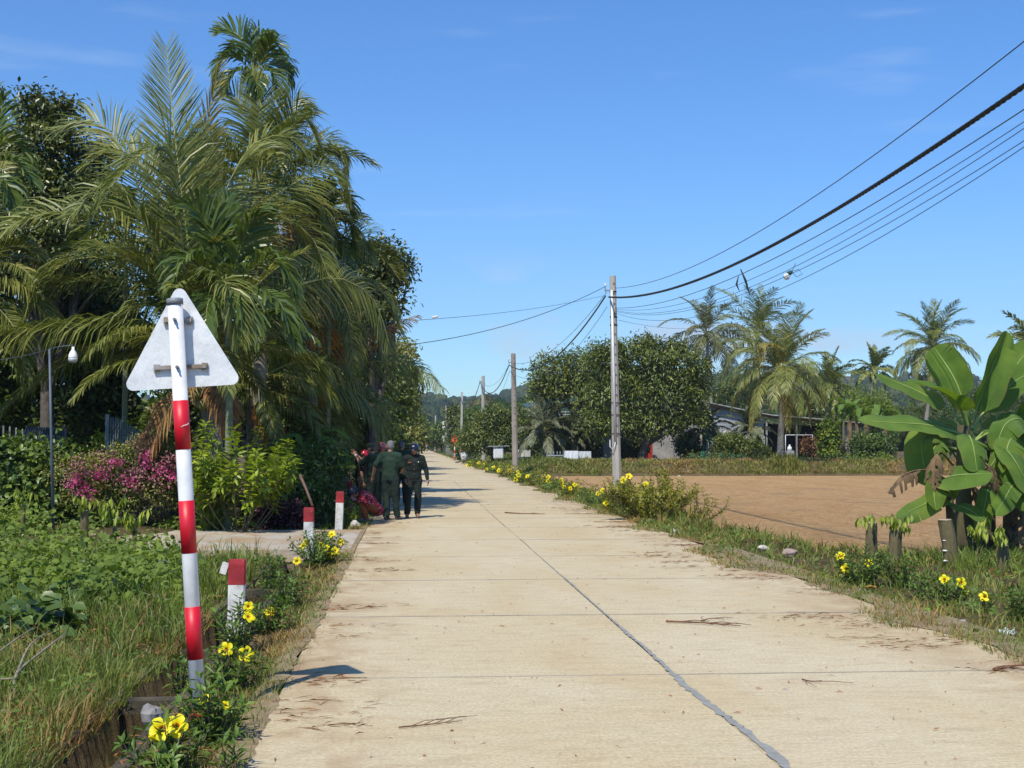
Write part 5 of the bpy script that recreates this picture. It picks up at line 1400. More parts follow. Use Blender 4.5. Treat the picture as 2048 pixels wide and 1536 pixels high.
V, F = crown_leaves(sp, .06, .05, 9, .4, .1); o = npmesh('blossoms', V, [F], [leafmat('vivid_bract', [(0, (.32, .03, .20)), (1, (.50, .14, .36))], .6, .3, .2, (1.1, 1, 1.1))], bg); o['kind'] = 'stuff'

def px_shrub(name, label, px, py, y, pxtop, w, lm, L, W, **kw):
    b = at(px, py, y); b.z = float(gz(b.x, y)); h = at(px, pxtop, y).z - b.z
    return stem_shrub(name, label, b, h, w * y / FPX / 2, kw.pop('nst', 22), lm, L, W, **kw)
px_shrub('shrub', 'tall bright yellow-green shrub on thin stems beside the driveway', 478, 1060, 25.9, 838, 225, m_yellowg, .19, .075, nst=17, gap=.07, frm=.5, whorl=5, up=.15, seed=3, arch=1.8, kids=4)
px_shrub('shrub', 'yellow-green shrub behind the pink bush, left of the grey gate', 190, 1040, 29.6, 872, 130, m_yellowg, .15, .06, nst=14, gap=.08, frm=.35, seed=4, kids=3, up=.2)
px_shrub('shrub', 'bright leafy shrub rising behind the bars of the grey gate', 246, 1040, 31, 822, 130, m_yellowg, .18, .07, nst=14, gap=.08, frm=.5, seed=5, kids=3, up=.2)
px_shrub('shrub', 'yellow-green shrub showing between the pink bush and the sign post', 345, 1040, 29.2, 880, 110, m_yellowg, .15, .06, nst=12, gap=.08, frm=.4, seed=6, kids=3, up=.2)
px_shrub('strap_plant', 'strap leaved plant at the foot of the yellow-green shrub', 424, 1062, 26.4, 960, 70, m_vine, .5, .045, nst=9, gap=.14, frm=.1, whorl=5, up=1.8, seed=8, cat='plant')
hb_ = [pb(x, y, 28 + dy, 50, 34, 170) for x, y, dy in ((-20, 930, 0), (40, 925, .2), (95, 935, 0), (0, 985, -.3), (60, 985, -.4), (105, 1000, -.2), (20, 1030, -.5), (85, 1045, -.5))]
tree('hedge', 'dark green leafy hedge in front of the picket fence at the left edge', 'hedge', (at(50, 1050, 28).x, 28, 0), hb_, .15, .10, m_hedge, .05, None, per=9, six=True)
hb_ = [pb(x, y, 30 + dy, 46, 40, 150) for x, y, dy in ((560, 930, 1), (600, 960, .5), (630, 1000, 0), (580, 1010, -.5), (540, 1030, -1), (640, 930, 2), (620, 890, 3))]
tree('bush', 'dark rounded bush between the yellow-green shrub and the guide posts', 'bush', (at(595, 1060, 29.5).x, 29.5, 0), hb_, .11, .07, m_hedge, .05, None, per=9)
hb_ = [pb(x, y, 27.6, 26, 17, 80) for x, y in ((560, 1030), (595, 1035), (530, 1040))]
tree('purple_plant', 'low purple leaved plant under the dark rounded bush', 'plant', (at(562, 1056, 27.5).x, 27.5, 0), hb_, .10, .06, m_purple, .02, None, per=8)
hb_ = [pb(x, y, 36 + dy, 30, 24, 90) for x, y, dy in ((655, 985, 0), (690, 1000, -1.5), (640, 1010, -2), (668, 1020, -3), (690, 960, 3))]
tree('bush', 'shaded low bush behind the two far guide posts', 'bush', (at(668, 1030, 34).x, 34, 0), hb_, .10, .055, m_hedge, .03, None, per=8)
# banana plant in the shade
bn = empty('banana_plant', (at(640, 1010, 33).x, 33, 0), 'shaded banana plant with a few leaves hanging over the plank fence', 'banana plant')
s = MB(); c = at(632, 930, 33); s.tube([(c.x, 33, -.1), (c.x, 33, c.z)], [.11, .08], 10); s.build('stem', [m_banstem], bn)
for i, (pts, w) in enumerate([([(632, 930), (640, 870), (672, 862), (700, 878)], .20), ([(632, 930), (620, 880), (655, 880), (690, 905)], .22), ([(632, 930), (650, 905), (690, 915), (735, 965)], .24), ([(632, 930), (605, 890), (590, 870), (560, 880)], .22), ([(634, 930), (650, 928), (690, 930), (712, 935)], .22)]):
    banana_leaf([np.array(at(x, y, 32.6 - i * .2)) for x, y in pts], w, bn, nhint=(0, -.5, .9), seed=i, petiole=.25, tears=(.4, .7))
# plank fence along the road in the shade
m_plank = mat('weathered_plank', (.26, .24, .21), (.15, .135, .12), 3, .9, .5, 30, stretch=(2, 2, .3))
pf = empty('plank_fence', (-2.45, 44, 0), 'weathered grey board fence in deep shade beside the group of people', 'fence')
for k in range(62):
    y = 36.5 + k * .26; h = 1.35 + random.uniform(-.12, .1); s = MB(); s.box((-2.45 + random.uniform(-.03, .03), y, h / 2), (.025, .22 + random.uniform(-.02, .02), h), Matrix.Rotation(random.uniform(-.02, .02), 3, 'X')); s.build('board', [m_plank], pf)
for z in (.4, 1.05):
    s = MB(); s.box((-2.5, 44.5, z), (.05, 16.5, .07)); s.build('rail', [m_plank], pf)
# ================================================================ RIGHT SIDE
PZ = .42
def wx(px, y): return (px - 823) / FPX * y
def wz(py, y): return EYE + (888 - py) / FPX * y
# ---- houses beyond the paddy
m_stucco = mat('stained_render', (.36, .35, .34), (.17, .165, .16), .8, .9, .3, 12)
m_stucco2 = mat('grey_blue_render', (.36, .385, .41), (.24, .26, .28), .7, .85, .3, 12)
m_greenroof = mat('green_metal_roof', (.055, .09, .065), (.04, .065, .05), 1.5, .5)
m_fascia = mat('pale_fascia', (.34, .40, .33), (.26, .31, .26), 2, .6)
m_tin = mat('old_tin_roof', (.40, .42, .43), (.25, .25, .24), 1.4, .6, .2)
m_inside = mat('dim_interior', (.035, .033, .03), (.02, .02, .018), 2, .9)  # near-black colour stands in for shade under the roofs and in the opening
m_panelw = mat('white_panel', (.72, .74, .76), (.58, .6, .62), 1.5, .6)
m_shut = mat('corrugated_door', (.47, .49, .51), (.36, .38, .4), 2, .5)
m_redp = mat('red_painted_metal', (.40, .035, .02), (.28, .03, .02), 3, .5)
m_brick = mat('red_brick', (.30, .11, .06), (.2, .075, .045), 2, .9)

hy_ = 116
hr = empty('house', (wx(1115, hy_), hy_, PZ), 'house with a dark green metal roof behind the mango tree', 'house')
xa, xb = wx(1056, hy_), wx(1235, hy_)
za, zb_ = wz(816, hy_), wz(800, hy_)
s = MB(); V = []
for y, dz in ((hy_, 0), (hy_ + 7, .5)):
    V += [(xa, y, za + dz), (xb, y, zb_ + dz + .3)]
s.add(V + [(x, y, z + .08) for x, y, z in V], [(0, 1, 3, 2), (4, 6, 7, 5), (0, 4, 5, 1), (2, 3, 7, 6), (0, 2, 6, 4), (1, 5, 7, 3)]); s.build('roof', [m_greenroof], hr)
s = MB(); s.add([(xa + .6, hy_ + .25, wz(827, hy_)), (xb, hy_ + .25, wz(822, hy_)), (xb, hy_ + .25, zb_ + .3), (xa + .6, hy_ + .25, za + .05)], [(0, 1, 2, 3)]); s.build('gable', [m_greenroof], hr)
for py in (823, 829):
    s = MB(); s.box(((xa + xb) / 2 + .6, hy_ + .1, wz(py, hy_)), (xb - xa - 1.2, .06, .07)); s.build('truss_rail', [m_fascia], hr)
for k in range(12):
    x = xa + .9 + k * (xb - xa - 1.2) / 11; s = MB(); s.box((x, hy_ + .1, wz(826, hy_)), (.06, .05, .26)); s.build('truss_strut', [m_fascia], hr)
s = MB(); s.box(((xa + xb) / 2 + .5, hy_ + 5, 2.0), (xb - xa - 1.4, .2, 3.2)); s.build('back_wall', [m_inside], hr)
for px in (1085, 1130, 1180, 1225):
    s = MB(); s.box((wx(px, hy_), hy_ + .4, PZ + 1.6), (.14, .14, 3.5)); s.build('post', [m_fascia], hr)
# dish on the roof
dh = empty('satellite_dish', at(1163, 800, hy_ + 1), 'rusty red satellite dish on the green roof', 'satellite dish')
s = MB(); c = at(1163, 789, hy_ + 1); rot = Vector((.25, -1, .35)).to_track_quat('Z', 'Y').to_matrix()
s.ell(c, (.36, .36, .12), 18, 6, rot=rot, z0=-1, z1=-.05); s.build('bowl', [mat('rusty_dish', (.36, .16, .12), (.28, .12, .09), 4, .7)], dh)
s = MB(); s.tube([at(1161, 803, hy_ + 1), c], [.03, .03], 6); s.tube([c - Vector((.3, .1, .2)), c + rot @ Vector((0, 0, .35))], [.012] * 2, 4); s.build('stand', [m_bolt], dh)

by = 108
hb2 = empty('house', (wx(1350, by), by, PZ), 'low house with a stained grey wall and a long sloping tin roof', 'house')
def slab(name, px0, px1, pt0, pt1, y, m_, parent, pb_=None, th=.15):
    x0, x1 = wx(px0, y), wx(px1, y); s = MB(); zb0 = PZ if pb_ is None else wz(pb_, y)
    V = [(x0, y, zb0), (x1, y, zb0), (x1, y, wz(pt1, y)), (x0, y, wz(pt0, y))]
    s.add(V + [(x, yy_ + th, z) for x, yy_, z in V], [(0, 1, 2, 3), (7, 6, 5, 4), (0, 4, 5, 1), (1, 5, 6, 2), (2, 6, 7, 3), (3, 7, 4, 0)]); return s.build(name, [m_], parent)
slab('wall', 1222, 1411, 838, 838, by, m_stucco, hb2); slab('side_wall', 1411.4, 1500, 812, 826, by + .2, m_stucco2, hb2); slab('side_wall', 1500.4, 1537, 836, 840, by + .25, m_stucco2, hb2)
slab('corner_pier', 1395, 1410, 858, 858, by - .25, mat('pale_pier', (.5, .47, .43), (.36, .33, .3), 2, .9), hb2)
slab('wall', 1208, 1226, 868, 868, by - 2, mat('pale_gate_pier', (.55, .52, .48), (.4, .37, .33), 2, .9), hb2)
# the long roof falls to the right, away from the tree
s = MB(); pr_ = [(1395, 801), (1500, 823), (1545, 831), (1645, 839), (1760, 850)]
for (p0, q0), (p1_, q1) in zip(pr_[:-1], pr_[1:]):
    a, b = at(p0, q0, by - .5), at(p1_, q1, by - .5); k = Vector((0, 6.5, .02))
    V = [a, b, b + k, a + k]; s.add(V + [v + Vector((0, 0, .07)) for v in V], [(3, 2, 1, 0), (4, 5, 6, 7), (0, 1, 5, 4), (1, 2, 6, 5), (2, 3, 7, 6), (3, 0, 4, 7)])
s.build('roof', [m_tin], hb2)
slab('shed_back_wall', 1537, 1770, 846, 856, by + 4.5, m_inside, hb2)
slab('shed_side_wall', 1690, 1760, 848, 854, by + .3, m_stucco, hb2)
for px in (1543, 1605, 1672, 1695): s = MB(); s.box((wx(px, by), by, (PZ + wz(842, by)) / 2), (.12, .12, wz(842, by) - PZ)); s.build('post', [m_stucco], hb2)
slab('white_panel', 1451, 1459, 860, 860, by - .06, m_panelw, hb2, 905, .05)
for k in range(8):
    s = MB(); s.box((wx(1467, by), by - .05, wz(860 + k * 2.7, by)), (.55, .05, .06), Matrix.Rotation(.5, 3, 'X')); s.build('slat', [mat('cream_slat', (.55, .5, .38), (.4, .36, .26), 4, .7) if k == 0 else bpy.data.materials['cream_slat']], hb2)
slab('brick_panel', 1477, 1500, 874, 874, by - .05, m_brick, hb2, None, .05)
slab('white_panel', 1501, 1519, 873, 873, by - .08, m_panelw, hb2, 908, .05)
for k in range(9):
    s = MB(); s.box((wx(1521 + k * 2.05, by), by - .05 - .03 * (k % 2), (wz(872, by) + PZ) / 2), (.078, .05, wz(872, by) - PZ)); s.build('door_rib', [m_shut], hb2)
slab('blue_window_panel', 1236, 1252, 864, 864, by - .06, mat('pale_blue_panel', (.33, .42, .50), (.22, .29, .35), 3, .6), hb2, 872, .05)
# red arched shrine front
sh = empty('red_arch', (wx(1300, by - 1.5), by - 1.5, PZ), 'tall red arched frame with a dark opening under the mango tree', 'arch')
ay = by - 1.5; x0, x1 = wx(1292, ay), wx(1308, ay); zt_ = wz(861, ay)
for x in (x0 + .09, x1 - .09): s = MB(); s.box((x, ay, (PZ + zt_ - .3) / 2), (.18, .25, zt_ - .3 - PZ)); s.build('jamb', [m_redp], sh)
s = MB(); n_ = 9; cxm, rr_ = (x0 + x1) / 2, (x1 - x0) / 2
V = []
for yq in (ay - .12, ay + .12):
    for k in range(n_): q = math.pi * k / (n_ - 1); V.append((cxm + math.cos(q) * rr_, yq, zt_ - .32 + math.sin(q) * .42)); V.append((cxm + math.cos(q) * rr_ * .35, yq, zt_ - .62 + math.sin(q) * .25))
o_ = 2 * n_
s.add(V, [(2 * k, 2 * k + 1, 2 * k + 3, 2 * k + 2) for k in range(n_ - 1)] + [(o_ + 2 * k, o_ + 2 * k + 2, o_ + 2 * k + 3, o_ + 2 * k + 1) for k in range(n_ - 1)] + [(2 * k, 2 * k + 2, o_ + 2 * k + 2, o_ + 2 * k) for k in range(n_ - 1)])
s.build('arch_head', [m_redp], sh)
s = MB(); s.box((cxm, ay + .14, PZ + .55), (x1 - x0 - .1, .05, 1.1)); s.build('door_panel', [m_redp], sh)
s = MB(); s.tube([(cxm, ay - .02, PZ + .85), (cxm, ay + .05, PZ + .85)], [.17, .17], 12); s.build('opening_shade', [m_inside], sh)
# pipe frame, jar, chairs in the yard
fy_ = by - 2
pfm = empty('pipe_frame', (wx(1598, fy_), fy_, PZ), 'thin white pipe goal frame standing in the yard', 'frame')
for a, b in (((1571, 870), (1571, 912)), ((1625, 870), (1625, 912)), ((1571, 870), (1625, 870))):
    s = MB(); s.tube([at(a[0], a[1], fy_), at(b[0], b[1], fy_)], [.03, .03], 6); s.build('pipe', [m_panelw], pfm)
wj = empty('water_jar', (wx(1590, fy_), fy_, PZ), 'white lidded jar on a grey block inside the pipe frame', 'jar')
s = MB(); s.box((wx(1590, fy_), fy_, PZ + .35), (.62, .5, .7)); s.build('block', [m_stucco2], wj)
s = MB(); c = Vector((wx(1590, fy_), fy_ - .05, PZ + .7)); s.tube([c, c + Vector((0, 0, .1)), c + Vector((0, 0, .28)), c + Vector((0, 0, .38)), c + Vector((0, 0, .48))], [.14, .2, .17, .06, .08], 12); s.build('jar', [m_panelw], wj)
# white drums, wrapped blocks and slab tables
def wrapped(px0, px1, pt, pbm, y, label, m_=m_panelw):
    x0, x1 = wx(px0, y), wx(px1, y); zt2 = wz(pt, y); zb2 = wz(pbm, y); w = x1 - x0
    r = empty('wrapped_block', ((x0 + x1) / 2, y, zb2), label, 'wrapped block', 'white wrapped blocks on the grass')
    s = MB(); s.box(((x0 + x1) / 2, y, (zt2 + zb2) / 2), (w * .93, w * .9, zt2 - zb2)); s.build('block', [m_], r)
    s = MB(); n2 = 28; V = []
    for j, z in enumerate((zb2 + .1, (zt2 + zb2) / 2, zt2 + .01)):
        for k in range(n2):
            q = k / n2 * 4; e = int(q); t = q - e; px_, py_ = [(-1 + 2 * t, -1), (1, -1 + 2 * t), (1 - 2 * t, 1), (-1, 1 - 2 * t)][e]
            f = w * .5 * (1 + (.07 * math.sin(k * 2.6) + .05) * (1 - j / 2)); V.append(((x0 + x1) / 2 + px_ * f, y + py_ * f, z))
    s.add(V, [(i * n2 + k, i * n2 + (k + 1) % n2, (i + 1) * n2 + (k + 1) % n2, (i + 1) * n2 + k) for i in range(2) for k in range(n2)] + [tuple(range(2 * n2, 3 * n2))]); s.build('sheet', [m_], r)
wrapped(1130, 1156, 902, 922, 96, 'left and wider of the two white cloth wrapped blocks beside the tall pole')
wrapped(1158, 1182, 903, 922, 96.5, 'right and narrower of the two white cloth wrapped blocks beside the tall pole', mat('offwhite_sheet', (.58, .6, .6), (.45, .47, .48), 2, .7))
wrapped(1034, 1060, 900, 916, 104, 'low white block between the brownish pole and the palm', mat('chalky_white', (.5, .5, .47), (.4, .4, .38), 2, .8))
tb = empty('slab_table', (wx(1112, 97), 97, PZ), 'grey concrete table with upturned stool legs on top', 'table')
s = MB(); s.box((wx(1110, 97), 97, wz(911, 97)), (1.15, .6, .08)); s.build('top', [m_stucco2], tb)
for px in (1098, 1110, 1122): s = MB(); s.box((wx(px, 97), 97, (PZ + wz(911, 97)) / 2 - .02), (.10, .5, wz(911, 97) - PZ - .1)); s.build('leg', [m_stucco2], tb)
for px in (1101, 1108, 1115, 1121): s = MB(); s.tube([(wx(px, 97), 97, wz(911, 97) + .04), (wx(px, 97), 97, wz(903, 97))], [.03, .03], 5); s.build('stool_leg', [m_stucco2], tb)
st = empty('slab_stand', (wx(996, 112), 112, .3), 'white box stand with a wide flat slab on top behind the grey pole', 'stand')
s = MB(); s.box((wx(996, 112), 112, (wz(893, 112) + wz(916, 112)) / 2), (.78, .7, wz(893, 112) - wz(916, 112)), taper=1.03); s.build('body', [m_panelw], st)
for k in range(5): s = MB(); s.box((wx(989 + k * 3.6, 112), 111.64, (wz(894, 112) + wz(915, 112)) / 2), (.05, .05, .85)); s.build('rib', [m_panelw], st)
s = MB(); s.box((wx(996, 112), 112, wz(892.3, 112)), (1.75, 1.0, .06), Matrix.Rotation(-.03, 3, 'Y')); s.build('slab', [m_tin], st)
dm = empty('water_drum', (wx(928, 122), 122, .1), 'tilted white drum with a rusty lid leaning beside the road', 'drum')
s = MB(); rt = Matrix.Rotation(-.2, 3, 'Y'); c = Vector((wx(928, 122), 122, wz(911, 122)))
s.tube([c + rt @ Vector((0, 0, z)) for z in (-.36, -.34, 0, .32, .36)], [.27, .3, .33, .36, .36], 16); s.build('body', [m_panelw], dm)
s = MB(); s.tube([c + rt @ Vector((0, 0, z)) for z in (.37, .5, .58)], [.42, .40, .36], 14); s.build('lid', [mat('rusty_lid', (.20, .10, .06), (.12, .06, .04), 5, .8)], dm)
lg = MB(); lg.tube([at(910, 926, 118), at(940, 917, 118), at(962, 910, 119)], [.07, .06, .05], 7); o = lg.build('log', [m_bark]); tag(o, 'dark fallen log in the grass under the tilted drum', 'log')
pk = empty('board_fence', (wx(873, 165), 165, 0), 'grey upright board fence along the far right road edge', 'fence')
for k in range(26):
    y = 150 + k * 2.2; s = MB(); s.box((5.3 + random.uniform(-.1, .1), y, .75), (.06, 2.1, 1.55 + random.uniform(-.15, .15))); s.build('board', [m_plank], pk)
o = MB(); o.box((5.2, 214, .75), (.06, 16, 1.4)); o = o.build('green_panel', [mat('green_panel', (.02, .11, .05), (.015, .08, .04), 1, .6)]); tag(o, 'dark green panel beyond the board fence', 'panel')
# turquoise nets
m, n, l = newmat('turquoise_net')
d_ = n.new('ShaderNodeBsdfDiffuse'); d_.inputs['Color'].default_value = (.02, .26, .21, 1); t_ = n.new('ShaderNodeBsdfTransparent'); ms = n.new('ShaderNodeMixShader'); oo = n.new('ShaderNodeOutputMaterial'); ms.inputs['Fac'].default_value = .5
l.new(t_.outputs[0], ms.inputs[1]); l.new(d_.outputs[0], ms.inputs[2]); l.new(ms.outputs[0], oo.inputs['Surface']); m_net = m
def net(p, y, h, label):
    V, F = [], []; n2 = 40
    for i in range(n2 + 1):
        t = i / n2; px = p[0] + (p[-1] - p[0]) * t; z1 = h * (.6 + .5 * mnoise.noise((px * .06, y, 3)) + .25 * math.sin(i * .9))
        for j in range(4): V.append((wx(px, y), y + .25 * math.sin(i * 1.3 + j), PZ - .1 + max(.15, z1) * j / 3))
        if i:
            for j in range(3): F.append((4 * i - 4 + j, 4 * i + j, 4 * i + j + 1, 4 * i - 3 + j))
    me = bpy.data.meshes.new('garden_net'); me.from_pydata(V, [], F); me.materials.append(m_net); me.update()
    o = place('garden_net', me, None, (0, 0, 0)); md = o.modifiers.new('t', 'SOLIDIFY'); md.thickness = .006; tag(o, label, 'net')
net((1386, 1500), 93, .8, 'low turquoise garden net sagging along the bank')
net((1412, 1434), 98, 2.4, 'upright turquoise net hanging beside the grey pier')

# ---- palms and trees beyond the paddy
GC = 'coconut palms beyond the paddy'
generic_palm('coconut_palm', 'slender grey coconut palm with a leaning trunk just right of the mango tree', (wx(1447, 112), 112, PZ), at(1413, 668, 112), 4.3, 26, det=46, r=(.17, .12), group=GC, lo=-50, mid=(-.25, 0, 0), mats=[leafmat('coconut_leaf_grey', [(0, (.07, .09, .04)), (.5, (.11, .13, .06)), (1, (.19, .19, .10))], .45, .2), m_rachis], nuts=5)
generic_palm('coconut_palm', 'highest coconut palm on the right, its dark crown behind the yellowing one', (wx(1540, 118), 118, PZ), at(1512, 668, 118), 5.3, 30, det=46, r=(.18, .13), group=GC, lo=-40, nuts=4)
c3 = generic_palm('coconut_palm', 'coconut palm with hanging yellow lower fronds standing on the bank of the paddy', (wx(1570, 86.6), 86.6, .2), at(1566, 742, 86.6), 4.8, 38, det=50, r=(.24, .15), group=GC, lo=-25, nuts=8, yellow=0)
c0_ = at(1566, 742, 86.6)
for i, pts in enumerate([[(1540, 745, -.4), (1518, 780, -.9), (1502, 858, -1.1)], [(1562, 725, -.9), (1570, 780, -1.5), (1576, 862, -1.6)], [(1600, 730, -.5), (1628, 760, -.9), (1646, 812, -1.0)], [(1555, 700, -.8), (1530, 690, -1.4), (1524, 730, -1.6)],
                         [(1590, 760, -.3), (1612, 800, -.5), (1620, 850, -.6)], [(1535, 720, .3), (1490, 725, .5), (1468, 770, .6)]]):
    V, F, RF = frond_geo([np.array(c0_)] + [np.array(at(a, b, 86.6 + d)) for a, b, d in pts], n=56, Lm=.95, w=.06, droop=1.3, seed=40 + i, rr=.05)
    o = npmesh('frond', V, [F, RF], [m_coco_y, m_rachis_y], c3, fmat=[0, 1]); o['label'] = 'yellowing hanging frond'
generic_palm('coconut_palm', 'round headed coconut palm on the right above the foreground banana plant', (wx(1868, 100), 100, PZ), at(1866, 694, 100), 4.3, 36, det=46, r=(.18, .13), group=GC, lo=-45, nuts=4)
generic_palm('coconut_palm', 'small distant coconut palm between two bigger crowns on the right', (wx(1748, 135), 135, PZ), at(1748, 742, 135), 3.1, 22, det=34, r=(.16, .12), group=GC, lo=-20)
generic_palm('coconut_palm', 'low coconut palm half hidden to the right of the yellowing one', (wx(1660, 116), 116, PZ), at(1658, 772, 116), 3.6, 26, det=36, r=(.16, .12), group=GC, lo=-30)
generic_palm('coconut_palm', 'coconut palm cut by the right edge of the view above the banana leaves', (wx(2075, 95), 95, PZ), at(2072, 705, 95), 3.7, 26, det=36, r=(.16, .12), group=GC, lo=-40)
m_pgrey = leafmat('grey_palm_leaf', [(0, (.05, .07, .045)), (.5, (.09, .115, .075)), (1, (.17, .19, .13))], .5, .2)
GD = 'short feathery palms near the houses'
for (px, pyc, pyb, y, L, lab) in ((1090, 862, 912, 101, 3.0, 'short feathery palm in front of the green roofed house'), (1412, 858, 915, 100, 2.3, 'short feathery palm against the grey pier of the low house'), (1500, 862, 915, 101, 2.4, 'short feathery palm in front of the white panels'), (1148, 872, 912, 103, 2.0, 'small feathery palm left of the nearest pole')):
    generic_palm('feather_palm', lab, (wx(px, y), y, PZ), at(px, pyc, y), L, 28, det=40, r=(.17, .14), group=GD, lo=-15, mats=[m_pgrey, m_rachis])
GM = 'mango and garden trees beyond the paddy'
Ym = 97
tree('mango_tree', 'big round mango tree behind the nearest concrete pole', 'tree', (wx(1285, Ym), Ym, PZ),
     [pb(1232, 696, Ym, 20, 13, 32), pb(1290, 690, Ym, 26, 12, 40), pb(1352, 698, Ym, 22, 14, 32), pb(1405, 735, Ym, 14, 18, 20), pb(1190, 705, Ym, 18, 14, 28), pb(1215, 730, Ym, 42, 36, 184), pb(1285, 725, Ym, 60, 42, 264), pb(1350, 730, Ym, 50, 40, 200), pb(1240, 790, Ym, 70, 50, 264), pb(1320, 790, Ym, 75, 52, 288), pb(1385, 790, Ym, 38, 46, 136), pb(1230, 850, Ym, 56, 26, 136), pb(1300, 850, Ym, 70, 24, 160), pb(1375, 845, Ym, 42, 26, 96), pb(1395, 760, Ym, 24, 24, 48), pb(1196, 850, Ym, 30, 26, 64)],
     .34, .12, m_mango, .34, GM, per=12, spread=.34, fork=.4)
tree('mango_tree', 'lower dark mango tree to the left of the big round one', 'tree', (wx(1150, 104), 104, PZ),
     [pb(1110, 748, 104, 46, 36, 168), pb(1165, 738, 104, 50, 34, 176), pb(1100, 785, 104, 38, 28, 112), pb(1180, 790, 104, 52, 44, 192), pb(1085, 770, 104, 26, 24, 64), pb(1195, 830, 104, 40, 36, 128)], .34, .12, m_mango, .26, GM, per=11, spread=.34)
tree('mango_tree', 'small drooping mango tree between the drum and the brownish pole', 'tree', (wx(985, 114), 114, .2),
     [pb(985, 842, 114, 36, 24, 160), pb(955, 868, 114, 30, 24, 130), pb(1015, 865, 114, 36, 30, 170), pb(980, 880, 114, 50, 22, 180), pb(1035, 850, 114, 24, 24, 90), pb(940, 890, 114, 22, 16, 70)], .32, .12, m_mango, .18, GM, per=10, spread=.36)
GB = 'dark bushes in front of the houses'
for i, (x0, x1, y0, y1, y, mt, lab) in enumerate([(1040, 1120, 845, 915, 107, m_dark, 'dark bush under the green roof'), (1115, 1215, 835, 915, 106, m_dark, 'dark tangled bush beside the nearest pole'), (1395, 1570, 745, 840, 128, m_dark, 'dark tree mass behind the leaning coconut trunk'),
    (1570, 1700, 770, 860, 126, m_mango, 'tree rising behind the sloping tin roof'), (1680, 1800, 775, 915, 113, m_vine, 'leafy green tree left of the banana plant'), (1790, 2110, 755, 915, 110, m_dark, 'long dark tree mass behind the foreground banana plant'),
    (1228, 1290, 872, 918, 101, m_dark, 'dark low bush under the big mango tree'), (1355, 1400, 866, 918, 101, m_dark, 'dark bush beside the grey pier'), (1425, 1495, 872, 920, 96, m_mango, 'green garden bush behind the low turquoise net'), (1700, 1780, 870, 922, 95, m_hedge, 'tangled low bush at the far end of the bank'),
    (1495, 1530, 890, 922, 95, m_mango, 'small bush by the corrugated door'), (895, 950, 868, 915, 140, m_hedge, 'low bush behind the orange road sign')]):
    a, b = at(x0, y1, y), at(x1, y0, y); z0 = max(PZ - .1 if y < 150 else 0, a.z)
    tree('bush' if y1 - y0 < 95 else 'broadleaf_tree', lab, 'bush' if y1 - y0 < 95 else 'tree', ((a.x + b.x) / 2, y, 0 if y > 120 else PZ), autoblobs(a.x, b.x, z0, b.z, y, 1.2, 9, 120, rs=.42), .22, .10, mt, .1, GB, per=8)
tree('vine_column', 'bright green column of climbing leaves at the right end of the shed', 'climber', (wx(1662, 100), 100, PZ), [pb(1662, 852, 100, 18, 14, 60), pb(1660, 872, 100, 20, 16, 70), pb(1664, 892, 100, 22, 18, 80), pb(1668, 908, 100, 24, 12, 60)], .24, .16, m_vine, .06, None, per=8, spread=.35)
tree('croton_bush', 'reddish brown leafy bush standing right of the pipe frame', 'bush', (wx(1624, 102), 102, PZ), [pb(1620, 888, 102, 16, 12, 50), pb(1632, 895, 102, 14, 12, 40), pb(1612, 900, 102, 10, 8, 24)], .2, .09, leafmat('croton_leaf', [(0, (.07, .035, .02)), (1, (.2, .11, .06))], .5, .15), .04, None, per=8)
for i, (x0, x1, y0, y1, y, lab) in enumerate([(862, 905, 838, 908, 260, 'far roadside tree on the right near the meter boxes pole'), (890, 940, 812, 905, 210, 'tall far tree behind the thin grey pole'), (925, 965, 830, 905, 180, 'far tree behind the plain grey pole'), (848, 880, 850, 902, 360, 'smallest far tree where the road vanishes on the right'), (1030, 1100, 800, 900, 150, 'far tree behind the feathery palm')]):
    a, b = at(x0, y1, y), at(x1, y0, y)
    tree('roadside_tree', lab, 'tree', ((a.x + b.x) / 2, y, 0), autoblobs(a.x, b.x, .2, b.z, y, 3, 8, 85, rs=.4), .5, .24, m_mango if i % 2 else m_hedge, .2, 'trees lining the right side of the far road', per=7)
# far tree line closing the plain
P, S = [], []
for k in range(900):
    y = random.uniform(180, 520); x = random.choice((random.uniform(-.42 * y, -6 - y * .012), random.uniform(9 + y * .012, .52 * y)))
    s = random.uniform(1.8, 3.6) * (1 + y / 900); P.append((x, y, s * random.uniform(.4, 1.3))); S.append((s, s, s * random.uniform(.8, 1.3)))
woods('far_treeline', np.array(P), np.array(S), [m_woods], 'band of far trees across the plain at the foot of the hills')
# distant banana clump
bcl = empty('banana_plant', (wx(1735, 99), 99, PZ), 'distant banana clump with ragged leaves left of the foreground banana plant', 'banana plant')
for k in range(5):
    x = wx(1700 + k * 18, 99); y = 99 + random.uniform(-.8, .8); h = random.uniform(2.2, 3.4); s = MB(); s.tube([(x, y, PZ - .1), (x, y, PZ + h)], [.14, .08], 8); s.build('stem', [m_banstem], bcl)
    for j in range(5):
        a = random.uniform(0, 6.28); L_ = random.uniform(1.3, 2.0); t = Vector((x, y, PZ + h)); d = Vector((math.cos(a), math.sin(a), 0))
        banana_leaf([np.array(t), np.array(t + d * L_ * .3 + Vector((0, 0, L_ * .55))), np.array(t + d * L_ * .75 + Vector((0, 0, L_ * .6))), np.array(t + d * L_ * 1.1 + Vector((0, 0, L_ * .2)))], .5, bcl, nhint=(0, 0, 1), seed=k * 7 + j, tears=(.3, .5, .65, .8))
    banana_leaf([np.array([x, y, PZ + h]), np.array([x + .3, y - .2, PZ + h - .2]), np.array([x + .4, y - .25, PZ + .6])], .3, bcl, seed=k, mats=[m_band, m_husk], label='dead leaf hanging down the stem')

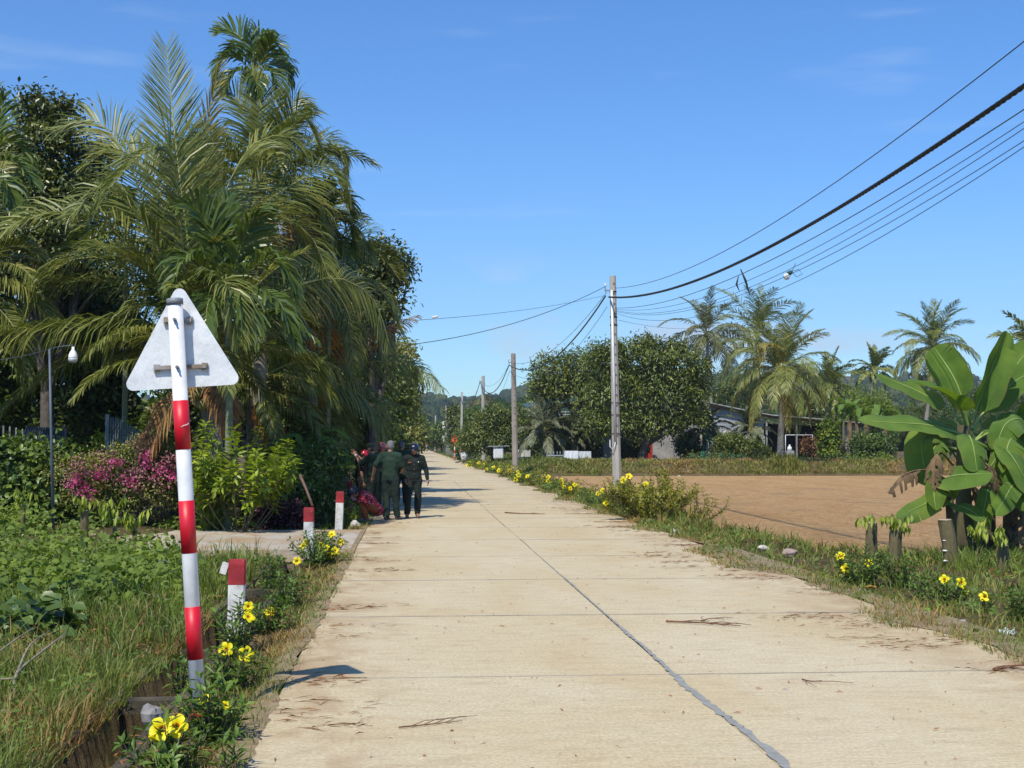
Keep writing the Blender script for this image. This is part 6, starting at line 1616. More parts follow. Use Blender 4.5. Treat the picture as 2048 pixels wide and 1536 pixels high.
# ---- foreground banana plant
BY = 21.3
bf = empty('banana_plant', (wx(1940, BY), BY, -.1), 'big foreground banana plant with broad leaves at the right edge', 'banana plant')
for i, (px, w0, w1, pt, dy, bend) in enumerate([(1932, .15, .09, 850, 0, -.02), (1898, .10, .055, 960, -.5, .06), (1975, .13, .08, 900, .6, .04), (2020, .13, .08, 880, .3, .03), (2062, .12, .07, 900, .8, .03)]):
    a = at(px, 1095, BY + dy); t = at(px - 6, pt, BY + dy); a.z = -.15; s = MB()
    P_ = spline([a, a.lerp(t, .5) + Vector((bend, 0, 0)), t], 10); rd = np.linspace(w0, w1, 10) * (1 + .25 * np.exp(-np.linspace(0, 1, 10) * 8))
    s.tube([Vector(p) for p in P_], list(rd), 14); s.build('stem', [m_banstem], bf)
bl = [  # rib pixels (+depth), width m, facing hint, options
 ([(1936, 850, 0), (1925, 800, -.1), (1905, 750, -.05), (1868, 694, .25)], .60, (-.55, -.75, .3), dict(fold=.5, petiole=.35)),
 ([(1940, 850, .1), (1958, 800, .1), (1980, 745, .0), (2014, 664, .05)], .60, (.35, -.9, .2), dict(fold=.7, petiole=.16)),
 ([(1932, 850, -.1), (1915, 808, -.5), (1880, 782, -.8), (1826, 766, -1.0)], .56, (-.1, -.35, .9), dict(fold=.55, petiole=.25, curl=.25)),
 ([(1930, 850, .2), (1890, 815, .4), (1830, 780, .5), (1750, 748, .6)], .52, (.15, -.6, .75), dict(fold=.4, petiole=.3, curl=.3)),
 ([(1934, 872, -.1), (1900, 862, -.5), (1850, 850, -.8), (1790, 846, -1.0), (1718, 842, -1.2)], .58, (.05, -.62, .78), dict(fold=.2, petiole=.22, curl=.1, tears=(.93,))),
 ([(1935, 890, 0), (1895, 862, -.2), (1850, 884, -.5), (1810, 920, -.7), (1772, 884, -.8)], .0, (0, -.8, .5), None),
 ([(1930, 895, -.1), (1890, 868, -.3), (1846, 880, -.5), (1850, 935, -.7), (1868, 968, -.75)], .56, (-.9, -.7, .2), dict(fold=.45, petiole=.3, curl=.2)),
 ([(1936, 880, -.3), (1938, 872, -.8), (1946, 892, -1.15), (1954, 942, -1.3)], .46, (0, -.9, .5), dict(fold=.2, petiole=.25, curl=.5, tears=(.5, .75))),
 ([(1945, 885, .1), (1980, 866, .2), (2020, 872, .3), (2070, 905, .3)], .56, (0, -.7, .6), dict(fold=.3, petiole=.25, curl=.5, tears=(.45,))),
 ([(1950, 880, .5), (1985, 850, .8), (2030, 836, 1), (2085, 850, 1)], .46, (0, -.7, .7), dict(fold=.3, petiole=.25, curl=.4, tears=(.5,))),
 ([(1945, 860, .2), (1975, 815, .4), (2020, 770, .5), (2078, 735, .5)], .62, (-.2, -.7, .6), dict(fold=.45, petiole=.3, curl=.15)),
 ([(1985, 870, .6), (2010, 780, .9), (2040, 720, 1.1), (2080, 690, 1.2)], .55, (-.3, -.8, .4), dict(fold=.5, petiole=.3)),
 ([(1895, 985, -.5), (1890, 960, -.9), (1920, 950, -1.2), (1985, 948, -1.4)], .50, (0, -.85, .55), dict(fold=.3, petiole=.15, curl=.3)),
 ([(1893, 1000, -.5), (1880, 990, -.8), (1850, 1008, -1.0), (1793, 1036, -1.2)], .36, (.1, -.7, .7), dict(fold=.3, petiole=.12, curl=.3)),
 ([(1900, 985, -.6), (1880, 975, -.9), (1868, 985, -1.1), (1872, 1020, -1.2)], .40, (.2, -.9, .5), dict(fold=.35, petiole=.2)),
 ([(1900, 1005, -.6), (1915, 1012, -.9), (1940, 1020, -1.1), (1972, 1046, -1.2)], .24, (0, -.75, .6), dict(fold=.3, petiole=.15, curl=.2)),
 ([(2000, 920, 0), (2010, 900, -.4), (2035, 930, -.7), (2065, 990, -.8)], .46, (.2, -.8, .5), dict(fold=.25, petiole=.2, curl=.4, tears=(.5, .7))),
 ([(1920, 900, .3), (1890, 895, .5), (1855, 905, .6), (1840, 960, .6)], .46, (-.2, -.8, .5), dict(fold=.3, petiole=.2, curl=.4)),
 ([(1950, 890, .6), (1990, 900, .9), (2030, 930, 1.0), (2050, 990, 1.0)], .46, (0, -.8, .5), dict(fold=.3, petiole=.2, curl=.4)),
 ([(2060, 880, .6), (2040, 840, .3), (2010, 850, .1), (1990, 900, .0)], .5, (0, -.7, .6), dict(fold=.3, petiole=.2, curl=.4, tears=(.6,))),
]
for i, (pts, w, nh, kw) in enumerate(bl):
    if kw is None: continue
    banana_leaf([np.array(at(px, py, BY + dy)) for px, py, dy in pts], w, bf, nhint=nh, seed=i, **kw)
for i, (px, py, dx, dz, w, dy) in enumerate([(1990, 905, 95, 30, .5, .9), (2035, 900, -40, 80, .5, .2), (2010, 880, 60, -90, .55, 1.2), (1985, 930, 70, 90, .42, -.3), (2040, 860, 50, 60, .55, .8), (1905, 905, -70, 40, .42, .7), (1930, 870, -110, -30, .5, .9), (2030, 960, 30, 70, .4, -.2), (2050, 990, -60, 40, .34, -.5), (1985, 1000, -25, 70, .3, -.4)]):
    banana_leaf([np.array(at(px - dx * .2, py + 20, BY + dy)), np.array(at(px + dx * .3, py - 22, BY + dy - .2)), np.array(at(px + dx * .75, py + dz * .4, BY + dy - .4)), np.array(at(px + dx, py + dz, BY + dy - .5))], w, bf, nhint=(-.1, -.7, .7), seed=90 + i, tears=(.4, .6, .75), curl=.35, petiole=.2, fold=.3)
# furled new leaf and dead ones
s = MB(); s.tube([at(1942, 850, BY), at(1926, 800, BY), at(1918, 732, BY)], [.03, .035, .012], 8); s.build('furled_leaf', [m_banrib], bf)
for i, (pts, w, kw) in enumerate([([(1895, 960, -.4), (1850, 940, -.8), (1808, 950, -1), (1776, 985, -1.1)], .20, dict(curl=1.3, petiole=.5)), ([(1905, 930, -.4), (1880, 905, -.9), (1870, 930, -1.1), (1868, 985, -1.1)], .26, dict(curl=1.2, petiole=.35)),
     ([(1960, 930, -.2), (1975, 930, -.5), (1988, 960, -.6), (1990, 1010, -.6)], .34, dict(curl=.9, petiole=.2)), ([(1985, 940, .2), (2010, 950, 0), (2025, 985, -.1), (2030, 1050, -.1)], .36, dict(curl=.9, petiole=.2)), ([(1940, 960, .2), (1950, 980, 0), (1960, 1020, -.1), (1962, 1085, -.1)], .36, dict(curl=.9, petiole=.1)), ([(2020, 960, .1), (2035, 990, 0), (2042, 1040, -.1), (2046, 1095, -.1)], .40, dict(curl=.9, petiole=.1))]):
    banana_leaf([np.array(at(px, py, BY + dy)) for px, py, dy in pts], w, bf, nhint=(0, -.9, .4), seed=50 + i, mats=[m_band, m_husk], tears=tuple(np.arange(.1, .96, .05)), droop=1.3, label='dry brown hanging leaf', crumple=.5, gaps=.42, **kw)
# cut live stakes with sprouting leaves
m_stake = mat('cut_stake', (.17, .14, .07), (.075, .065, .03), 4, .95, 1.0, 18, stretch=(1.5, 1.5, .35), bdist=.03); m_cut = mat('sawn_end', (.42, .34, .24), (.33, .26, .17), 9, .9)
m_sprout = leafmat('sprout_leaf', [(0, (.14, .22, .03)), (.5, (.24, .33, .05)), (1, (.40, .46, .10))], .45, .35)
def stake(px, pt, pbm, y, r_, label, lean=0.0, leaves=0, fungus=0, side=(0, 0), group='cut live stakes with fresh sprouts'):
    a = at(px, pbm, y); a.z = float(gz(a.x, y)); h = at(px, pt, y).z - a.z
    rt = empty('stump', a, label, 'stump', group); top_ = a + Vector((lean, 0, h)); g = np.random.default_rng(int(px))
    P_ = spline([a - Vector((0, 0, .2)), a.lerp(top_, .5) + Vector((g.normal() * .012, 0, 0)), top_], 9); V, F = tube_np(P_, r_ * .82 * (1 + .05 * g.normal(size=9)) * np.linspace(1.12, .96, 9), 11)
    npmesh('stake', V, [F], [m_stake], rt, smooth=True)
    s = MB(); s.tube([top_ - Vector((0, 0, .004)), top_ + Vector((0, .0, .012))], [r_ * .79, r_ * .74], 11); s.build('cut_end', [m_cut], rt)
    PP, DD, NN = [], [], []; s = MB()
    for k in range(leaves):
        an = g.uniform(0, 6.28); e = top_ + Vector((math.cos(an) * g.uniform(.1, .3) + side[0], math.sin(an) * .2 - .05, g.uniform(.02, .28) + side[1])); p0 = top_ - Vector((0, 0, g.uniform(.02, .15)))
        m_ = p0.lerp(e, .55) + Vector((0, 0, .12)); s.tube([p0, m_, e], [.006, .005, .003], 4)
        for q in range(9):
            t = .35 + .65 * q / 8; p = (p0.lerp(m_, t * 2) if t < .5 else m_.lerp(e, t * 2 - 1)); b = g.uniform(0, 6.28)
            PP.append(np.array(p)); DD.append([math.cos(b) * .45, math.sin(b) * .45, -1.0]); NN.append([math.cos(b), math.sin(b), .45])
    if leaves:
        s.build('sprout', [m_twig], rt); n_ = len(PP); V, F = leaf_faces(np.array(PP), np.array(DD, float), np.array(NN, float), .16 * g.uniform(.6, 1.2, n_), .05 * g.uniform(.8, 1.2, n_), .25)
        o = npmesh('leaves', V, [F], [m_sprout], rt); o['kind'] = 'stuff'
    for k in range(fungus):
        s = MB(); c = a + Vector((-r_ * 1.0, -.03, h * (.12 + .22 * k))); s.ell(c, (.05, .05, .015), 9, 4); s.build('bracket_fungus', [m_insul], rt)
    return rt
stake(1744, 1046, 1108, 19.6, .105, 'short stump with a small leafy top, first of the stumps before the banana plant', 0, 3, 0, (-.03, .0))
stake(1790, 1062, 1118, 18.9, .11, 'stump with yellow-green leaves drooping over its cut top', .02, 7, 0)
stake(1908, 1040, 1132, 18.2, .125, 'tallest bare leaning stump with bracket fungus, right under the banana plant', -.12, 0, 3)
stake(2010, 1092, 1148, 17.6, .09, 'thin stump with sprays of sprouting leaves at the far right', -.02, 6, 0, (-.15, .1))
stake(1950, 1085, 1140, 18.9, .035, 'thin sprouting stick between the leaning stump and the right hand stump', 0, 5, 0, (0, .15))

# ---- flowering shrubs along both verges
GA = 'yellow trumpet flower shrubs along the road verges'
def alla(label, px, py, y, pxtop, w, flowers, lm=None, nst=12, L=.085, W=.026, gap=.05, fs=.048, **kw):
    b = at(px, py, y); b.z = float(gz(b.x, y)); h = max(.15, at(px, pxtop, y).z - b.z)
    fl = [at(fx_, fy2, y + random.uniform(-.15, .05)) for fx_, fy2 in flowers]
    return stem_shrub('flowering_shrub', label, b, h, w * y / FPX / 2, nst, lm or m_alla, L, W, group=GA, flowers=[tuple(f) for f in fl], fl_scale=fs, gap=gap, frm=kw.pop('frm', .12), seed=int(px + py), **kw)
alla('nearest flowering shrub, two large yellow blooms side by side by the drain', 335, 1545, 7.15, 1432, 210, [(324, 1457), (352, 1452), (316, 1468)], nst=16, fs=.058)
alla('flowering shrub wrapped round the foot of the leaning sign post', 425, 1500, 7.75, 1362, 150, [(408, 1398), (452, 1410)], nst=20, fs=.03)
alla('low flowering shrub sprig at the bottom edge beside the road', 460, 1520, 7.0, 1470, 80, [], nst=6)
alla('flowering shrub with two blooms just right of the sign post', 462, 1385, 9.6, 1290, 150, [(452, 1299), (492, 1308)], nst=18, fs=.05)
alla('small flowering shrub left of the sign post over the drain', 360, 1370, 9.8, 1315, 60, [], nst=6)
alla('flowering shrub hugging the nearest guide post', 470, 1290, 11.4, 1205, 120, [(497, 1213), (498, 1233)], nst=16, fs=.05)
alla('flowering shrub behind the nearest guide post', 540, 1262, 12.6, 1190, 120, [(536, 1226), (545, 1222)], nst=18, fs=.04)
alla('leafy flowering shrub halfway to the driveway, without open blooms', 572, 1215, 14.4, 1145, 110, [], nst=18)
alla('dark leafy shrub beside the drain opening of the driveway', 545, 1170, 16.5, 1105, 90, [], nst=14)
alla('flowering shrub full of yellow blooms at the driveway corner', 640, 1128, 19.2, 1062, 130, [(612, 1084), (642, 1091), (645, 1102), (658, 1111), (671, 1101), (681, 1084), (594, 1122), (609, 1148), (663, 1068), (606, 1092), (652, 1096), (662, 1130)], nst=26, fs=.055)
alla('flowering shrub beside the second guide post on the driveway edge', 640, 1098, 20.9, 1060, 70, [(618, 1062)], nst=12)
alla('flowering shrub in front of the squatting woman with one pale bloom', 700, 1048, 28.0, 1008, 66, [(707, 1034)], nst=13, L=.1, W=.035, fs=.07)
alla('leafy shrub between the two far guide posts', 690, 1040, 30.5, 985, 70, [(704, 992)], nst=16, L=.1, W=.035)
alla('large flowering shrub with three blooms nearest the cut stumps', 1725, 1172, 15.7, 1098, 150, [(1680, 1112), (1738, 1125), (1692, 1137)], nst=26, fs=.062)
alla('leafy shrub just right of the large three bloom shrub', 1800, 1175, 15.5, 1110, 90, [], nst=16)
alla('flowering shrub with two blooms right of the three bloom shrub', 1905, 1205, 14.1, 1150, 110, [(1889, 1159), (1922, 1165), (1928, 1183)], nst=16, fs=.055)
alla('low shrub with a single bloom at the right', 1965, 1225, 13.4, 1190, 80, [(1969, 1193)], nst=8, fs=.055)
alla('leafy shrub cut by the right edge of the view', 2045, 1250, 12.8, 1175, 90, [], nst=16)
alla('leafy young shrub without blooms in the right verge grass', 1850, 1190, 14.6, 1150, 80, [], nst=10)
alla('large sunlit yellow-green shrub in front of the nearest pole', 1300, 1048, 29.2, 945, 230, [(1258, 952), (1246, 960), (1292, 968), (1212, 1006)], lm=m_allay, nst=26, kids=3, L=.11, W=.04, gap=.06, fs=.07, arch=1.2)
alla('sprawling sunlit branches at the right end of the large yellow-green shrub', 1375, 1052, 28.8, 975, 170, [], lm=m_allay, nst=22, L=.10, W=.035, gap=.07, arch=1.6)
for i, (px, py, pt, w, nf) in enumerate([(1200, 1015, 972, 110, 2), (1150, 996, 962, 90, 3), (1112, 985, 955, 80, 3), (1075, 974, 945, 70, 2), (1050, 968, 945, 60, 3), (1015, 955, 930, 60, 4), (985, 947, 925, 50, 3), (962, 940, 920, 50, 4), (945, 934, 917, 40, 4)]):
    y = EYE * FPX / (py - 888) * 1.02
    names = ['first', 'second', 'third', 'fourth', 'fifth', 'sixth', 'seventh', 'eighth', 'ninth']
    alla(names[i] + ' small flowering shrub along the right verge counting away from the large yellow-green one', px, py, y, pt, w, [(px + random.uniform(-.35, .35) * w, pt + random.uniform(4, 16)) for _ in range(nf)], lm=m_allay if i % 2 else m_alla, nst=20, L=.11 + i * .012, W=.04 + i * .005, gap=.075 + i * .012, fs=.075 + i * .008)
# ================================================================ GRASS, WEEDS, LITTER, STONES
def pts_logy(n, y0, y1, xf):
    y = y0 * (y1 / y0) ** rng.random(n); return np.stack([xf(y), y], -1)
def keep(xy, f): return xy[f(xy[:, 0], xy[:, 1])]
def cone(n, y0, y1, xl, xr): return pts_logy(n, y0, y1, lambda y: xl(y) + (xr(y) - xl(y)) * rng.random(len(y)))
notdrv = lambda x, y: ~((y > 20.9) & (y < 26.3) & (x > -6.4) & (x < -.8))
def dryness(th):
    def f(b):
        v = np.array([mnoise.noise((p[0] * .9, p[1] * .55, 4.0)) for p in b[::9]]); v = np.repeat(v, 9)[:len(b)] + rng.normal(0, .16, len(b))
        return np.where(v > th, 1, 0)
    return f
q = keep(cone(6000, 5.8, 24, lambda y: -.36 * y - .6, lambda y: np.full_like(y, DL - .0)), notdrv)
grass_mesh('grass', 'mixed green and dry grass left of the drain', q, .04, .19, .0065, [m_grass, m_grassd], 1.0, per=10, rad=.09, mfun=dryness(.36))
q = keep(cone(900, 6, 20, lambda y: -.30 * y - .4, lambda y: np.full_like(y, -2.0)), notdrv)
grass_mesh('tall_grass', 'taller grass tufts left of the drain', q, .16, .44, .008, [m_grass, m_grassd], .65, per=16, rad=.05, mfun=dryness(.36))
q = keep(cone(1100, 13.5, 26, lambda y: -.31 * y - .3, lambda y: np.full_like(y, -2.2)), notdrv)
grass_mesh('tall_grass', 'long grass growing up through the bean vine', q, .2, .62, .007, [m_grass, m_vine], .5, per=9, rad=.09, mfun=dryness(.0))
q = cone(300, 6.2, 14, lambda y: np.full_like(y, DL - .12), lambda y: np.full_like(y, DL + .03))
grass_mesh('drain_grass', 'brownish grass hanging over the edge of the drain', q, .05, .22, .006, [m_grass, m_grassb], .95, per=12, rad=.05, mfun=dryness(.05))
q = keep(cone(3600, 5.8, 62, lambda y: np.full_like(y, DR + .02), lambda y: -.86 + .12 * np.sin(y * 1.7) + .06 * np.sin(y * 5.1) + .03), notdrv)
grass_mesh('verge_grass', 'thin grass between the drain and the road', q, .03, .17, .006, [m_grass, m_grassd], .9, per=9, rad=.06, mfun=dryness(-.02))
edge = lambda y: 4.62 + .22 * np.sin(y * .9) + .14 * np.sin(y * 2.3 + 1) - .25 * np.exp(-((y - 19) / 3.0) ** 2)
inner = lambda y: np.interp(y, [9, 18, 21, 23.5, 26.5, 35, 48, 66, 84], [9.8, 11.5, 12.0, 7.2, 5.9, 6.05, 6.6, 7.4, 8.6])
q = cone(7600, 10, 90, edge, inner)
grass_mesh('verge_grass', 'grass on the right verge between the road and the paddy', q, .05, .27, .007, [m_grass, m_grassd], .85, per=10, rad=.08, mfun=dryness(.3))
q = cone(2600, 9.5, 70, lambda y: edge(y) - .02, lambda y: edge(y) + .55)
grass_mesh('verge_grass', 'short grass creeping over the right edge of the road', q, .03, .14, .006, [m_grass, m_grassd], 1.1, per=8, rad=.07, mfun=dryness(.05), zf=lambda x, y: np.maximum(gz(x, y), np.where(x < 5.15, .0, -9)))
q = cone(1500, 6.0, 60, lambda y: np.full_like(y, -1.15), lambda y: np.full_like(y, -.84)); q = keep(q, notdrv)
grass_mesh('verge_grass', 'short grass creeping over the left edge of the road', q, .03, .13, .006, [m_grass, m_grassd], 1.1, per=8, rad=.05, mfun=dryness(.05), zf=lambda x, y: np.maximum(gz(x, y), np.where(x > -1.0, .0, -9)))
q = cone(700, 12, 32, lambda y: inner(y) - .9, lambda y: inner(y) + .2)
grass_mesh('tall_grass', 'taller grass tufts along the near edge of the paddy', q, .15, .5, .008, [m_grass, m_grassd], .5, per=12, rad=.06, mfun=dryness(.1))
m_banklight = leafmat('bank_grass', [(0, (.09, .115, .025)), (.5, (.16, .185, .045)), (1, (.26, .26, .09))], .55, .25)
q = np.stack([rng.uniform(7.2, 11.5, 420), rng.uniform(17.2, 20.6, 420)], -1)
grass_mesh('tall_grass', 'taller weedy grass round the cut stumps', q, .12, .42, .008, [m_grass, m_vine], .6, per=10, rad=.07, mfun=dryness(.1))
# bank beyond the paddy
xb_ = lambda n: rng.random(n)
n_ = 6500; yy_ = 84.4 + 9 * rng.random(n_) ** 1.5; xx_ = 5.6 + (42 - 5.6) * rng.random(n_)
def bankmat(b):
    v = np.array([mnoise.noise((p[0] * .25, p[1] * .3, 9.0)) for p in b[::9]]); v = np.repeat(v, 9)[:len(b)] + rng.normal(0, .12, len(b)) + np.where(b[:, 0] < 14, -.45, .05)
    return np.where(v > 0, 1, 0)
grass_mesh('bank_grass', 'long grass covering the bank behind the paddy', np.stack([xx_, yy_], -1), .10, .36, .006, [m_banklight, m_grassd], .9, per=9, rad=.22, mfun=bankmat)
n_ = 2600; yy_ = 84 + 45 * rng.random(n_); xx_ = edge(yy_) + .1 + (12 - 5) * rng.random(n_)
grass_mesh('yard_grass', 'green grass around the poles and white blocks', np.stack([xx_, yy_], -1), .14, .45, .006, [m_grass, m_grassd], .7, per=9, rad=.25, mfun=dryness(.35))
n_ = 2600; yy_ = 90 * (300 / 90) ** rng.random(n_); sd_ = rng.random(n_) < .45; xx_ = np.where(sd_, -1.0 - 3 * rng.random(n_), 4.8 + 5 * rng.random(n_))
grass_mesh('far_grass', 'grass along the far verges of the road', np.stack([xx_, yy_], -1), .2, .6, .006, [m_grass, m_grassd], .7, per=7, rad=.4)
q = cone(1500, 26.3, 60, lambda y: -3.5 - .05 * y, lambda y: np.full_like(y, -.95))
grass_mesh('verge_grass', 'short shaded grass on the left verge beyond the driveway', q, .04, .2, .007, [m_grass, m_grassd], .8, per=9, rad=.1, mfun=dryness(.1))
# bushy tuft at the foot of the bank palm
q = np.stack([rng.normal(wx(1572, 86), .55, 260), rng.normal(85.4, .4, 260)], -1)
grass_mesh('reed_tuft', 'dark grey-green tuft round the foot of the yellowing palm', q, .4, 1.0, .006, [m_banklight, m_grass], .5, per=10, rad=.14)

# broad leaved creeping weeds
def weeds(name, label, clumps, per, L, W, mt, hr_=(.05, .45), six=True, spread=.3, zf=gz):
    c = np.repeat(np.asarray(clumps, float), per, 0); n = len(c); p = c + rng.normal(0, spread, (n, 2))
    h = rng.uniform(hr_[0], hr_[1], n) * np.exp(-((p - c) ** 2).sum(1) / (2 * spread ** 2) * .5); a = rng.uniform(0, 6.283, n)
    P_ = np.stack([p[:, 0], p[:, 1], zf(p[:, 0], p[:, 1]) + .02 + h], -1); D = np.stack([np.cos(a), np.sin(a), rng.normal(-.15, .35, n)], -1); N_ = np.stack([rng.normal(0, .6, n), rng.normal(-.25, .6, n), np.ones(n)], -1)
    ok = ~((p[:, 0] > DL - .05) & (p[:, 0] < 1)); P_, D, N_ = P_[ok], D[ok], N_[ok]; n = len(P_)
    V, F = leaf_faces(P_, D, N_, (Lr := L * (.4 + 1.1 * rng.random(n) ** 1.5)), Lr * (W / L) * rng.uniform(.8, 1.15, n), .12, six)
    V2 = [V]; F2 = [F]
    return tag(npmesh(name, np.concatenate(V2), F2, [mt], None, (0, 0, 0)), label, 'weeds', kind='stuff')
q = cone(190, 14.5, 27, lambda y: -.31 * y - .3, lambda y: -2.55 - .12 * (y - 14)); q = keep(q, notdrv)
weeds('creeping_vine', 'broad leaved bean vine sprawling over the ground before the garden', q, 60, .085, .075, m_vine, (.04, .52), spread=.28)
q = cone(60, 14, 27, lambda y: -.31 * y - .3, lambda y: -2.6 - .10 * (y - 14)); q = keep(q, notdrv)
weeds('creeping_vine', 'darker creeping leaves under the bean vine', q, 36, .14, .10, m_hedge, (.03, .3))
q = np.array([at(70, 1240, 12.8).xy, at(50, 1230, 13.1).xy, at(100, 1225, 13.0).xy, at(20, 1265, 12.4).xy])
weeds('broad_leaf_weed', 'dark broad leaved weed clump near the left edge', q, 60, .16, .13, m_hedge, (.05, .42), spread=.16)
q = cone(130, 7, 20, lambda y: -.31 * y - .2, lambda y: np.full_like(y, -2.15))
weeds('small_weeds', 'small low weeds scattered in the left hand grass', q, 12, .055, .03, m_alla, (.03, .2), False, .10)
q = cone(260, 10.5, 40, lambda y: edge(y) + .15, inner)
weeds('small_weeds', 'small low weeds scattered over the right verge', q, 14, .06, .035, m_alla, (.02, .18), False, .14)
q = np.stack([rng.uniform(wx(1380, 92), wx(1500, 92), 40), rng.uniform(90, 94, 40)], -1)
weeds('bank_weeds', 'leafy weeds on the bank before the low house', q, 30, .16, .10, m_mango, (.1, .8), False, .35)
q = np.stack([rng.uniform(wx(1560, 92), wx(1800, 92), 60), rng.uniform(89, 95, 60)], -1)
weeds('bank_weeds', 'leafy weeds on the bank right of the yellowing palm', q, 26, .16, .10, m_vine, (.1, .7), False, .35)
q = np.stack([rng.uniform(-4.6, -3.2, 30), rng.uniform(26.4, 29, 30)], -1)
weeds('creeping_vine', 'low leafy plants behind the driveway beside the sign post', q, 40, .1, .08, m_vine, (.04, .3), False, .25)

# bright drooping sprouts on stakes in the left garden
stake(46, 1010, 1080, 24, .05, 'stake with bright drooping leaves at the far left of the bean vine', 0, 7, 0, (0, .1), 'live stakes among the bean vine')
stake(165, 1022, 1085, 23.5, .09, 'thicker cut stake with sparse drooping leaves in the bean vine', .02, 5, 0, (.1, .05), 'live stakes among the bean vine')
stake(228, 1040, 1105, 21, .04, 'stake with yellow-green leaves in the middle of the bean vine', 0, 7, 0, (0, .12), 'live stakes among the bean vine')
stake(262, 1060, 1120, 20, .04, 'stake with bright yellow-green leaves closest to the sign post', .05, 7, 0, (0, .05), 'live stakes among the bean vine')

# fallen twigs and needles on the road and its edges
m_lit = leafmat('dry_litter', [(0, (.09, .045, .02)), (.5, (.20, .105, .05)), (1, (.34, .21, .11))], .8, .05, .2)
m_rust = leafmat('needle_litter', [(0, (.10, .05, .028)), (1, (.19, .12, .07))], .8, .05, .2)
def litter(name, label, xy, l0, l1, w, mt, z=.004, dirx=None):
    n = len(xy); a = rng.uniform(0, 6.283, n) if dirx is None else rng.normal(0, dirx, n); Ls = rng.uniform(l0, l1, n) * rng.random(n) ** .5; c = rng.normal(0, .18, n)
    d = np.stack([np.cos(a), np.sin(a)], -1); e = np.stack([-np.sin(a), np.cos(a)], -1); wv = w * (xy[:, 1] / 10).clip(.8, 5)
    z0 = z + rng.random(n) * .006; V = []
    for t, ww, zz in ((-.5, .4, 0), (0, 1, .012), (.5, .3, .004)):
        p = xy + d * (Ls * t)[:, None] + e * (c * Ls * (1 - 4 * t * t) * .3)[:, None]
        for s_ in (-1, 1): V.append(np.concatenate([p + e * (wv * ww * s_ / 2)[:, None], (z0 + zz * rng.random(n))[:, None]], 1))
    V = np.stack(V, 1).reshape(-1, 3); k = np.arange(n)[:, None] * 6
    return tag(npmesh(name, V, [np.concatenate([k + [0, 1, 3, 2], k + [2, 3, 5, 4]])], [mt], None, (0, 0, 0)), label, 'litter', kind='stuff')
def clusters(cs, n, sx, sy): c = np.repeat(np.asarray(cs, float), n, 0); return c + np.stack([rng.normal(0, sx, len(c)), rng.normal(0, sy, len(c))], -1)
q = cone(22, 8, 40, lambda y: np.full_like(y, -.84), lambda y: np.full_like(y, -.35)); litter('needle_litter', 'rusty fallen needles in drifts along the left road edge', clusters(q, 22, .20, .10), .05, .26, .005, m_rust, dirx=.5)
q = cone(44, 9, 45, lambda y: edge(y) - .75, lambda y: edge(y) + .05); litter('needle_litter', 'rusty fallen needles in drifts along the right road edge', clusters(q, 26, .26, .14), .05, .30, .005, m_rust, dirx=.5)
q = cone(500, 6.5, 60, lambda y: np.full_like(y, -.8), lambda y: np.full_like(y, 4.6)); litter('road_litter', 'single dry leaf scraps and twigs scattered over the road', q, .015, .09, .008, m_lit)
q = cone(1500, 6.5, 40, lambda y: -.3 * y, lambda y: np.full_like(y, -.9)); q = q[~((q[:, 0] > DL) & (q[:, 0] < DR))]; V_ = litter('dry_leaves', 'dry leaves lying in the left hand grass', q, .04, .16, .02, m_lit, z=-.04)
q = cone(1500, 10, 40, edge, inner); litter('dry_leaves', 'dry leaves lying in the right verge', q, .04, .16, .02, m_lit, z=-.02)
q = cone(6000, 21.5, 82, lambda y: inner(y) + .3, lambda y: .47 * y + 2); litter('paddy_stubble', 'crumbs of dry stubble strewn over the brown paddy', q, .05, .22, .012, leafmat('stubble', [(0, (.2, .12, .05)), (1, (.5, .34, .17))], .8, .05, .2), z=-.352)
def twig(label, pts, r_, nb, name='fallen_twig', m_=None):
    P_ = [at(px, py, 0) if False else Vector((wx(px, EYE * FPX / (py - 888)), EYE * FPX / (py - 888), .014)) for px, py in pts]; s = MB()
    C_ = spline(P_, 12); s.tube([Vector(p) for p in C_], list(np.linspace(r_, r_ * .4, 12)), 5)
    for k in range(nb):
        i = 2 + k * 8 // max(1, nb); d = Vector(C_[i + 1] - C_[i]).normalized(); o_ = Vector((-d.y, d.x, 0)) * random.choice((-1, 1)); s.tube([Vector(C_[i]), Vector(C_[i]) + d * .12 + o_ * .07 + Vector((0, 0, .01)), Vector(C_[i]) + d * .26 + o_ * .09], [r_ * .5, r_ * .4, r_ * .2], 4)
    return tag(s.build(name, [m_ or mat('twig_brown', (.19, .09, .045), (.1, .05, .03), 20, .9)]), label, 'twig')
twig('long forked brown twig lying across the right hand lane', [(1334, 1247), (1385, 1249), (1430, 1252), (1486, 1257)], .010, 5)
twig('short brown twig above the long forked one', [(1405, 1247), (1425, 1242), (1452, 1243)], .007, 2)
twig('thin dark twig far up the right hand lane', [(1010, 1026), (1045, 1028), (1090, 1029)], .016, 3)
twig('scrap of dry twig on the left lane near the camera', [(800, 1451), (860, 1446), (925, 1440)], .005, 4)
twig('small dry twig beside the middle joint', [(1612, 1367), (1630, 1371), (1652, 1370)], .006, 2)
twig('curled dark bark strip at the right edge of the road', [(2012, 1352), (2035, 1346), (2060, 1350)], .016, 2)
m_dead = mat('dead_branch', (.34, .29, .22), (.2, .165, .12), 10, .9)
def branch(label, pts, r_, kids=()):
    s = MB(); C_ = spline([at(*p) for p in pts], 12); s.tube([Vector(p) for p in C_], list(np.linspace(r_, r_ * .4, 12)), 6)
    for k in kids: s.tube([Vector(p) for p in spline([at(*p) for p in k], 8)], list(np.linspace(r_ * .7, r_ * .25, 8)), 5)
    return tag(s.build('dead_branch', [m_dead]), label, 'branch', 'dead branches in the left grass')
